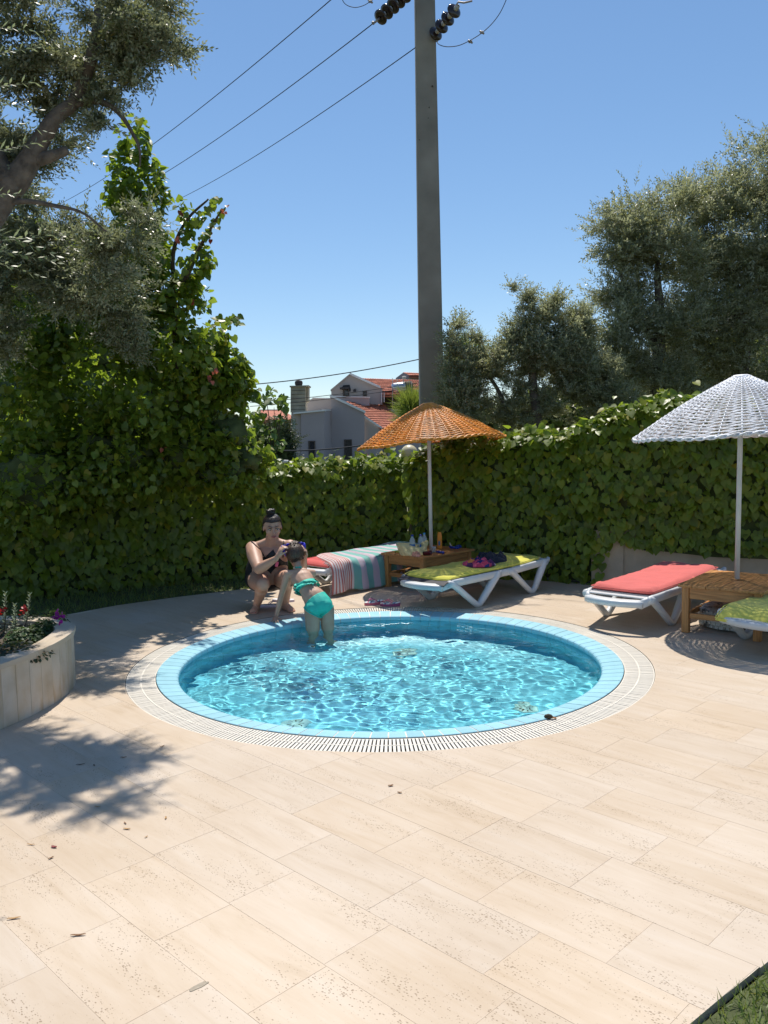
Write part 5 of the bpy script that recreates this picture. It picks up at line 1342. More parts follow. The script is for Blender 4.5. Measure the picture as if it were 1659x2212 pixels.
olive("bushy young olive with upright tips, right beside the power pole", (2.4, 12, 0), [B(1140, 700, Yb, 24, 44), B(1130, 660, Yb, 12, 26), B(1190, 700, Yb, 16, 36), B(1175, 760, Yb, 62, 56), B(1080, 800, Yb, 70, 60), B(1030, 730, Yb, 22, 28), B(990, 745, Yb, 22, 16), B(1060, 730, Yb, 24, 34), B(1240, 760, Yb, 50, 60), B(1230, 850, Yb, 90, 70), B(1100, 870, Yb, 90, 60), B(1010, 850, Yb, 40, 60), B(1020, 900, Yb, 60, 40), B(1250, 700, Yb, 18, 26), B(1290, 830, Yb, 60, 60), B(1015, 790, Yb, 26, 26), B(1290, 780, Yb, 50, 50), B(1330, 870, Yb, 60, 50), B(1200, 800, Yb, 60, 60), B(1120, 730, Yb, 34, 40), B(1230, 720, Yb, 26, 34), B(975, 735, Yb, 14, 16), B(990, 700, Yb, 8, 18), B(1030, 690, Yb, 8, 20), B(1140, 640, Yb, 10, 24), B(1122, 625, Yb, 6, 18), B(1195, 655, Yb, 9, 26), B(1255, 690, Yb, 8, 22), B(1065, 790, Yb, 40, 60), B(985, 800, Yb, 24, 50), B(1095, 760, Yb, 30, 50), B(1275, 740, Yb, 30, 40), B(990, 870, Yb, 30, 40)], 10500, 53, .95,
      [([(2.4, 12, -.05), D(1160, 900, Yb), D(1150, 800, Yb), D(1135, 680, Yb)], [.09, .07, .05, .015]), ([D(1100, 930, Yb), D(1080, 850, Yb), D(1030, 780, Yb), D(985, 745, Yb)], [.04, .03, .018, .006])], core=0, shell=.05, up=.7)

# feathery shrubs before the house
def feathery(label, blobs, n, seed, base):
    t = empty("feathery_shrub", base, 0, label, "shrub", "feathery light green shrubs by the house"); o_ = Vector(base); r2 = np.random.default_rng(seed)
    limb([(0, 0, -.3), (0, 0, 1.2), (.1, 0, 2.2)], [.06, .05, .02], "trunk", t, M_TWIG, 7)
    bl = [(b[0] - o_.x, b[1] - o_.y, b[2] - o_.z, *b[3:]) for b in blobs]; pos, nr = blob_points(bl, n, r2, .3)
    Vt = np.array([(-.012, 0, 0), (.012, 0, 0), (.004, 1, -.15), (-.004, 1, -.15)]); Ft = np.array([(0, 1, 2), (0, 2, 3)])
    tipd = nr + np.array([0, 0, .5]) + r2.normal(0, .35, (n, 3)); Vv, Ff = place(Vt, Ft, pos, frames(r2.normal(0, 1, (n, 3)), tipd), r2.uniform(.25, .6, n)); obj("crown", tri_mesh("crown", Vv, Ff, M_FEATH), None, t)
Yf = 26
feathery("feathery light green shrub left of the power pole, above the orange umbrella", [B(885, 885, Yf, 26, 22), B(900, 900, Yf, 30, 25)], 5200, 3, (1.2, 26, 0))
feathery("feathery light green shrub right of the power pole", [B(972, 850, Yf, 16, 34), B(985, 800, Yf, 14, 40), B(1010, 760, Yf, 30, 20), B(965, 880, Yf, 16, 20)], 4200, 4, (2.4, 26, 0))
# dark evergreens left of the house, beyond the hedge
t = empty("evergreen_tree", (-5.5, 45, 0), 0, "dark evergreen trees' rounded crown left of the stone chimney", "tree"); org = Vector((-5.5, 45, 0))
limb([(0, 0, -.5), (0, 0, 1.5)], [.2, .15], "trunk", t)
olive_crown(loc([B(600, 950, 45, 30, 40), B(570, 960, 45, 30, 36), B(612, 980, 45, 24, 30), B(540, 965, 45, 30, 30)]), 2600, 71, t, scale=2.6, mat=leaf_mat("evergreen_leaf", (.045, .07, .03), trans=.2), core=.8)
t = empty("dense_tree", (-4.2, 14, 0), 0, "dense dark green tree beyond the left hedge, seen through the climbing vine", "tree"); org = Vector((-4.2, 14, 0))
limb([(0, 0, -.05), (.1, 0, 1.4), (.0, .1, 2.6), (.2, .1, 3.6)], [.16, .13, .1, .04], "trunk", t)
Yt = 13.5
leafy(loc([B(60, 700, Yt, 160, 130), B(220, 730, Yt, 130, 110), B(330, 800, Yt, 110, 90), B(400, 860, Yt, 90, 90), B(120, 860, Yt, 200, 120), B(300, 920, Yt, 200, 100), B(60, 560, Yt, 110, 90), B(200, 620, Yt, 80, 70), B(320, 690, Yt, 50, 50)]), 6500, .12, 77, t, mat=leaf_mat("dark_tree_leaf", (.075, .115, .028), trans=.35, var=.4), core=.8, shell=.6)
t = empty("dense_tree", (2.9, 19, 0), 0, "light yellow-green bushy tree glimpsed low between the olives and the right hedge", "tree"); org = Vector((2.9, 19, 0))
limb([(0, 0, -.05), (.1, 0, 1.0), (.0, .1, 1.8)], [.12, .10, .05], "trunk", t)
Yt = 18.5
leafy(loc([B(1080, 905, Yt, 90, 40), B(1220, 890, Yt, 120, 60), B(1380, 860, Yt, 120, 80), B(1500, 820, Yt, 110, 90), B(1600, 790, Yt, 90, 90)]), 5200, .13, 78, t, mat=leaf_mat("light_tree_leaf", (.17, .21, .05), trans=.45, var=.4, tcol=(.5, .6, .1)), core=.7, shell=.6)
# flowers against the house wall
t = empty("bougainvillea", (-.6, 15, 0), 0, "small magenta bougainvillea sprig above the hedge before the house", "flower"); org = Vector((-.6, 15, 0))
limb([(0, 0, 0), (0.05, 0, .9), D(798, 990, 15) - org], [.02, .015, .006], "stem", t, M_TWIG, 6)
pts_ = [D(x + r_.normal(0, 4), y + r_.normal(0, 3), 15) - org for (x, y) in [(797, 988)] * 14 + [(785, 990)] * 8 + [(806, 992)] * 8]
sp3 = np.array([tuple(p) for p in pts_]); nq = len(sp3); Vv, Ff = place(OVAL_V, OVAL_F, sp3, frames(r_.normal(0, 1, (nq, 3)), r_.normal(0, 1, (nq, 3))), .06 * r_.uniform(.6, 1.2, nq)); obj("blossom", tri_mesh("blossom", Vv, Ff, M_MAG), None, t)
pts_ = [D(x + r_.normal(0, 6), y + r_.normal(0, 4), 15) - org for (x, y) in [(775, 998)] * 30 + [(800, 1000)] * 30 + [(825, 985)] * 40]
sp3 = np.array([tuple(p) for p in pts_]); nq = len(sp3); Vv, Ff = place(OVAL_V, OVAL_F, sp3, frames(r_.normal(0, 1, (nq, 3)), r_.normal(0, 1, (nq, 3))), .08 * r_.uniform(.6, 1.2, nq)); obj("foliage", tri_mesh("foliage", Vv, Ff, M_OLIVE), None, t)

# ---- lawns
M_GRASS = leaf_mat("grass_blade", (.13, .19, .045), trans=.4, rough=.5, var=.4, yellow=.5, tcol=(.4, .5, .08))
M_TURF = simple("turf_floor", (.07, .085, .03), .95, .4, 14, .6, 60)
def lawn(name, poly, n, hgt, seed, z=-.02, w_=.0022, lean=.5):
    o = obj("turf", mesh_data("turf", [(x, y, z) for x, y in poly], [tuple(range(len(poly)))]), M_TURF); o["kind"] = "structure"
    r2 = np.random.default_rng(seed); xs = [p[0] for p in poly]; ys = [p[1] for p in poly]; pos = []
    while len(pos) < n:
        x, y = r2.uniform(min(xs), max(xs)), r2.uniform(min(ys), max(ys))
        if inside((x, y), poly) and not inside((x, y), DECK): pos.append((x, y, z))
    pos = np.array(pos); Vt = np.array([(-1, 0, 0), (1, 0, 0), (.75, .5, .12), (-.75, .5, .12), (0, 1, .42)], dtype=float) * np.array([w_ / hgt, 1, 1]); Ft = np.array([(0, 1, 2), (0, 2, 3), (3, 2, 4)])
    tip = np.array([0, 0, 1.]) + r2.normal(0, lean, (n, 3)) * np.array([1, 1, .2]); Vv, Ff = place(Vt, Ft, pos, frames(np.cross(tip, r2.normal(0, 1, (n, 3))), tip), hgt * r2.uniform(.4, 1.2, n))
    o = obj(name, tri_mesh(name, Vv, Ff, M_GRASS)); o["kind"] = "stuff"; return o
lawn("grass", [(-.9, .83), (.2, .9), (2.6, 1.8), (3.4, 3.9), (2.6, 3.80), (1.197, 2.567), (.848, 2.289)], 26000, .052, 5, lean=.7)
lawn("grass", [(-5.2, 7.56), (-4.4, 7.71), (-3.665, 7.97), (-3.195, 8.24), (-2.794, 8.70), (-2.268, 9.1), (-1.585, 9.525), (-1.03, 9.76), (-.35, 10.13), (.25, 10.51), (.2, 11), (-1.2, 10.9), (-3, 10.2), (-6.2, 9.2), (-6.5, 7.6)], 14000, .06, 6, w_=.003)
# ================================================================= planter, power pole and lines, house, hill
# ---- planter clad in upright travertine slabs
M_SLAB = travertine("travertine_slab", base=(.50, .42, .32), ang=R(90), pits=.5, use_object=True)
def slab_mat():
    m, t, n, l, b = new_mat("weathered_slab")
    tc = n.new("ShaderNodeTexCoord"); oi = n.new("ShaderNodeObjectInfo"); off = n.new("ShaderNodeVectorMath"); off.operation = 'SCALE'; off.inputs[0].default_value = (13, 7, 5); l.new(oi.outputs["Random"], off.inputs["Scale"])
    av = n.new("ShaderNodeVectorMath"); av.operation = 'ADD'; l.new(tc.outputs["Object"], av.inputs[0]); l.new(off.outputs[0], av.inputs[1])
    mp = n.new("ShaderNodeMapping"); mp.inputs["Scale"].default_value = (4.5, 4.5, 1.6); l.new(av.outputs[0], mp.inputs[0])
    ns = n.new("ShaderNodeTexNoise"); ns.inputs["Scale"].default_value = 1.6; ns.inputs["Detail"].default_value = 6; ns.inputs["Distortion"].default_value = .7; l.new(mp.outputs[0], ns.inputs[0])
    r = ramp(n, [(.28, (.44, .33, .21)), (.42, (.52, .43, .32)), (.58, (.56, .49, .40)), (.75, (.50, .46, .39))]); l.new(ns.outputs["Fac"], r.inputs[0])
    n2 = n.new("ShaderNodeTexNoise"); n2.inputs["Scale"].default_value = 5; n2.inputs["Detail"].default_value = 5; l.new(av.outputs[0], n2.inputs[0]); r2 = ramp(n, [(.4, (1, 1, 1)), (.7, (.80, .78, .74))]); l.new(n2.outputs["Fac"], r2.inputs[0])
    mu = n.new("ShaderNodeMix"); mu.data_type = 'RGBA'; mu.blend_type = 'MULTIPLY'; mu.inputs["Factor"].default_value = 1; l.new(r.outputs[0], mu.inputs["A"]); l.new(r2.outputs[0], mu.inputs["B"]); l.new(mu.outputs["Result"], b.inputs["Base Color"])
    b.inputs["Roughness"].default_value = .8; bp = n.new("ShaderNodeBump"); bp.inputs["Strength"].default_value = .4; bp.inputs["Distance"].default_value = .006; l.new(ns.outputs["Fac"], bp.inputs["Height"]); l.new(bp.outputs[0], b.inputs["Normal"]); return m
M_WSLAB = slab_mat()
front = [(-3.9, 3.15), (-3.1, 3.75), (-2.62, 4.3), (-2.38, 4.72), (-2.26, 4.95), (-2.185, 5.17), (-2.135, 5.40), (-2.125, 5.60), (-2.14, 5.80), (-2.19, 5.97), (-2.30, 6.13), (-2.48, 6.25), (-2.75, 6.33), (-3.1, 6.37), (-3.6, 6.38), (-4.6, 6.36)]
PH = .395
def dens_poly(P, step):
    out = []; carry = 0
    for i in range(len(P) - 1):
        a = Vector(P[i]); b = Vector(P[i + 1]); L = (b - a).length; d = carry
        while d < L: out.append(a.lerp(b, d / L)); d += step
        carry = d - L
    out.append(Vector(P[-1])); return out
front = [(x - .035, y) for x, y in front]
pl = empty("planter", (-2.9, 5.3, 0), 0, "raised travertine planter bed with a rounded nose at the left edge", "planter"); porg = Vector((-2.9, 5.3, 0))
pts = dens_poly(front, .118)
def nrm_at(P, i):
    a = P[max(i - 1, 0)]; b = P[min(i + 1, len(P) - 1)]; d = (b - a).normalized(); return Vector((d.y, -d.x))
for i in range(len(pts) - 1):
    a, b = pts[i], pts[i + 1]; d = (b - a).normalized(); n_ = Vector((d.y, -d.x)); mid = (a + b) / 2; L = (b - a).length
    mb = MB(); o_ = rr.uniform(-.0015, .0015)
    mb.box((0, 0, 0), (L - .0016, .022, PH - .034), None, .0012)
    o = mb.build("slab", M_WSLAB, pl); o.location = (mid.x - porg.x - n_.x * (.011 - o_), mid.y - porg.y - n_.y * (.011 - o_), (PH - .034) / 2); o.rotation_euler = (0, 0, math.atan2(d.y, d.x))
mb = MB()
inner = [p - nrm_at(pts, i) * .022 for i, p in enumerate(pts)]; in2 = [p - nrm_at(pts, i) * .10 for i, p in enumerate(pts)]
for i in range(len(pts) - 1):
    P = [inner[i], inner[i + 1], in2[i + 1], in2[i]]; mb.prism([(p.x - porg.x, p.y - porg.y) for p in P][::-1], .0, PH - .036)
mb.build("planter_core", M_BED, pl)
# coping stones with a slight overhang
cs = dens_poly(front, .40)
for i in range(len(cs) - 1):
    sub = [q for q in dens_poly([tuple(cs[i])] + [p for p in front if (Vector(p) - cs[i]).length > .02 and (Vector(p) - cs[i + 1]).length > .02 and seg_dist(p, tuple(cs[i]), tuple(cs[i + 1])) < .03] + [tuple(cs[i + 1])], .08)]
    if (sub[0] - sub[-1]).length < .05: continue
    d = (cs[i + 1] - cs[i]).normalized(); sub[0] = sub[0] + d * .001; sub[-1] = sub[-1] - d * .001
    o1 = [p + nrm_at(cs, i if k < len(sub) / 2 else i + 1) * .012 for k, p in enumerate(sub)]; i1 = [p - nrm_at(cs, i if k < len(sub) / 2 else i + 1) * .125 for k, p in enumerate(sub)]
    P = o1 + i1[::-1]; mb = MB(); mb.prism([(p.x - porg.x, p.y - porg.y) for p in P], PH - .033, PH)
    mb.build("coping_stone", M_SLAB, pl)
soil = [p - nrm_at(pts, i) * .12 for i, p in enumerate(pts)]
mb = MB(); mb.prism([(p.x - porg.x, p.y - porg.y) for p in soil], PH - .10, PH - .06); mb.build("soil_bed", M_SOIL, pl)
# plants in it: each clump a thing
def clump(name, label, cat, px, py, z, rad, hgt, n, size, mat, seed, tmpl=(OVAL_V, OVAL_F), group=None, extra=None, Yoff=0):
    p = G(px, py, PH - .06); t = empty(name, (p.x, p.y + Yoff, PH - .06), 0, label, cat, group); r2 = np.random.default_rng(seed)
    d = r2.normal(0, 1, (n, 3)); d[:, 2] = np.abs(d[:, 2]); d = unit(d); pos = d * np.array([rad, rad, hgt]) * r2.uniform(.45, 1, (n, 1)) ** .5
    nrm = d + np.array([0, 0, .8]) + r2.normal(0, .4, (n, 3)); tip = d * np.array([1, 1, .3]) + r2.normal(0, .4, (n, 3))
    Vv, Ff = place(tmpl[0], tmpl[1], pos, frames(nrm, tip), size * r2.uniform(.6, 1.2, n)); obj("foliage", tri_mesh("foliage", Vv, Ff, mat), None, t)
    for k in range(5):
        a = k * 1.3; mb = MB(); mb.tube([(0, 0, 0), (rad * .4 * math.cos(a), rad * .4 * math.sin(a), hgt * .5), (rad * .7 * math.cos(a), rad * .7 * math.sin(a), hgt * .85)], [.005, .004, .002], 5); mb.build("stem", M_TWIG, t)
    for (fname, m_, fx, fy, fz, fr, cnt) in (extra or []):
        q = np.array([(fx, fy, fz)]) + r2.normal(0, fr, (cnt, 3)); Vv, Ff = place(OVAL_V * np.array([1.6, 1, 1]), OVAL_F, q, frames(r2.normal(0, .6, (cnt, 3)) + np.array([0, -.6, .6]), r2.normal(0, 1, (cnt, 3))), .027 * r2.uniform(.7, 1.2, cnt)); obj(fname, tri_mesh(fname, Vv, Ff, m_), None, t)
    return t
M_PET = leaf_mat("petunia_leaf", (.050, .10, .025), trans=.3, rough=.5, var=.3)
M_DKPL = leaf_mat("dark_leaf", (.030, .048, .020), trans=.25, rough=.5, var=.3)
M_SILV = leaf_mat("silver_leaf", (.17, .23, .15), trans=.25, rough=.5, var=.2, back=(.28, .33, .25))
M_REDF = leaf_mat("red_petal", (.50, .02, .02), trans=.35, tcol=(.8, .05, .03)); M_MAGF = leaf_mat("magenta_petal", (.30, .01, .22), trans=.35, tcol=(.6, .03, .45))
clump("petunia", "bushy green petunia with a magenta flower at the planter's rounded nose", "flower", 84, 1376, 0, .10, .11, 420, .030, M_PET, 1, extra=[("flower_head", M_MAGF, .13, -.05, .13, .016, 16)], Yoff=.1)
clump("petunia", "dense green leafy plant in the middle of the planter, without flowers", "plant", 46, 1388, 0, .13, .10, 520, .030, M_PET, 2, Yoff=.05)
clump("ground_cover", "dark low foliage filling the planter at the left edge of the photo", "plant", 20, 1420, 0, .26, .09, 800, .030, M_DKPL, 3)
clump("ground_cover", "dark low foliage along the planter's back edge", "plant", 60, 1355, 0, .30, .08, 700, .030, M_DKPL, 4)
clump("yellow_green_plant", "small yellow-green leafy plant at the back of the planter near its nose", "plant", 98, 1352, 0, .10, .10, 200, .028, M_FEATH, 5, Yoff=.15)
def sprig(label, px, py, h, lean, seed, flower=None):
    p = G(px, py, PH - .06); t = empty("flowering_sprig", (p.x, p.y, PH - .06), 0, label, "flower", "upright sprigs in the planter"); r2 = np.random.default_rng(seed)
    top = Vector((lean, 0, h)); mb = MB(); mb.tube([(0, 0, 0), top * .5 + Vector((.01, 0, 0)), top], [.004, .003, .0015], 5); mb.build("stem", M_TWIG, t)
    n = 26; u = np.linspace(.25, 1, n); pos = np.array([tuple(top)]) * u[:, None]; a = np.arange(n) * 2.4; tip = np.stack([np.cos(a), np.sin(a), np.full(n, .9)], 1)
    Vv, Ff = place(OVAL_V * np.array([.7, 1, 1]), OVAL_F, pos, frames(np.stack([-np.cos(a), -np.sin(a), np.full(n, 1.)], 1), tip), .045 * (1 - .4 * u)); obj("foliage", tri_mesh("foliage", Vv, Ff, M_SILV), None, t)
    if flower:
        q = np.array([(flower[0], flower[1], flower[2])]) + r2.normal(0, .014, (14, 3)); Vv, Ff = place(OVAL_V * np.array([1.6, 1, 1]), OVAL_F, q, frames(r2.normal(0, .6, (14, 3)) + np.array([0, -.6, .6]), r2.normal(0, 1, (14, 3))), .024 * r2.uniform(.7, 1.2, 14)); obj("flower_head", tri_mesh("flower_head", Vv, Ff, M_REDF), None, t)
sprig("silver-green sprig with a red bloom, second from the left in the planter", 8, 1370, .30, .03, 1, (.0, -.02, .17))
sprig("silver-green sprig leaning right with a dark red bloom beside it, nearest the petunia", 52, 1362, .27, .06, 2, (.02, -.02, .15))
sprig("short silver-green sprig at the far left edge of the planter", -2, 1385, .24, -.02, 3)
sprig("silver-green sprig without bloom between the two red ones", 30, 1372, .22, .02, 4)

# ---- concrete power pole: tapered rectangular shaft
M_CPOLE = simple("pole_concrete", (.30, .265, .215), .92, .25, 2.2, .35, 140)
M_INSUL = simple("brown_glazed_porcelain", (.035, .022, .02), .12, .1, 8); M_METAL = simple("galvanised_fitting", (.34, .30, .27), .55, .2, 40, metal=.3); M_CEM = simple("grey_cap", (.48, .46, .42), .6, .1, 20)
PY = 12.5
pb = D(932, 870, PY); pt = D(917, 0, PY); pdir = (pt - pb).normalized()
ptop = pb + pdir * ((pt - pb).length + .55); pfoot = pb - pdir * (pb.z / pdir.z + .05)
t = empty("power_pole", pfoot, 0, "tall grey tapered concrete power pole behind the orange umbrella", "pole")
k0 = (pb - pfoot).length; kpx = lambda px: px / 1839 * PY / 2
wb, wt = kpx(51), kpx(40.5); slope = (wb - wt) / (pt - pb).length
V = []; F = []; NL = 26; tot = (ptop - pfoot).length
for i in range(NL + 1):
    s = tot * i / NL; hw = wb - slope * (s - k0); c = pdir * s; ch = .018
    for (x, y) in ((-hw + ch, -hw * 1.1), (hw - ch, -hw * 1.1), (hw, -hw * 1.1 + ch), (hw, hw * 1.1 - ch), (hw - ch, hw * 1.1), (-hw + ch, hw * 1.1), (-hw, hw * 1.1 - ch), (-hw, -hw * 1.1 + ch)):
        V.append((c.x + x, c.y + y, c.z))
for i in range(NL):
    for q in range(8): F.append((i * 8 + q, i * 8 + (q + 1) % 8, (i + 1) * 8 + (q + 1) % 8, (i + 1) * 8 + q))
F.append(tuple(NL * 8 + q for q in range(8)))
me = mesh_data("shaft", V, F); me.materials.append(M_CPOLE); obj("shaft", me, None, t)
for (px, py, r_) in ((934, 186, .012), (927, 232, .008), (906, 302, .007), (925, 255, .006)):     # bolt holes and chips
    p = D(px, py, PY - kpx(46) * 1.1 - .0) - pfoot; mb = MB(); mb.lathe([(.001, .002), (r_, .002), (r_, -.002)], 10, Matrix.Translation(p) @ Matrix.Rotation(R(90), 4, 'X')); mb.build("bolt_hole", M_DRK, t)
def wire(pts, r, name="wire"):
    mb = MB(); mb.tube(pts, r, 5); return mb
def catenary(a, b, sag, n=24): return [a.lerp(b, i / n) - Vector((0, 0, sag * 4 * (i / n) * (1 - i / n))) for i in range(n + 1)]
M_WIRE = simple("line_wire", (.02, .025, .035), .8, .05, 8)
# insulator strings
def insulators(label, a, b, n):
    """string from fitting a (lower) to b (upper)"""
    t = empty("insulator_string", a, 0, label, "insulator", "insulator strings on the power pole"); ax = (b - a); L = ax.length; q = ax.to_track_quat('Z', 'Y').to_matrix().to_4x4()
    step = L / n
    for k in range(n):
        M = q @ Matrix.Translation((0, 0, step * (k + .35)))
        mb = MB(); mb.lathe([(.014, -.014), (.058, -.02), (.098, -.014), (.101, .0), (.086, .016), (.046, .03), (.034, .034)], 20, M); mb.build("disc", M_INSUL, t)
        mb = MB(); mb.lathe([(.03, .028), (.034, .05), (.028, step * .62), (.012, step * .66)], 14, M); mb.build("metal_cap", M_CEM, t)
    mb = MB(); mb.tube([ax * -.12, ax * .02], .014, 8); mb.tube([ax * -.12 + Vector((-.03, 0, .0)), ax * -.16], .02, 8); mb.build("clamp", M_METAL, t); return t
i1a = D(818, 41, 11.90); i1b = D(884, -18, 12.20)
insulators("dark ribbed insulator string left of the power pole's top", i1a, i1b, 5)
i2a = D(937, 78, 12.35); i2b = D(990, 12, 11.80)
insulators("dark ribbed insulator string right of the power pole's top", i2a, i2b, 4)
def line(label, pts, r, group="power lines above the garden", extra=None):
    o = empty("power_line", pts[0], 0, label, "cable", group); mb = MB(); mb.tube([p - pts[0] for p in pts], r, 5); mb.build("wire", M_WIRE, o)
    for e in (extra or []):
        mb = MB(); mb.box(e[0] - pts[0], (.05, .03, .03), None, .005); mb.tube([e[0] - pts[0] + Vector((-.03, 0, .02)), e[0] - pts[0] + Vector((.03, 0, -.02))], .012, 6); mb.build("clamp", M_METAL, o)
    return o
Yw = 30
line("power line running from the left insulator string down behind the vine", catenary(D(816, 43, 11.90), D(200, 455, Yw), .25), .007)
line("topmost power line, crossing the sky to the upper frame edge", catenary(D(740, -22, 11.90), D(120, 445, Yw), .25), .007)
line("power line leaving the pole's left side, lowest of the three slanting ones", catenary(D(900, 101, 12.4), D(330, 455, Yw), .2), .007)
def arc3(pts, n=10):
    out = []; P = pts
    for i in range(len(P) - 1):
        p0 = P[max(i - 1, 0)]; p1 = P[i]; p2 = P[i + 1]; p3 = P[min(i + 2, len(P) - 1)]
        for k in range(n):
            t_ = k / n; out.append(.5 * ((2 * p1) + (p2 - p0) * t_ + (2 * p0 - 5 * p1 + 4 * p2 - p3) * t_ * t_ + (3 * p1 - p0 - 3 * p2 + p3) * t_ ** 3))
    return out + [P[-1]]
line("drooping jumper cable with two clamps right of the pole", arc3([D(942, 88, 12.40), D(950, 97, 12.30), D(970, 101, 12.20), D(1000, 95, 12.00), D(1045, 68, 11.90), D(1080, 28, 11.90), D(1105, -30, 11.90)]), .0055, extra=[(D(1016, 90, 11.98),), (D(1041, 70, 11.90),)])
line("short drooping jumper cable at the top edge left of the pole", arc3([D(735, -12, 11.90), D(745, 8, 11.90), D(765, 16, 11.90), D(785, 12, 11.90), D(800, 3, 11.90), D(815, -8, 11.90)]), .005, extra=[(D(800, 3, 11.90),)])
mb = MB(); p = D(939, 85, 12.50) - pfoot; mb.box(p, (.10, .05, .06), None, .01); mb.build("bracket", M_METAL, t)
mb = MB(); mb.tube([D(985, 12, 11.80) - pfoot, D(990, 4, 11.80) - pfoot, D(1002, 6, 11.80) - pfoot, D(1020, 2, 11.80) - pfoot], .012, 6); mb.build("shackle", M_METAL, t)
line("thin distant line crossing the sky above the house's chimney", catenary(D(500, 834, 50), D(1000, 754, 50), .3), .030)
line("thin double line over the house roof, upper strand", catenary(D(540, 870, 55), D(1300, 745, 55), .5), .020)
line("thin double line over the house roof, lower strand", catenary(D(540, 878, 55.5), D(1300, 752, 55.5), .5), .020)
line("black cable crossing low in front of the grey house", catenary(D(560, 972, 35), D(900, 938, 35), .25), .028)
line("thin distant line right of the pole, before the olive trees, upper strand", catenary(D(1180, 704, 50), D(1330, 680, 50), .1), .02)
line("thin distant line right of the pole, before the olive trees, lower strand", catenary(D(1140, 722, 50), D(1330, 690, 50), .1), .02)

# ---- globe lamp above the hedge
gp = D(884, 979, 10.9); t = empty("globe_lamp", (gp.x, gp.y, 0), 0, "cream globe lamp peeping over the hedge below the orange umbrella", "lamp")
M_GLOBE = simple("cream_globe", (.58, .52, .34), .35, .08, 3)
mb = MB(); mb.tube([(0, 0, 0), (0, 0, gp.z - .10)], .03, 10); mb.build("post", M_METAL, t)
mb = MB(); R_ = .108; mb.lathe([(max(.001, R_ * math.sin(math.pi * i / 16)), gp.z - R_ * math.cos(math.pi * i / 16)) for i in range(17)], 28); mb.build("globe", M_GLOBE, t)

# ---- the grey house with red tiled roofs, about 60 m away
M_PLASTER = simple("grey_mauve_plaster", (.40, .345, .34), .95, .05, .6, .1, 8); M_PLAST2 = simple("warm_grey_plaster", (.46, .40, .36), .95, .06, .6, .1, 8)
M_TRIM = simple("white_trim", (.80, .79, .76), .6, .04, 2); M_GLASSD = simple("dark_pane", (.03, .03, .04), .15, .2, 1); M_STONE = simple("pale_stone_cladding", (.40, .34, .24), .95, .25, 2.2, .8, 5); M_SOOT = simple("soot", (.05, .045, .045), .95, .3, 3)
M_RTILE = simple("red_roof_tile", (.46, .165, .10), .85, .22, 3, .2, 20, rnd=.22); M_TANK = simple("steel_tank", (.55, .56, .58), .3, .1, 2, metal=.8); M_DISH = simple("dish_cream", (.62, .57, .48), .6, .06, 3); M_BLOCK = simple("glass_block", (.22, .27, .22), .3, .2, 4); M_DARK = simple("dark_trim_and_shade", (.10, .075, .06), .9, .2, 2)
HY = 60.0
house = empty("house", (D(800, 990, HY).x, HY, -2), 0, "grey two-storey house with red tiled roofs and white sloping parapets behind the hedge", "house"); HO = Vector(house.location)
def hp(px, py, Y=HY): return D(px, py, Y)
def wallp(name, pix, Y, depth, mat, parent=house, th=None):
    """wall block whose front outline is given by sight lines at distance Y; it runs back by depth"""
    fr = [hp(x, y, Y) - HO for x, y in pix]; n = len(fr); bk = [p + Vector((0, depth, 0)) for p in fr]; mb = MB()
    mb.add(fr + bk, [tuple(range(n)), tuple(range(2 * n - 1, n - 1, -1))] + [((i + 1) % n, i, n + i, n + (i + 1) % n) for i in range(n)]); return mb.build(name, mat, parent)
def bar(name, a, b, w_, h_, depth, mat, parent=house):
    d = b - a; mb = MB(); mb.add([a, b, b + Vector((0, depth, 0)), a + Vector((0, depth, 0)), a + Vector((0, 0, h_)), b + Vector((0, 0, h_)), b + Vector((0, depth, h_)), a + Vector((0, depth, h_))], [(0, 3, 2, 1), (4, 5, 6, 7), (0, 1, 5, 4), (2, 3, 7, 6), (1, 2, 6, 5), (0, 4, 7, 3)]); return mb.build(name, mat, parent)
LOW = 1075
def with_windows(name, pix, Y, depth, mat, wins):
    w = wallp(name, pix, Y, depth, mat)
    for (x0, x1, y0, y1) in wins:
        a = hp(x0, y1, Y - .02) - HO; b = hp(x1, y0, Y - .02) - HO
        mb = MB(); f_ = .07
        for (c, d_) in ((((a.x + b.x) / 2, a.y, a.z + f_ / 2), (b.x - a.x, .10, f_)), (((a.x + b.x) / 2, a.y, b.z - f_ / 2), (b.x - a.x, .10, f_)), ((a.x + f_ / 2, a.y, (a.z + b.z) / 2), (f_, .10, b.z - a.z - 2 * f_)), ((b.x - f_ / 2, a.y, (a.z + b.z) / 2), (f_, .10, b.z - a.z - 2 * f_))): mb.box(c, d_)
        wn = mb.build("window", M_DARK, house)
        mb = MB(); mb.box(((a.x + b.x) / 2, a.y + .02, (a.z + b.z) / 2), (b.x - a.x - 2 * f_ - .01, .03, b.z - a.z - 2 * f_ - .01)); mb.build("pane", M_GLASSD, wn)
        mb = MB(); mb.box((a.x + .10, a.y - .01, (a.z + b.z) / 2), (.045, .03, b.z - a.z - 2 * f_ - .01)); mb.build("mullion", M_DARK, wn)
    return w
# flat-topped front block
with_windows("wall", [(650, LOW), (650, 892), (700.6, 887.5), (700.6, LOW)], 58, 5, M_PLASTER, [(667.5, 680.5, 952, 1010)])
bar("parapet_cap", hp(633, 894.5, 57.9) - HO, hp(702, 888, 57.9) - HO, .2, .10, 5, M_TRIM)
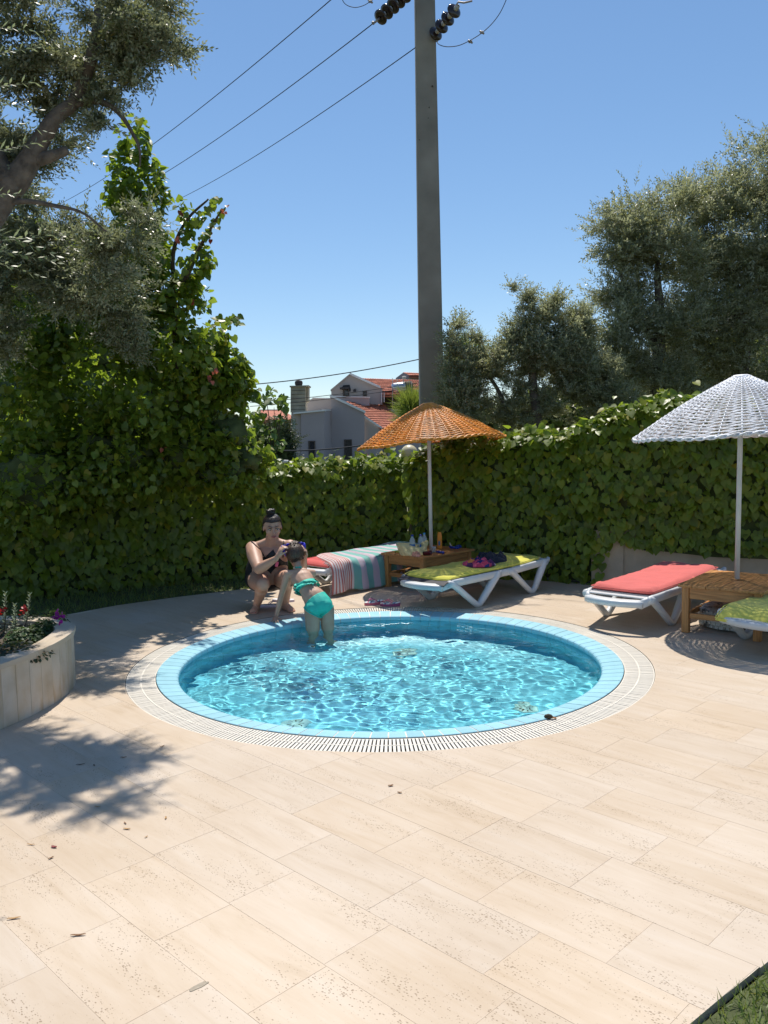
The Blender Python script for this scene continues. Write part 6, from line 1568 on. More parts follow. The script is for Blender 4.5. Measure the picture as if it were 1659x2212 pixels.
# angled return of that block
a = hp(700.6, LOW, 58) - HO; b = hp(719, LOW, 60) - HO; zt0 = (hp(700.6, 887.5, 58) - HO).z; zt1 = (hp(719, 887, 60) - HO).z
mb = MB(); mb.add([a, b, Vector((b.x, b.y, zt1)), Vector((a.x, a.y, zt0)), a + Vector((0, 3, 0)), b + Vector((0, 3, 0)), Vector((b.x, b.y + 3, zt1)), Vector((a.x, a.y + 3, zt0))], [(0, 1, 2, 3), (5, 4, 7, 6), (3, 2, 6, 7), (0, 3, 7, 4), (1, 5, 6, 2)]); mb.build("wall", M_PLASTER, house)
bar("parapet_cap", Vector((a.x, a.y - .1, zt0)), Vector((b.x, b.y - .1, zt1)), .2, .08, .5, M_TRIM)
# stone chimney and its column of glass blocks
wallp("chimney", [(627.5, 891), (628, 836), (659.5, 835), (660, 891)], 58.5, 1.4, M_STONE)
wallp("chimney_cap", [(625.5, 836), (625.5, 833.2), (667, 832), (667, 835)], 58.4, 1.8, M_STONE)
wallp("chimney_side", [(659.6, 871), (659.6, 835.5), (665.8, 835.5), (665.8, 866)], 58.9, 1.2, M_STONE)
wallp("stair_tower", [(629, LOW), (629, 892), (649.6, 892), (649.6, LOW)], 58.3, 4, M_PLAST2)
for (y0, y1) in ((905, 928), (936, 960), (968, 992)): wallp("glass_block", [(631.5, y1), (631.5, y0), (638, y0), (638, y1)], 58.26, .05, M_BLOCK)
for k in range(6): wallp("stone_course", [(628.2, 844 + k * 8.2), (628.2, 843.5 + k * 8.2), (659.6, 842.9 + k * 8.2), (659.6, 843.4 + k * 8.2)], 58.46, .04, M_SOOT)
mb = MB(); c = hp(645.5, 834, 59) - HO; mb.lathe([(.001, -.05), (.2, 0), (.27, .13), (.27, .27), (.22, .36), (.08, .40), (.001, .41)], 20, Matrix.Translation(c)); mb.build("chimney_pot", M_SOOT, house)
# middle block
wallp("wall", [(659, LOW), (659, 868), (676, 860.3), (716, 861.3), (716, LOW)], 61.5, 3, M_PLAST2)
bar("parapet_cap", hp(675, 860.5, 61.4) - HO, hp(716, 861.5, 61.4) - HO, .2, .06, 1, M_TRIM)
# mono-pitch gable wall with white sloping parapet
with_windows("gable_wall", [(715.5, LOW), (715.5, 856), (787.3, 890.5), (787.3, LOW)], 60, .35, M_PLASTER, [(744.5, 760, 949, 1010)])
bar("sloping_parapet", hp(713, 857, 59.85) - HO, hp(789, 892.5, 59.85) - HO, .2, .17, .7, M_TRIM)
wallp("wall", [(787.3, LOW), (787.3, 902), (850, 940), (850, LOW)], 60.6, 5, M_PLAST2)
wallp("wall", [(850, LOW), (850, 910), (915, 910), (915, LOW)], 61.0, 3, M_PLASTER)
wallp("dark_doorway", [(828, LOW), (828, 960), (837, 960), (837, LOW)], 60.5, .06, M_DARK)
# tiled roofs: rows of curved tiles, each row of real ribs
def tiled_roof(name, p00, p10, p11, p01, nu, nv, amp=.05):
    """corners: eave-left, eave-right, ridge-right, ridge-left"""
    t0 = [Vector(q) for q in (p00, p10, p11, p01)]; nrm = (t0[1] - t0[0]).cross(t0[3] - t0[0]).normalized()
    if nrm.z < 0: nrm = -nrm
    base = MB(); base.add([q - nrm * .06 for q in t0] + [q - nrm * .18 for q in t0], [(0, 1, 2, 3), (7, 6, 5, 4), (0, 4, 5, 1), (1, 5, 6, 2), (2, 6, 7, 3), (3, 7, 4, 0)]); rf = base.build("roof", M_RTILE, house)
    # one tile, shared by the nearest ones
    eu = (t0[1] - t0[0]) / nu; ev = (t0[3] - t0[0]) / nv
    def pt(u, v): return t0[0].lerp(t0[1], u).lerp(t0[3].lerp(t0[2], u), v)
    cnt = 0; far_ = MB()
    for j in range(nv):
        for i in range(nu):
            u0, u1, v0, v1 = i / nu, (i + 1) / nu, j / nv, (j + 1.12) / nv; V = []; F = []
            for (v, lift) in ((v0, .07), (v1, .0)):
                for k in range(5):
                    a_ = math.pi * k / 4; u = u0 + (u1 - u0) * (.5 - .5 * math.cos(a_)); V.append(pt(u, min(v, 1.02)) + nrm * (lift - .045 + amp * math.sin(a_)))
            for k in range(4): F.append((k, k + 1, 6 + k, 5 + k))
            F.append((4, 3, 2, 1, 0))
            if cnt < 300:
                mb = MB(); mb.add(V, F); mb.build("tile", M_RTILE, rf)
            else: far_.add(V, F)
            cnt += 1
    if far_.v: far_.build("roof_tile", M_RTILE, rf, kind="stuff")
    return rf
h = lambda x, y, Y: hp(x, y, Y) - HO
tiled_roof("lower", h(826, 925, 60.2), h(884, 921, 63.0), h(826, 871, 67.5), h(748, 867, 64.5), 20, 15)
bar("fascia", h(787.5, 902, 60.3), h(826, 927, 60.3), .1, .14, .12, M_TRIM)
# upper gable
with_windows("gable_wall", [(715.5, 870), (715.5, 843), (756, 809), (820.5, 838), (820.5, 874)], 66, .35, M_PLAST2, [(741, 754, 836, 855.5), (784, 792.5, 844.5, 855.5)])
bar("sloping_parapet", h(755.5, 809.5, 65.8), h(822, 839, 65.8), .2, .17, .9, M_TRIM)
bar("sloping_parapet", h(714, 844.5, 65.9), h(756, 809.5, 65.9), .2, .10, .8, M_PLAST2)
wallp("soot_stain", [(735, 841), (742, 832), (755, 831), (758, 842), (757, 846)], 65.98, .015, M_SOOT)
wallp("awning", [(734, 840.5), (734, 836.8), (754, 835.6), (754, 839.5)], 65.5, .45, M_SOOT)
wallp("wall_lamp", [(763, 846), (763, 842), (767.5, 839), (769.5, 842.5), (769, 847)], 65.7, .25, M_SOOT)
wallp("low_parapet", [(713, 876), (713, 857), (798, 859), (798, 876)], 64.8, .3, M_PLASTER); bar("parapet_cap", h(712, 857.2, 64.7), h(799, 859.2, 64.7), .1, .07, .5, M_TRIM)
wallp("wall", [(820.5, 874), (820.5, 838), (826, 840), (826, 874)], 66.05, 4, M_PLASTER)
tiled_roof("upper", h(822, 845.5, 66.6), h(958, 842, 66.6), h(958, 823, 72), h(783, 817, 72), 34, 9)
wallp("shade_toned_wall", [(826, 905), (826, 850), (960, 846), (960, 905)], 70, .3, M_DARK)  # recess under the roof: its shade is put into the wall's dark colour
wallp("wall", [(826, 930), (826, 884), (915, 884), (915, 930)], 66, .3, M_PLASTER)
tiled_roof("porch", h(826, 853, 66), h(866, 852.5, 66), h(864, 846, 67.6), h(823, 846, 67.6), 12, 3)
for x in (823.5, 829): wallp("downpipe", [(x, 869), (x, 848), (x + 1.6, 848), (x + 1.6, 869)], 65.8, .08, M_TRIM)
for x0, x1, y0, y1 in ((906, 868, 846, 842),): pass
# far gable and parapet beside the dishes
wallp("gable_wall", [(853, 842), (855, 816.5), (871.3, 804.5), (886, 812), (960, 815), (960, 842)], 74, .4, M_PLASTER)
tiled_roof("far", h(886, 811.5, 73.5), h(962, 812, 73.5), h(958, 808, 76), h(871, 804, 76), 22, 2)
wallp("gable_wall", [(957, 870), (957, 816), (968, 812), (982, 817), (982, 870)], 64, 3, M_PLAST2)
# solar water tank on its frame
wt_ = empty("water_tank", hp(868, 850, 63.5), 0, "steel solar water tank on a frame on the house roof", "water tank"); WO = Vector(wt_.location)
a = hp(846.5, 838, 63.5) - WO; b = hp(891, 832.5, 63.8) - WO; ax = b - a; q = Matrix.Translation(a) @ ax.to_track_quat('Z', 'Y').to_matrix().to_4x4()
mb = MB(); L = ax.length; mb.lathe([(.001, 0), (.28, .03), (.34, .12), (.34, L - .12), (.28, L - .03), (.001, L)], 24, q); mb.build("tank", M_TANK, wt_)
mb = MB(); mb.lathe([(.345, L * .62), (.35, L * .63), (.35, L - .1), (.30, L - .02), (.29, L - .02)], 24, q); mb.build("end_cap", M_DARK, wt_)
for (x, y0, y1) in ((848, 817, 885), (858, 820, 852), (871, 815, 872), (889, 826, 866)):
    mb = MB(); mb.tube([hp(x, y1, 63.4) - WO, hp(x, y0, 63.4) - WO], .035, 6); mb.build("frame_post", M_METAL, wt_)
mb = MB(); mb.tube([hp(900, 842, 63.4) - WO, hp(909, 852, 63.4) - WO], .04, 6); mb.build("frame_brace", M_TRIM, wt_)
mb = MB(); c = hp(873, 817, 63.5) - WO; mb.lathe([(.001, -.12), (.12, -.08), (.17, .05), (.14, .14), (.001, .16)], 16, Matrix.Translation(c)); mb.build("float_vessel", M_DISH, wt_)
# dishes
def dish(label, px, py, rpx, yaw, Y=63.8):
    c = hp(px, py, Y); t = empty("satellite_dish", c, 0, label, "satellite dish", "satellite dishes on the house"); M = Matrix.Rotation(yaw, 4, 'Z') @ Matrix.Rotation(R(72), 4, 'X'); rad_ = rpx / 1839 * Y
    mb = MB(); mb.lathe([(.001, -.10), (rad_ * .5, -.07), (rad_ * .85, -.02), (rad_, .02), (rad_ * .99, .03), (rad_ * .84, -.01), (rad_ * .5, -.06), (.001, -.088)], 26, M); mb.build("reflector", M_DISH, t)
    mb = MB(); mb.tube([Vector((0, .05, 0)), hp(px + 5, 818, Y) - c], .03, 6); mb.build("mast", M_METAL, t)
    mb = MB(); mb.tube([M @ Vector((0, -rad_ * .9, 0)), M @ Vector((0, -rad_ * .3, rad_ * .9))], .018, 5); mb.build("feed_arm", M_METAL, t)
dish("cream satellite dish right of the power pole, in full view", 969.5, 788, 12.5, R(35)); dish("satellite dish half hidden behind the power pole", 953, 790, 13, R(30))
# far house with orange roof, left of the chimney
fh = empty("far_house", (hp(590, 990, 85).x, 85, -2), 0, "distant house with orange tiled roof half hidden by the fig leaves", "house"); keep = HO.copy(); HO = Vector(fh.location); 
wallp("wall", [(552, LOW), (552, 905), (629, 905), (629, LOW)], 86, 4, M_PLAST2, fh)
V = [hp(548, 907, 84.5) - HO, hp(633, 907, 84.5) - HO, hp(628, 896, 88) - HO, hp(606, 886, 88) - HO, hp(562, 886, 88) - HO]
mb = MB(); mb.add([v for v in V] + [v + Vector((0, .2, -.3)) for v in V], [(0, 1, 2, 3, 4), (9, 8, 7, 6, 5)] + [((i + 1) % 5, i, 5 + i, 5 + (i + 1) % 5) for i in range(5)]); mb.build("roof", M_RTILE, fh)
wallp("ridge_cap", [(560, 887), (560, 884.5), (607, 884.5), (607, 887)], 87.9, .3, M_PLAST2, fh)
HO = keep
# small orange eave beside the tower
wallp("side_eave", [(610, 939), (624, 924), (625, 943), (622, 946)], 59, 2, M_RTILE)
# white garden pillar seen over the hedge
wp_ = D(612, 1000, 20); t = empty("garden_pillar", (wp_.x, 20, 0), 0, "small white turned pillar seen over the hedge left of the house", "pillar")
mb = MB(); zt = D(612, 994, 20).z; mb.lathe([(.001, -.1), (.10, -.1), (.10, zt - .25), (.07, zt - .22), (.09, zt - .12), (.07, zt - .08), (.12, zt - .05), (.12, zt), (.001, zt)], 20); mb.build("shaft", M_TRIM, t)

# ---- hills behind the trees
M_HILL = simple("haze_tinted_hill", (.15, .14, .145), .98, .25, .004, 0)  # distance haze is put into the grey-mauve colour
V = []; F = []; K = 90; y0 = 3200
for i in range(K + 1):
    u = i / K; px = 900 + 1500 * u; base = D(px, 940, y0)
    h0 = 20 + 440 * max(0, min(1, (px - 1330) / 260)) ** .8 + 60 * mnoise.noise(Vector((u * 7, 0, 3)))
    h0 *= 1 if px > 1330 else .2
    for (dy, hh) in ((-900, -5), (-500, h0 * .45 + 12 * mnoise.noise(Vector((u * 18, 2, 0)))), (-150, h0 * .85), (0, h0 + 10 * mnoise.noise(Vector((u * 30, 5, 0)))), (900, -5)): V.append((base.x, y0 + dy, hh))
for i in range(K):
    for j in range(4): F.append((i * 5 + j, (i + 1) * 5 + j, (i + 1) * 5 + j + 1, i * 5 + j + 1))
o = obj("hills", mesh_data("hills", V, F, True), M_HILL); o["kind"] = "structure"
# grey post at the lower right corner
p = D(1661, 2212, 1.9); t = empty("garden_post", (p.x + .016, 1.9, 0), 0, "thin grey metal post cut by the lower right corner of the photo", "post")
mb = MB(); mb.tube([(-.004, 0, 0), (.006, 0, .55)], .017, 16); mb.build("shaft", simple("grey_paint", (.25, .23, .21), .45, .08, 9), t)
mb = MB(); mb.tube([(.006, 0, .55), (.006, 0, .57)], .019, 16); mb.build("cap", M_METAL, t)
# ================================================================= people
def skin_mat(name, base, red=.12):
    m, t, n, l, b = new_mat(name); tc = n.new("ShaderNodeTexCoord"); ns = n.new("ShaderNodeTexNoise"); ns.inputs["Scale"].default_value = 7; ns.inputs["Detail"].default_value = 4; l.new(tc.outputs["Object"], ns.inputs[0])
    B_ = Vector(base); r = ramp(n, [(.3, (B_.x * .90, B_.y * .80, B_.z * .74)), (.7, (B_.x * 1.08, B_.y * 1.06, B_.z * 1.05))]); l.new(ns.outputs["Fac"], r.inputs[0]); l.new(r.outputs[0], b.inputs["Base Color"])
    b.inputs["Roughness"].default_value = .52; b.inputs["Subsurface Weight"].default_value = .12; b.inputs["Subsurface Radius"].default_value = (.012, .005, .003); b.inputs["Subsurface Scale"].default_value = 1.0
    n2 = n.new("ShaderNodeTexNoise"); n2.inputs["Scale"].default_value = 90; l.new(tc.outputs["Object"], n2.inputs[0]); bp = n.new("ShaderNodeBump"); bp.inputs["Strength"].default_value = .12; bp.inputs["Distance"].default_value = .003; l.new(n2.outputs["Fac"], bp.inputs["Height"]); l.new(bp.outputs[0], b.inputs["Normal"]); return m
M_SKW = skin_mat("skin_tanned", (.52, .325, .235)); M_SKG = skin_mat("skin_child", (.53, .33, .235))
def hair_mat(name, base, rough):
    m, t, n, l, b = new_mat(name); tc = n.new("ShaderNodeTexCoord"); mp = n.new("ShaderNodeMapping"); mp.inputs["Scale"].default_value = (1, 1, .13); mp.inputs["Rotation"].default_value = (.25, .1, 0); l.new(tc.outputs["Object"], mp.inputs[0])
    ns = n.new("ShaderNodeTexNoise"); ns.inputs["Scale"].default_value = 150; ns.inputs["Detail"].default_value = 5; ns.inputs["Distortion"].default_value = .6; l.new(mp.outputs[0], ns.inputs[0])
    B_ = Vector(base); r = ramp(n, [(.3, B_ * .45), (.55, B_), (.75, B_ * 2.2)]); l.new(ns.outputs["Fac"], r.inputs[0]); l.new(r.outputs[0], b.inputs["Base Color"]); b.inputs["Roughness"].default_value = rough
    bp = n.new("ShaderNodeBump"); bp.inputs["Strength"].default_value = .9; bp.inputs["Distance"].default_value = .006; l.new(ns.outputs["Fac"], bp.inputs["Height"]); l.new(bp.outputs[0], b.inputs["Normal"]); return m
M_HAIR = hair_mat("dark_brown_hair", (.030, .018, .012), .36); M_HAIRG = hair_mat("brown_hair", (.075, .040, .024), .45)
M_BLACK = simple("black_swimsuit_fabric", (.008, .008, .010), .6, .2, 20); M_MINT = simple("mint_bikini_fabric", (.035, .55, .42), .6, .08, 20, .3, 200)
M_PNK = simple("pink_tag", (.80, .12, .22), .5); M_EYEW = simple("eye_white", (.6, .57, .54), .3); M_IRIS = simple("dark_iris", (.02, .012, .008), .2); M_LIP = simple("lips", (.36, .11, .10), .5); M_NAIL = simple("nail_red", (.45, .05, .04), .3); M_GOG = simple("bright_blue_rubber", (.02, .02, .55), .3, .1, 10)
_sph = {}
def sphere(seg=14, ring=9):
    if (seg, ring) in _sph: return _sph[(seg, ring)]
    V = [(0, 0, -1)]; F = []
    for i in range(1, ring):
        a = math.pi * i / ring
        for k in range(seg): b_ = 2 * math.pi * k / seg; V.append((math.sin(a) * math.cos(b_), math.sin(a) * math.sin(b_), -math.cos(a)))
    V.append((0, 0, 1)); t_ = len(V) - 1
    for k in range(seg): F.append((0, 1 + (k + 1) % seg, 1 + k)); F.append((t_, t_ - seg + k, t_ - seg + (k + 1) % seg))
    for i in range(ring - 2):
        for k in range(seg): F.append((1 + i * seg + k, 1 + i * seg + (k + 1) % seg, 1 + (i + 1) * seg + (k + 1) % seg, 1 + (i + 1) * seg + k))
    _sph[(seg, ring)] = (V, F); return V, F
class Body:
    def __init__(s): s.mb = MB()
    def ell(s, c, r, q=None):
        V, F = sphere(); c = Vector(c); r = r if hasattr(r, '__len__') else (r, r, r); q = q or Matrix.Identity(3)
        s.mb.add([c + q @ Vector((v[0] * r[0], v[1] * r[1], v[2] * r[2])) for v in V], F)
    def chain(s, pts, step=.2):
        """pts: [(point, radius)] joined by a run of overlapping balls"""
        for i in range(len(pts) - 1):
            a, ra = Vector(pts[i][0]), pts[i][1]; b, rb = Vector(pts[i + 1][0]), pts[i + 1][1]; L = (b - a).length; k = max(2, int(L / (min(ra, rb) * step)) + 1)
            for j in range(k + (i == len(pts) - 2)):
                t_ = j / k; s.ell(a.lerp(b, t_), ra + (rb - ra) * t_)
    def loft(s, secs, n=8):
        """secs: [(center, rx, ry, rz, lateral_axis, up_axis)] -> run of ellipsoids"""
        for i in range(len(secs) - 1):
            A, B_ = secs[i], secs[i + 1]
            for j in range(n + (i == len(secs) - 2)):
                t_ = j / n; t2 = t_ * t_ * (3 - 2 * t_); c = Vector(A[0]).lerp(Vector(B_[0]), t_); x = Vector(A[4]).lerp(Vector(B_[4]), t_).normalized(); z = Vector(A[5]).lerp(Vector(B_[5]), t_).normalized(); y = z.cross(x).normalized(); z = x.cross(y)
                r_ = [A[k] + (B_[k] - A[k]) * t2 for k in (1, 2, 3)]; s.ell(c, r_, Matrix((x, y, z)).transposed())
    def build(s, name, mat, parent, voxel=.005, smooth=8, org=Vector((0, 0, 0))):
        me = s.mb.data("tmp"); me.transform(Matrix.Translation(-org)); o = bpy.data.objects.new("tmp", me); COL.objects.link(o)
        r = o.modifiers.new("r", 'REMESH'); r.mode = 'VOXEL'; r.voxel_size = voxel; r.use_smooth_shade = True
        m_ = o.modifiers.new("s", 'SMOOTH'); m_.factor = .5; m_.iterations = smooth
        dg = bpy.context.evaluated_depsgraph_get(); out = bpy.data.meshes.new_from_object(o.evaluated_get(dg)); bpy.data.objects.remove(o)
        out.name = name; out.materials.clear(); out.materials.append(mat); out.polygons.foreach_set("use_smooth", [True] * len(out.polygons))
        return obj(name, out, None, parent)
def shell_of(body, name, mat, pred, off=.003, parent=None, sm=4):
    """cloth or hair: the part of the skin where pred is true, lifted off it"""
    bm = bmesh.new(); bm.from_mesh(body.data); bm.normal_update()
    kill = [f for f in bm.faces if not pred(f.calc_center_median())]
    bmesh.ops.delete(bm, geom=kill, context='FACES')
    for _ in range(sm):                                   # even out the cut edge
        bd = [v for v in bm.verts if v.is_boundary]; new = {}
        for v in bd:
            nb_ = [e.other_vert(v) for e in v.link_edges if e.is_boundary]
            if len(nb_) == 2: new[v] = v.co * .5 + (nb_[0].co + nb_[1].co) * .25
        for v, c in new.items(): v.co = c
    bm.normal_update()
    for v in bm.verts: v.co += v.normal * off
    r = bmesh.ops.extrude_face_region(bm, geom=list(bm.faces)); vs = [g for g in r['geom'] if isinstance(g, bmesh.types.BMVert)]
    for v in vs: v.co -= v.normal * off * .9
    me = bpy.data.meshes.new(name); bm.to_mesh(me); bm.free(); me.materials.append(mat); me.polygons.foreach_set("use_smooth", [True] * len(me.polygons)); me.update(); return obj(name, me, None, parent)
def head_frame(c, yaw, pitch, roll=0):
    """columns: right-of-face x, forward -y is the face, z up. yaw turns the face to image right, pitch > 0 looks down"""
    return Matrix.Rotation(yaw, 3, 'Z') @ Matrix.Rotation(pitch, 3, 'X') @ Matrix.Rotation(roll, 3, 'Y')
def add_head(Bd, c, H, s, chin=1.0):
    """s: scale, 1 = adult head 0.225 m tall; face along -y of H"""
    P = lambda x, y, z: Vector(c) + H @ Vector((x * s, y * s, z * s)); q = H
    Bd.ell(P(0, .012, .030), (.076 * s, .092 * s, .082 * s), q)          # cranium
    Bd.ell(P(0, -.022, -.015), (.062 * s, .066 * s, .080 * s), q)        # face
    Bd.ell(P(0, -.030, -.065), (.046 * s, .048 * s, .040 * s), q)        # jaw
    Bd.ell(P(0, -.062, -.088), (.019 * s, .016 * s, .014 * s), q)        # chin
    for sx in (-1, 1):
        Bd.ell(P(sx * .038, -.058, -.020), (.024 * s, .022 * s, .022 * s), q)     # cheeks
        Bd.ell(P(sx * .030, -.074, .026), (.026 * s, .012 * s, .008 * s), q)      # brow
        Bd.ell(P(sx * .0745, .006, -.006), (.006 * s, .016 * s, .026 * s), q)     # ears
        Bd.ell(P(sx * .077, -.002, -.006), (.005 * s, .010 * s, .022 * s), q)
        Bd.ell(P(sx * .011, -.096, -.030), (.0075 * s, .008 * s, .007 * s), q)    # nostrils
    Bd.chain([(P(0, -.082, .018), .008 * s), (P(0, -.092, -.008), .009 * s), (P(0, -.104, -.026), .0105 * s)])
    Bd.ell(P(0, -.084, -.050), (.020 * s, .011 * s, .006 * s), q); Bd.ell(P(0, -.082, -.061), (.017 * s, .011 * s, .007 * s), q)  # lips
    return P
def face_parts(t, P, H, s, org):
    def sub(name, mat, c, r, rot=None):
        V, F = sphere(16, 10); mb = MB(); mb.add([c - org + (rot or H) @ Vector((v[0] * r[0] * s, v[1] * r[1] * s, v[2] * r[2] * s)) for v in V], F, True); return mb.build(name, mat, t)
    for sx in (-1, 1):
        e = sub("eye", M_EYEW, P(sx * .030, -.071, .006), (.0115, .0105, .0062)); 
        V, F = sphere(14, 9); mb = MB(); cc = P(sx * .030 + .001, -.0815, .002) - org; mb.add([cc + H @ Vector((v[0] * .0055 * s, v[1] * .0025 * s, v[2] * .0055 * s)) for v in V], F, True); i_ = mb.build("iris", M_IRIS, e)
        mb = MB(); mb.tube([P(sx * .014, -.082, .013) - org, P(sx * .030, -.086, .0165) - org, P(sx * .045, -.076, .011) - org], [.0025 * s, .004 * s, .0025 * s], 6); mb.build("eyelid", M_HAIR, e)
        mb = MB(); mb.tube([P(sx * .010, -.086, .027) - org, P(sx * .026, -.0885, .034) - org, P(sx * .040, -.083, .034) - org, P(sx * .053, -.070, .026) - org], [.0035 * s, .0045 * s, .004 * s, .002 * s], 6, flat=.7); mb.build("eyebrow", M_HAIR, t)
    mb = MB(); mb.tube([P(-.022, -.088, -.053) - org, P(-.010, -.0955, -.0505) - org, P(0, -.0965, -.0525) - org, P(.010, -.0955, -.0505) - org, P(.022, -.088, -.053) - org], [.002 * s, .0042 * s, .0042 * s, .0042 * s, .002 * s], 8); mb.tube([P(-.018, -.088, -.058) - org, P(0, -.095, -.061) - org, P(.018, -.088, -.058) - org], [.002 * s, .005 * s, .002 * s], 8); mb.build("lips", M_LIP, t)
def hand(Bd, wrist, palm_c, tips_dir, side, nrm, s=1.0, curl=.6, thumb_dir=None, spread=.15):
    """palm ellipsoid and five bent fingers. tips_dir: finger direction, side: towards the thumb, nrm: out of the back of the hand"""
    f = Vector(tips_dir).normalized(); sd = Vector(side); sd = (sd - f * sd.dot(f)).normalized(); nn = f.cross(sd).normalized()
    if nn.dot(Vector(nrm)) < 0: nn = -nn
    Q = Matrix((sd, nn, f)).transposed(); c = Vector(palm_c)
    Bd.ell(c, (.039 * s, .016 * s, .045 * s), Q); Bd.chain([(wrist, .024 * s), (c - f * .03 * s, .024 * s)]); Bd.ell(c + sd * .022 * s - f * .012 * s - nn * .006 * s, (.018 * s, .016 * s, .028 * s), Q)
    for k, (L, r_) in enumerate(((.070, .0088), (.078, .0090), (.072, .0086), (.056, .0076))):
        x = (.029 - .0195 * k) * s; b0 = c + sd * x + f * .034 * s; d = (f + sd * (1.5 - k) * spread * .35).normalized(); cu = curl * (1 + .12 * k)
        p = b0; pts = [(b0 - d * .012 * s, r_ * s), (b0, r_ * s)]
        for j, (fr, an) in enumerate(((.46, cu * .6), (.30, cu * 1.5), (.24, cu * 2.2))):
            dd = (d * math.cos(an) - nn * math.sin(an)); p = p + dd * L * fr * s; pts.append((p, r_ * s * (.97 - .09 * j)))
        Bd.chain(pts, .5)
    td = Vector(thumb_dir).normalized() if thumb_dir is not None else (sd * .8 + f * .6).normalized(); b0 = c + sd * .030 * s - f * .018 * s
    Bd.chain([(b0 - sd * .01 * s, .012 * s), (b0 + td * .022 * s, .0115 * s), (b0 + td * .044 * s - nn * .005 * s, .0105 * s), (b0 + td * .062 * s - nn * .012 * s, .0090 * s)], .5)
def foot(Bd, ankle, toe, s=1.0, flat_z=0.0, splay=0):
    a = Vector(ankle); tp = Vector(toe); d = Vector((tp.x - a.x, tp.y - a.y, 0)); L = .225 * s; d.normalize(); sd = Vector((d.y, -d.x, 0)); heel = Vector((a.x, a.y, flat_z + .032 * s)) - d * .035 * s
    Bd.chain([(a, .036 * s), (heel + Vector((0, 0, .01)), .033 * s)]); ball = heel + d * .15 * s; ball.z = flat_z + .022 * s
    Bd.chain([(a + d * .01 - Vector((0, 0, .01)), .034 * s), (a.lerp(ball, .5) + Vector((0, 0, .008 * s)), .029 * s), (ball, .023 * s)]); Bd.chain([(heel, .030 * s), (ball + sd * .018 * s, .021 * s)]); Bd.chain([(heel, .030 * s), (ball - sd * .018 * s, .020 * s)])
    out = []
    for k in range(5):
        x = (-.032 + .016 * k) * s; r_ = (.0125 - .0014 * k) * s if splay >= 0 else (.007 + .0014 * k) * s; ln = (.050 - .006 * k) * s if splay >= 0 else (.026 + .006 * k) * s
        b0 = ball + sd * x; e = b0 + d * ln; e.z = flat_z + r_ * .9; Bd.chain([(b0, r_ * 1.15), (e, r_)], .5); out.append((e, r_))
    return out, d

# ---------------------------------------------------------------- the woman squatting at the pool's edge
WO_ = Vector((-1.12, 8.42, 0)); wm = empty("person", WO_, 0, "woman in black swimsuit with hair in a bun, squatting at the pool edge", "person")
Bw = Body()
pel = D(574, 1246, 8.52); lat = Vector((1, -.18, .03)).normalized()
ribs = D(579, 1212, 8.42); chest = D(584, 1192, 8.36); neckb = D(586, 1177, 8.36)
up1 = (ribs - pel).normalized(); up2 = Vector((.02, -.28, .95)).normalized()
Bw.loft([(pel, .215, .175, .125, lat, up1), (pel.lerp(ribs, .5), .218, .178, .12, lat, up1), (ribs, .200, .150, .11, lat, up1), (chest, .182, .118, .085, lat, up2), (neckb + Vector((0, .02, -.035)), .140, .075, .05, lat, up2)], 6)
# bust
bx = lat; fw = Vector((.12, -1, 0)).normalized()
for sx in (-1, 1): Bw.ell(ribs + bx * sx * .080 + fw * .085 + Vector((0, 0, .035)), (.082, .075, .085))
shR, shL = D(545, 1184, 8.34), D(627, 1180, 8.30)
Bw.chain([(neckb + Vector((0, .01, -.03)), .052), (shR + Vector((.02, 0, .012)), .050), (shR, .060)]); Bw.chain([(neckb + Vector((0, .01, -.03)), .052), (shL + Vector((-.02, 0, .012)), .050), (shL, .058)])
Bw.chain([(neckb + Vector((0, .0, -.03)), .068), (D(588, 1160, 8.30), .063)])
for sh in (shR, shL): Bw.chain([(D(587, 1167, 8.33), .045), (D(587, 1170, 8.34).lerp(sh, .5) + Vector((0, 0, .004)), .045), (sh, .05)])
hc = D(588.5, 1139, 8.22); HW = head_frame(hc, R(14), R(12), R(-2)); PW = add_head(Bw, hc, HW, 1.14)
Bw.ell(PW(0, -.030, -.085), (.040, .040, .020), HW)
# arms
elR = D(559, 1229, 8.02); wrR = D(596, 1207, 7.90)
Bw.chain([(shR, .068), (shR.lerp(elR, .35), .076), (shR.lerp(elR, .75), .062), (elR, .050), (elR.lerp(wrR, .3), .050), (elR.lerp(wrR, .7), .037), (wrR, .028)])
elL = D(652, 1232, 8.26); wrL = D(657.5, 1207, 8.08)
Bw.chain([(shL, .066), (shL.lerp(elL, .4), .068), (elL, .048), (elL.lerp(wrL, .3), .046), (wrL, .026)])
hR = D(604, 1193, 7.88); hL = D(660, 1193, 8.03)
hand(Bw, wrR, hR, hR - wrR + Vector((.0, 0, .02)), (.4, -.5, .35), (-.6, -.4, .2), 1.0, .75, thumb_dir=(.75, .1, .5))
hand(Bw, wrL, hL, hL - wrL + Vector((-.015, 0, .0)), (-.1, -.3, .9), (.8, -.2, .1), 1.0, .85, thumb_dir=(-.05, -.15, 1))
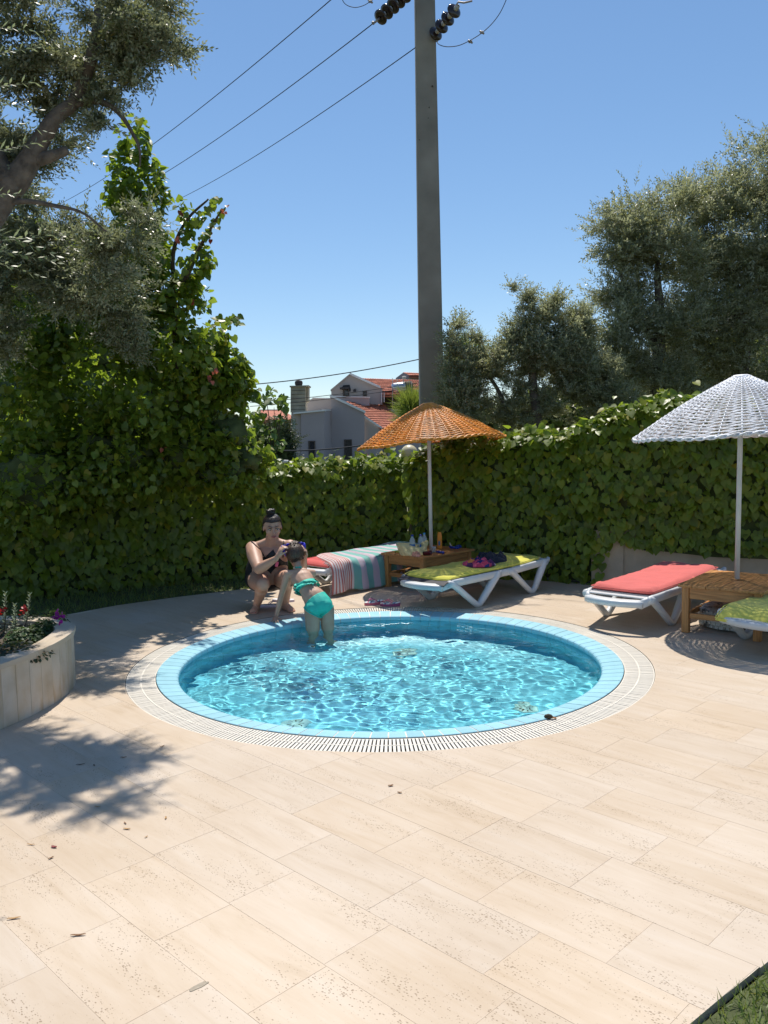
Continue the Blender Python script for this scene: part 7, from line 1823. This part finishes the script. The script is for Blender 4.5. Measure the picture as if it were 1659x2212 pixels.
# legs, deeply bent
hipR = D(553, 1250, 8.50); hipL = D(607, 1250, 8.54); knR = D(567, 1263, 8.02); knL = D(619, 1247, 8.08); anR = D(553.5, 1311, 8.27); anL = D(616, 1307, 8.30)
Bw.chain([(hipR, .112), (hipR.lerp(knR, .35), .104), (hipR.lerp(knR, .7), .088), (knR, .068)]); Bw.chain([(hipL, .112), (hipL.lerp(knL, .35), .100), (hipL.lerp(knL, .7), .084), (knL, .066)])
Bw.ell(pel + Vector((0, .05, -.06)), (.19, .13, .10))
for kn, an in ((knR, anR), (knL, anL)):
    back = Vector((0, .045, 0)); Bw.chain([(kn, .060), (kn.lerp(an, .28) + back, .062), (kn.lerp(an, .6) + back * .5, .048), (an, .034)])
Bw.ell(knR.lerp(anR, .25) + Vector((.0, .02, 0)), .066)
tR, dR = foot(Bw, anR, D(545, 1326, 8.1), 1.0); tL, dL = foot(Bw, anL, D(642, 1324, 8.1), 1.0, splay=-1)
body_w = Bw.build("body", M_SKW, wm, .0052, 7, WO_)
toL = lambda v: Vector(v) - WO_
ribsL, chestL, pelL, neckL = toL(ribs), toL(chest), toL(pel), toL(neckb)
def suit(c):
    # torso only
    x = (c - ribsL).dot(lat); z = c.z; f_ = (c - ribsL).dot(fw)
    for (a, b, r_) in ((toL(shR), toL(elR), .080), (toL(elR), toL(wrR), .062), (toL(shL), toL(elL), .085), (toL(elL), toL(wrL), .06)):
        ab = b - a; t_ = max(0, min(1, (c - a).dot(ab) / ab.length_squared)); 
        if (c - a - ab * t_).length < r_ and t_ > .0: return False
    for (a, b, r_, tm) in ((toL(hipR), toL(knR), .135, .30), (toL(hipL), toL(knL), .13, .30), (toL(knR), toL(anR), .11, -1), (toL(knL), toL(anL), .11, -1)):
        ab = b - a; t_ = (c - a).dot(ab) / ab.length_squared; tt = max(0, min(1, t_))
        if (c - a - ab * tt).length < r_ and t_ > tm: return False
    if z < .14: return False
    top = chestL.z + .0
    if f_ > 0:
        ax_ = abs(x + .004)
        vneck = ribsL.z + .062 + max(0, (ax_ - .030)) * .9        # V neckline
        if z > vneck and ax_ < .115: return False
        if ax_ >= .115 and z > ribsL.z + .13 - (ax_ - .115) * 1.6: return False
        return True
    return z < ribsL.z + .06
shell_of(body_w, "swimsuit", M_BLACK, suit, .005, wm)
# straps
def surf(o, p, d, off=.004):
    ok, loc_, nrm, _ = o.ray_cast(p - d * .17, d); return (loc_ + nrm * off) if ok else p
def strap_pts(pairs):
    out = []
    for p, d in pairs: out.append(surf(body_w, Vector(p), Vector(d).normalized(), .004))
    return out
dn = Vector((0, 0, -1)); bk = Vector((0, 1, 0))
for path in (((582, 1219), (577, 1211), (571, 1202), (565, 1193), (559, 1185), (552, 1178), (546, 1172), (543, 1170)), ((611, 1204), (612, 1195), (612.5, 1186), (613, 1177), (613, 1169), (612, 1165))):
    r_ = []
    for (px, py) in path:                                  # find the skin along each sight line, lay the strap on it
        d_ = _ray(px, py).normalized(); o_ = Vector((0, 0, EYE)) - WO_ + d_ * 7.0; ok = True; loc_ = o_
        while ok:
            ok, loc_, nr, _ = body_w.ray_cast(loc_ + d_ * .002, d_)
            if ok and loc_.y > ribsL.y - .20 and nr.dot(d_) < 0: r_.append(loc_ + nr * .0035); break
    if len(r_) > 2:
        mb = MB(); mb.tube(r_, .0085, 8, flat=.5); mb.build("strap", M_BLACK, wm)
# pink tag hanging by the hand
mb = MB(); c = toL(D(598, 1219, 8.10)); mb.box(c, (.028, .006, .050), Matrix.Rotation(R(14), 3, 'Y'), .002); mb.build("pink_tag", M_PNK, wm)
# hair: cap and bun
HWi = HW.transposed(); hcl = toL(hc)
def hairline(c):
    p = HWi @ (c - hcl) / 1.10
    if p.length > .14: return False
    lim = .050 + .010 * math.cos(p.x * 30); 
    if p.y < .012: return p.z > .022 + .042 * min(1, max(0, (.012 - p.y) / .05))
    return p.z > -.050
hw = shell_of(body_w, "hair", M_HAIR, hairline, .009, wm, 10)
Bb = Body(); bc = PW(-.006, .028, .128)
Bb.chain([(PW(0, .02, .10), .034), (bc, .036)]); rs_ = random.Random(5)
for k in range(26):
    a = k * 2.4; e = rs_.uniform(-.6, 1); Bb.ell(bc + Vector((math.cos(a) * .030, math.sin(a) * .030, e * .024)), (.015, .015, .009))
Bb.build("hair_bun", M_HAIR, hw, .0035, 1, WO_)
face_parts(wm, PW, HW, 1.10, WO_)
for (e, r_) in tR + tL:
    V, F = sphere(8, 6); mb = MB(); mb.add([Vector(e) - WO_ + Vector((0, -.004, .004)) + Vector(v) * r_ * .55 for v in V], F, True); mb.build("toenail", M_NAIL, wm)

# ---------------------------------------------------------------- the girl standing in the pool, leaning on the rim
GO_ = Vector((-.66, 7.66, 0)); gm = empty("person", GO_, 0, "young girl in a mint ruffled bikini standing in the pool, leaning forward, seen from behind", "person")
Bg = Body()
gp_ = D(689, 1303, 7.66); gw = D(667, 1274, 7.74); gc = D(652, 1250, 7.82); gn = D(645, 1229, 7.88); glat = Vector((.93, .20, .16)).normalized()
u1 = (gw - gp_).normalized(); u2 = (gc - gw).normalized()
Bg.loft([(gp_ + Vector((0, 0, -.02)), .122, .098, .085, glat, u1), (gp_.lerp(gw, .45), .108, .085, .07, glat, u1), (gw, .088, .068, .06, glat, u1), (gw.lerp(gc, .55), .098, .070, .06, glat, u2), (gc, .108, .066, .055, glat, u2), (gc.lerp(gn, .6), .085, .05, .045, glat, u2)], 6)
for sx in (-1, 1): Bg.ell(gp_ + glat * sx * .055 - Vector((0, .030, .030)), (.066, .066, .070))
gsL = D(621, 1240, 7.84); gsR = D(675, 1238, 7.92)
Bg.chain([(gc.lerp(gn, .6), .040), (gsL, .036)]); Bg.chain([(gc.lerp(gn, .6), .040), (gsR, .036)])
ghc = D(638, 1201, 7.98); Bg.chain([(gn, .040), (gn.lerp(ghc, .4), .037)])
HG = head_frame(ghc, R(178), R(10), R(4)); PG = add_head(Bg, ghc, HG, 1.0)
geL = D(608, 1284, 7.86); gwL = D(597, 1329, 7.82)
Bg.chain([(gsL, .037), (gsL.lerp(geL, .4), .033), (geL, .027), (geL.lerp(gwL, .3), .028), (gwL, .019)])
ghL = D(594.5, 1339, 7.775); ghL.z = .022
hand(Bg, gwL, ghL + Vector((.0, .0, .004)), (.05, -1, -.18), (1, .1, 0), (0, 0, 1), .74, .12, thumb_dir=(.9, -.3, -.05), spread=.5)
geR = D(668, 1262, 8.06); gwR = D(640, 1262, 8.10); Bg.chain([(gsR, .036), (geR, .027), (gwR, .019)])
hand(Bg, gwR, gwR + Vector((-.045, .02, .0)), (-1, .2, 0), (0, 0, 1), (0, -1, 0), .74, .3)
for sx, hx, yx, ff in ((-1, 674, 7.64, .02), (1, 706, 7.68, -.02)):
    hp_ = D(hx, 1318, yx); kn = D(hx + (3 if sx > 0 else 2), 1352, yx - .02); kn.z = -.18; an = Vector((kn.x + .01 * sx, kn.y - .06 + ff, FLOOR_Z + .065))
    Bg.chain([(hp_, .074 if sx < 0 else .070), (hp_.lerp(kn, .5), .066 if sx < 0 else .062), (kn, .047), (kn.lerp(an, .3), .047), (kn.lerp(an, .7), .036), (an, .027)]); foot(Bg, an, an + Vector((.03 * sx, .2, 0)), .80, FLOOR_Z + .0)
body_g = Bg.build("body", M_SKG, gm, .0048, 6, GO_); body_g.cycles.is_caustics_receiver = True
tg = lambda v: Vector(v) - GO_
gpl, gwl, gcl, gnl = tg(gp_), tg(gw), tg(gc), tg(gn)
axg = (gwl - gpl).normalized()
def pants(c):
    q = c - gpl; s_ = q.dot(axg); x = q.dot(glat)
    if s_ > .052 or c.z < .05: return False
    return c.z > .058 + .80 * abs(x + .01)
shell_of(body_g, "bikini_bottom", M_MINT, pants, .005, gm, 5)
def topb(c):
    q = c - gwl; s_ = q.dot(u2); x = (c - gcl).dot(glat)
    for (a, b) in ((tg(gsL), tg(geL)), (tg(geL), tg(gwL)), (tg(gsR), tg(geR)), (tg(geR), tg(gwR))):
        ab = b - a; t_ = max(0, min(1, (c - a).dot(ab) / ab.length_squared))
        if (c - a - ab * t_).length < .043 and t_ > .02: return False
    side = x / .1
    lo = .020 - .006 * side; return lo < s_ < lo + .052 + (.02 if c.z < gcl.z - .03 else 0) and abs(x) < .14
tp_ = shell_of(body_g, "bikini_top", M_MINT, topb, .006, gm, 4)
# ruffles along the band's edges: gathered strips standing off the skin
def ruffle(o, cond_s, name, parent, n=70, amp=.008, wid=.020, e=.0):
    V = []; F = []
    for i in range(n + 1):
        a = 2 * math.pi * i / n; side = math.cos(a); dr = glat * side + (glat.cross(u2)) * math.sin(a); base = gwl + u2 * (cond_s - .006 * side) + glat * 0
        ok, loc_, nr, _ = o.ray_cast(base + dr * .5, -dr)
        if not ok: loc_ = base + dr * .1
        w_ = amp * math.sin(i * 1.9) + amp * .5 * math.sin(i * 4.3)
        V += [loc_ + dr * .008, loc_ + dr * (.014 + abs(w_) * .6) + u2 * wid * e, loc_ + dr * (.020 + w_) + u2 * (wid * 1.6 * e + w_ * .4)]
    for i in range(n):
        for j in (0, 1): F.append((i * 3 + j, (i + 1) * 3 + j, (i + 1) * 3 + j + 1, i * 3 + j + 1))
    me = mesh_data(name, V, F, True); me.materials.append(M_MINT); ob = obj(name, me, None, parent); md = ob.modifiers.new("t", 'SOLIDIFY'); md.thickness = .0018; return ob
ruffle(tp_, .066, "ruffle", tp_, e=-.9); ruffle(tp_, .030, "ruffle", tp_, e=-.9)
# ruffled leg hem
def hem(cx):
    V = []; F = []; n = 44; c0 = gpl + glat * cx
    for i in range(n + 1):
        a = 2 * math.pi * i / n; d_ = Vector((math.cos(a), math.sin(a), 0)); zz = .060 + .80 * abs(cx + math.cos(a) * .06)
        p0 = Vector((c0.x, c0.y - .01, zz)); ok, loc_, nr, _ = body_g.ray_cast(p0 + d_ * .11, -d_)
        if not ok or (loc_ - p0).length > .12: loc_ = p0 + d_ * .07
        w_ = .004 * math.sin(i * 2.1); V += [loc_ + d_ * .003 + Vector((0, 0, .006)), loc_ + d_ * (.009 + w_) + Vector((0, 0, -.006 + w_ * .4))]
    for i in range(n): F.append((i * 2, i * 2 + 2, i * 2 + 3, i * 2 + 1))
    me = mesh_data("leg_ruffle", V, F, True); me.materials.append(M_MINT); ob = obj("leg_ruffle", me, None, gm); md = ob.modifiers.new("t", 'SOLIDIFY'); md.thickness = .0015
hem(-.06); hem(.06)
# neck tie
mb = MB(); pts = []
for i in range(9):
    a = math.pi * (1.15 + .7 * i / 8); b0 = gnl + Vector((0, 0, .022)); d_ = Vector((math.cos(a), math.sin(a), 0)); ok, loc_, nr, _ = body_g.ray_cast(b0 + d_ * .2, -d_); pts.append((loc_ if ok else b0 + d_ * .04) + d_ * .002)
mb.tube(pts, .006, 6, flat=.5); mb.build("neck_strap", M_MINT, gm)
mb = MB(); c = pts[4]; mb.tube([c, c + Vector((.02, -.008, .008)), c + Vector((.034, -.006, -.002)), c + Vector((.02, -.008, -.006)), c], .003, 6); mb.tube([c, c + Vector((-.018, -.008, .004)), c + Vector((-.026, -.006, -.008)), c], .003, 6); mb.build("bow", M_MINT, gm)
# hair swept up
HGi = HG.transposed(); ghl = tg(ghc)
def hl2(c):
    p = HGi @ (c - ghl) / 1.0
    if p.length > .15: return False
    if p.y < -.030: return p.z > .050
    if abs(p.x) > .070 and p.z < .022 and -.02 < p.y < .022: return False
    if p.y < .012: return p.z > .008
    return p.z > -.052 - .012 * math.cos(p.x * 60)
hg = shell_of(body_g, "hair", M_HAIRG, hl2, .014, gm, 10)
Bb = Body(); tc_ = PG(0, .030, .118); rs_ = random.Random(9)
Bb.ell(tc_, (.034, .034, .026))
for k in range(30):
    a = k * 2.4; Bb.ell(tc_ + Vector((math.cos(a) * .034, math.sin(a) * .034, rs_.uniform(-.018, .02))), (.012, .012, .007))
for k in range(22):
    a = rs_.uniform(0, 6.28); p = PG(math.cos(a) * .066, .020 + math.sin(a) * .066, .092 + rs_.uniform(-.02, .010)); Bb.chain([(p, .006), (p.lerp(tc_, .6) + Vector((0, 0, .012)), .008)], .6)
Bb.build("hair_knot", M_HAIRG, hg, .0032, 1, GO_)
face_parts(gm, PG, HG, 1.0, GO_)

# ---- the blue swim mask stretched between the woman's hands round the girl's forehead
mo = D(636, 1182, 8.0); t = empty("swim_mask", mo, 0, "bright blue swim mask the woman holds round the girl's forehead with both hands", "mask")
V = []; F = []; n = 36; PA = D(610, 1186, 7.90) - mo; PB_ = D(657, 1180, 8.02) - mo; ctr = (PA + PB_) / 2; ex = (PB_ - PA) / 2; ey = Vector((0, .135, 0))
for i in range(n + 1):
    a = math.pi * (1 - i / n); c = ctr + ex * math.cos(a) * 1.02 + ey * math.sin(a); hgt = .020 + .012 * math.sin(a) + .008 * (1 if i < 5 else 0); bulge = .004 * math.sin(i * 1.3)
    o_ = (c - ctr).normalized()
    V += [c + Vector((0, 0, -hgt)), c + Vector((0, 0, hgt)), c + o_ * .010 + Vector((0, 0, hgt + bulge)), c + o_ * .010 + Vector((0, 0, -hgt))]
for i in range(n):
    for k in range(4): F.append((i * 4 + k, (i + 1) * 4 + k, (i + 1) * 4 + (k + 1) % 4, i * 4 + (k + 1) % 4))
F += [(3, 2, 1, 0), (n * 4, n * 4 + 1, n * 4 + 2, n * 4 + 3)]
me = mesh_data("band", V, F); me.materials.append(M_GOG); obj("band", me, None, t)
mb = MB(); mb.tube([PA + Vector((-.005, 0, .015)), PA + Vector((.012, .0, -.01)), PA + Vector((.02, .01, -.05)), PA + Vector((.026, .02, -.07))], [.012, .014, .010, .006], 8, flat=.5); mb.build("side_flap", M_GOG, t)
mb = MB(); mb.box(PB_ + Vector((.0, 0, .0)), (.03, .02, .045), None, .005); mb.build("buckle", M_GOG, t)
mb = MB(); mb.box(PA + Vector((.0, -.005, .008)), (.026, .018, .04), None, .005); mb.build("buckle", M_GOG, t)
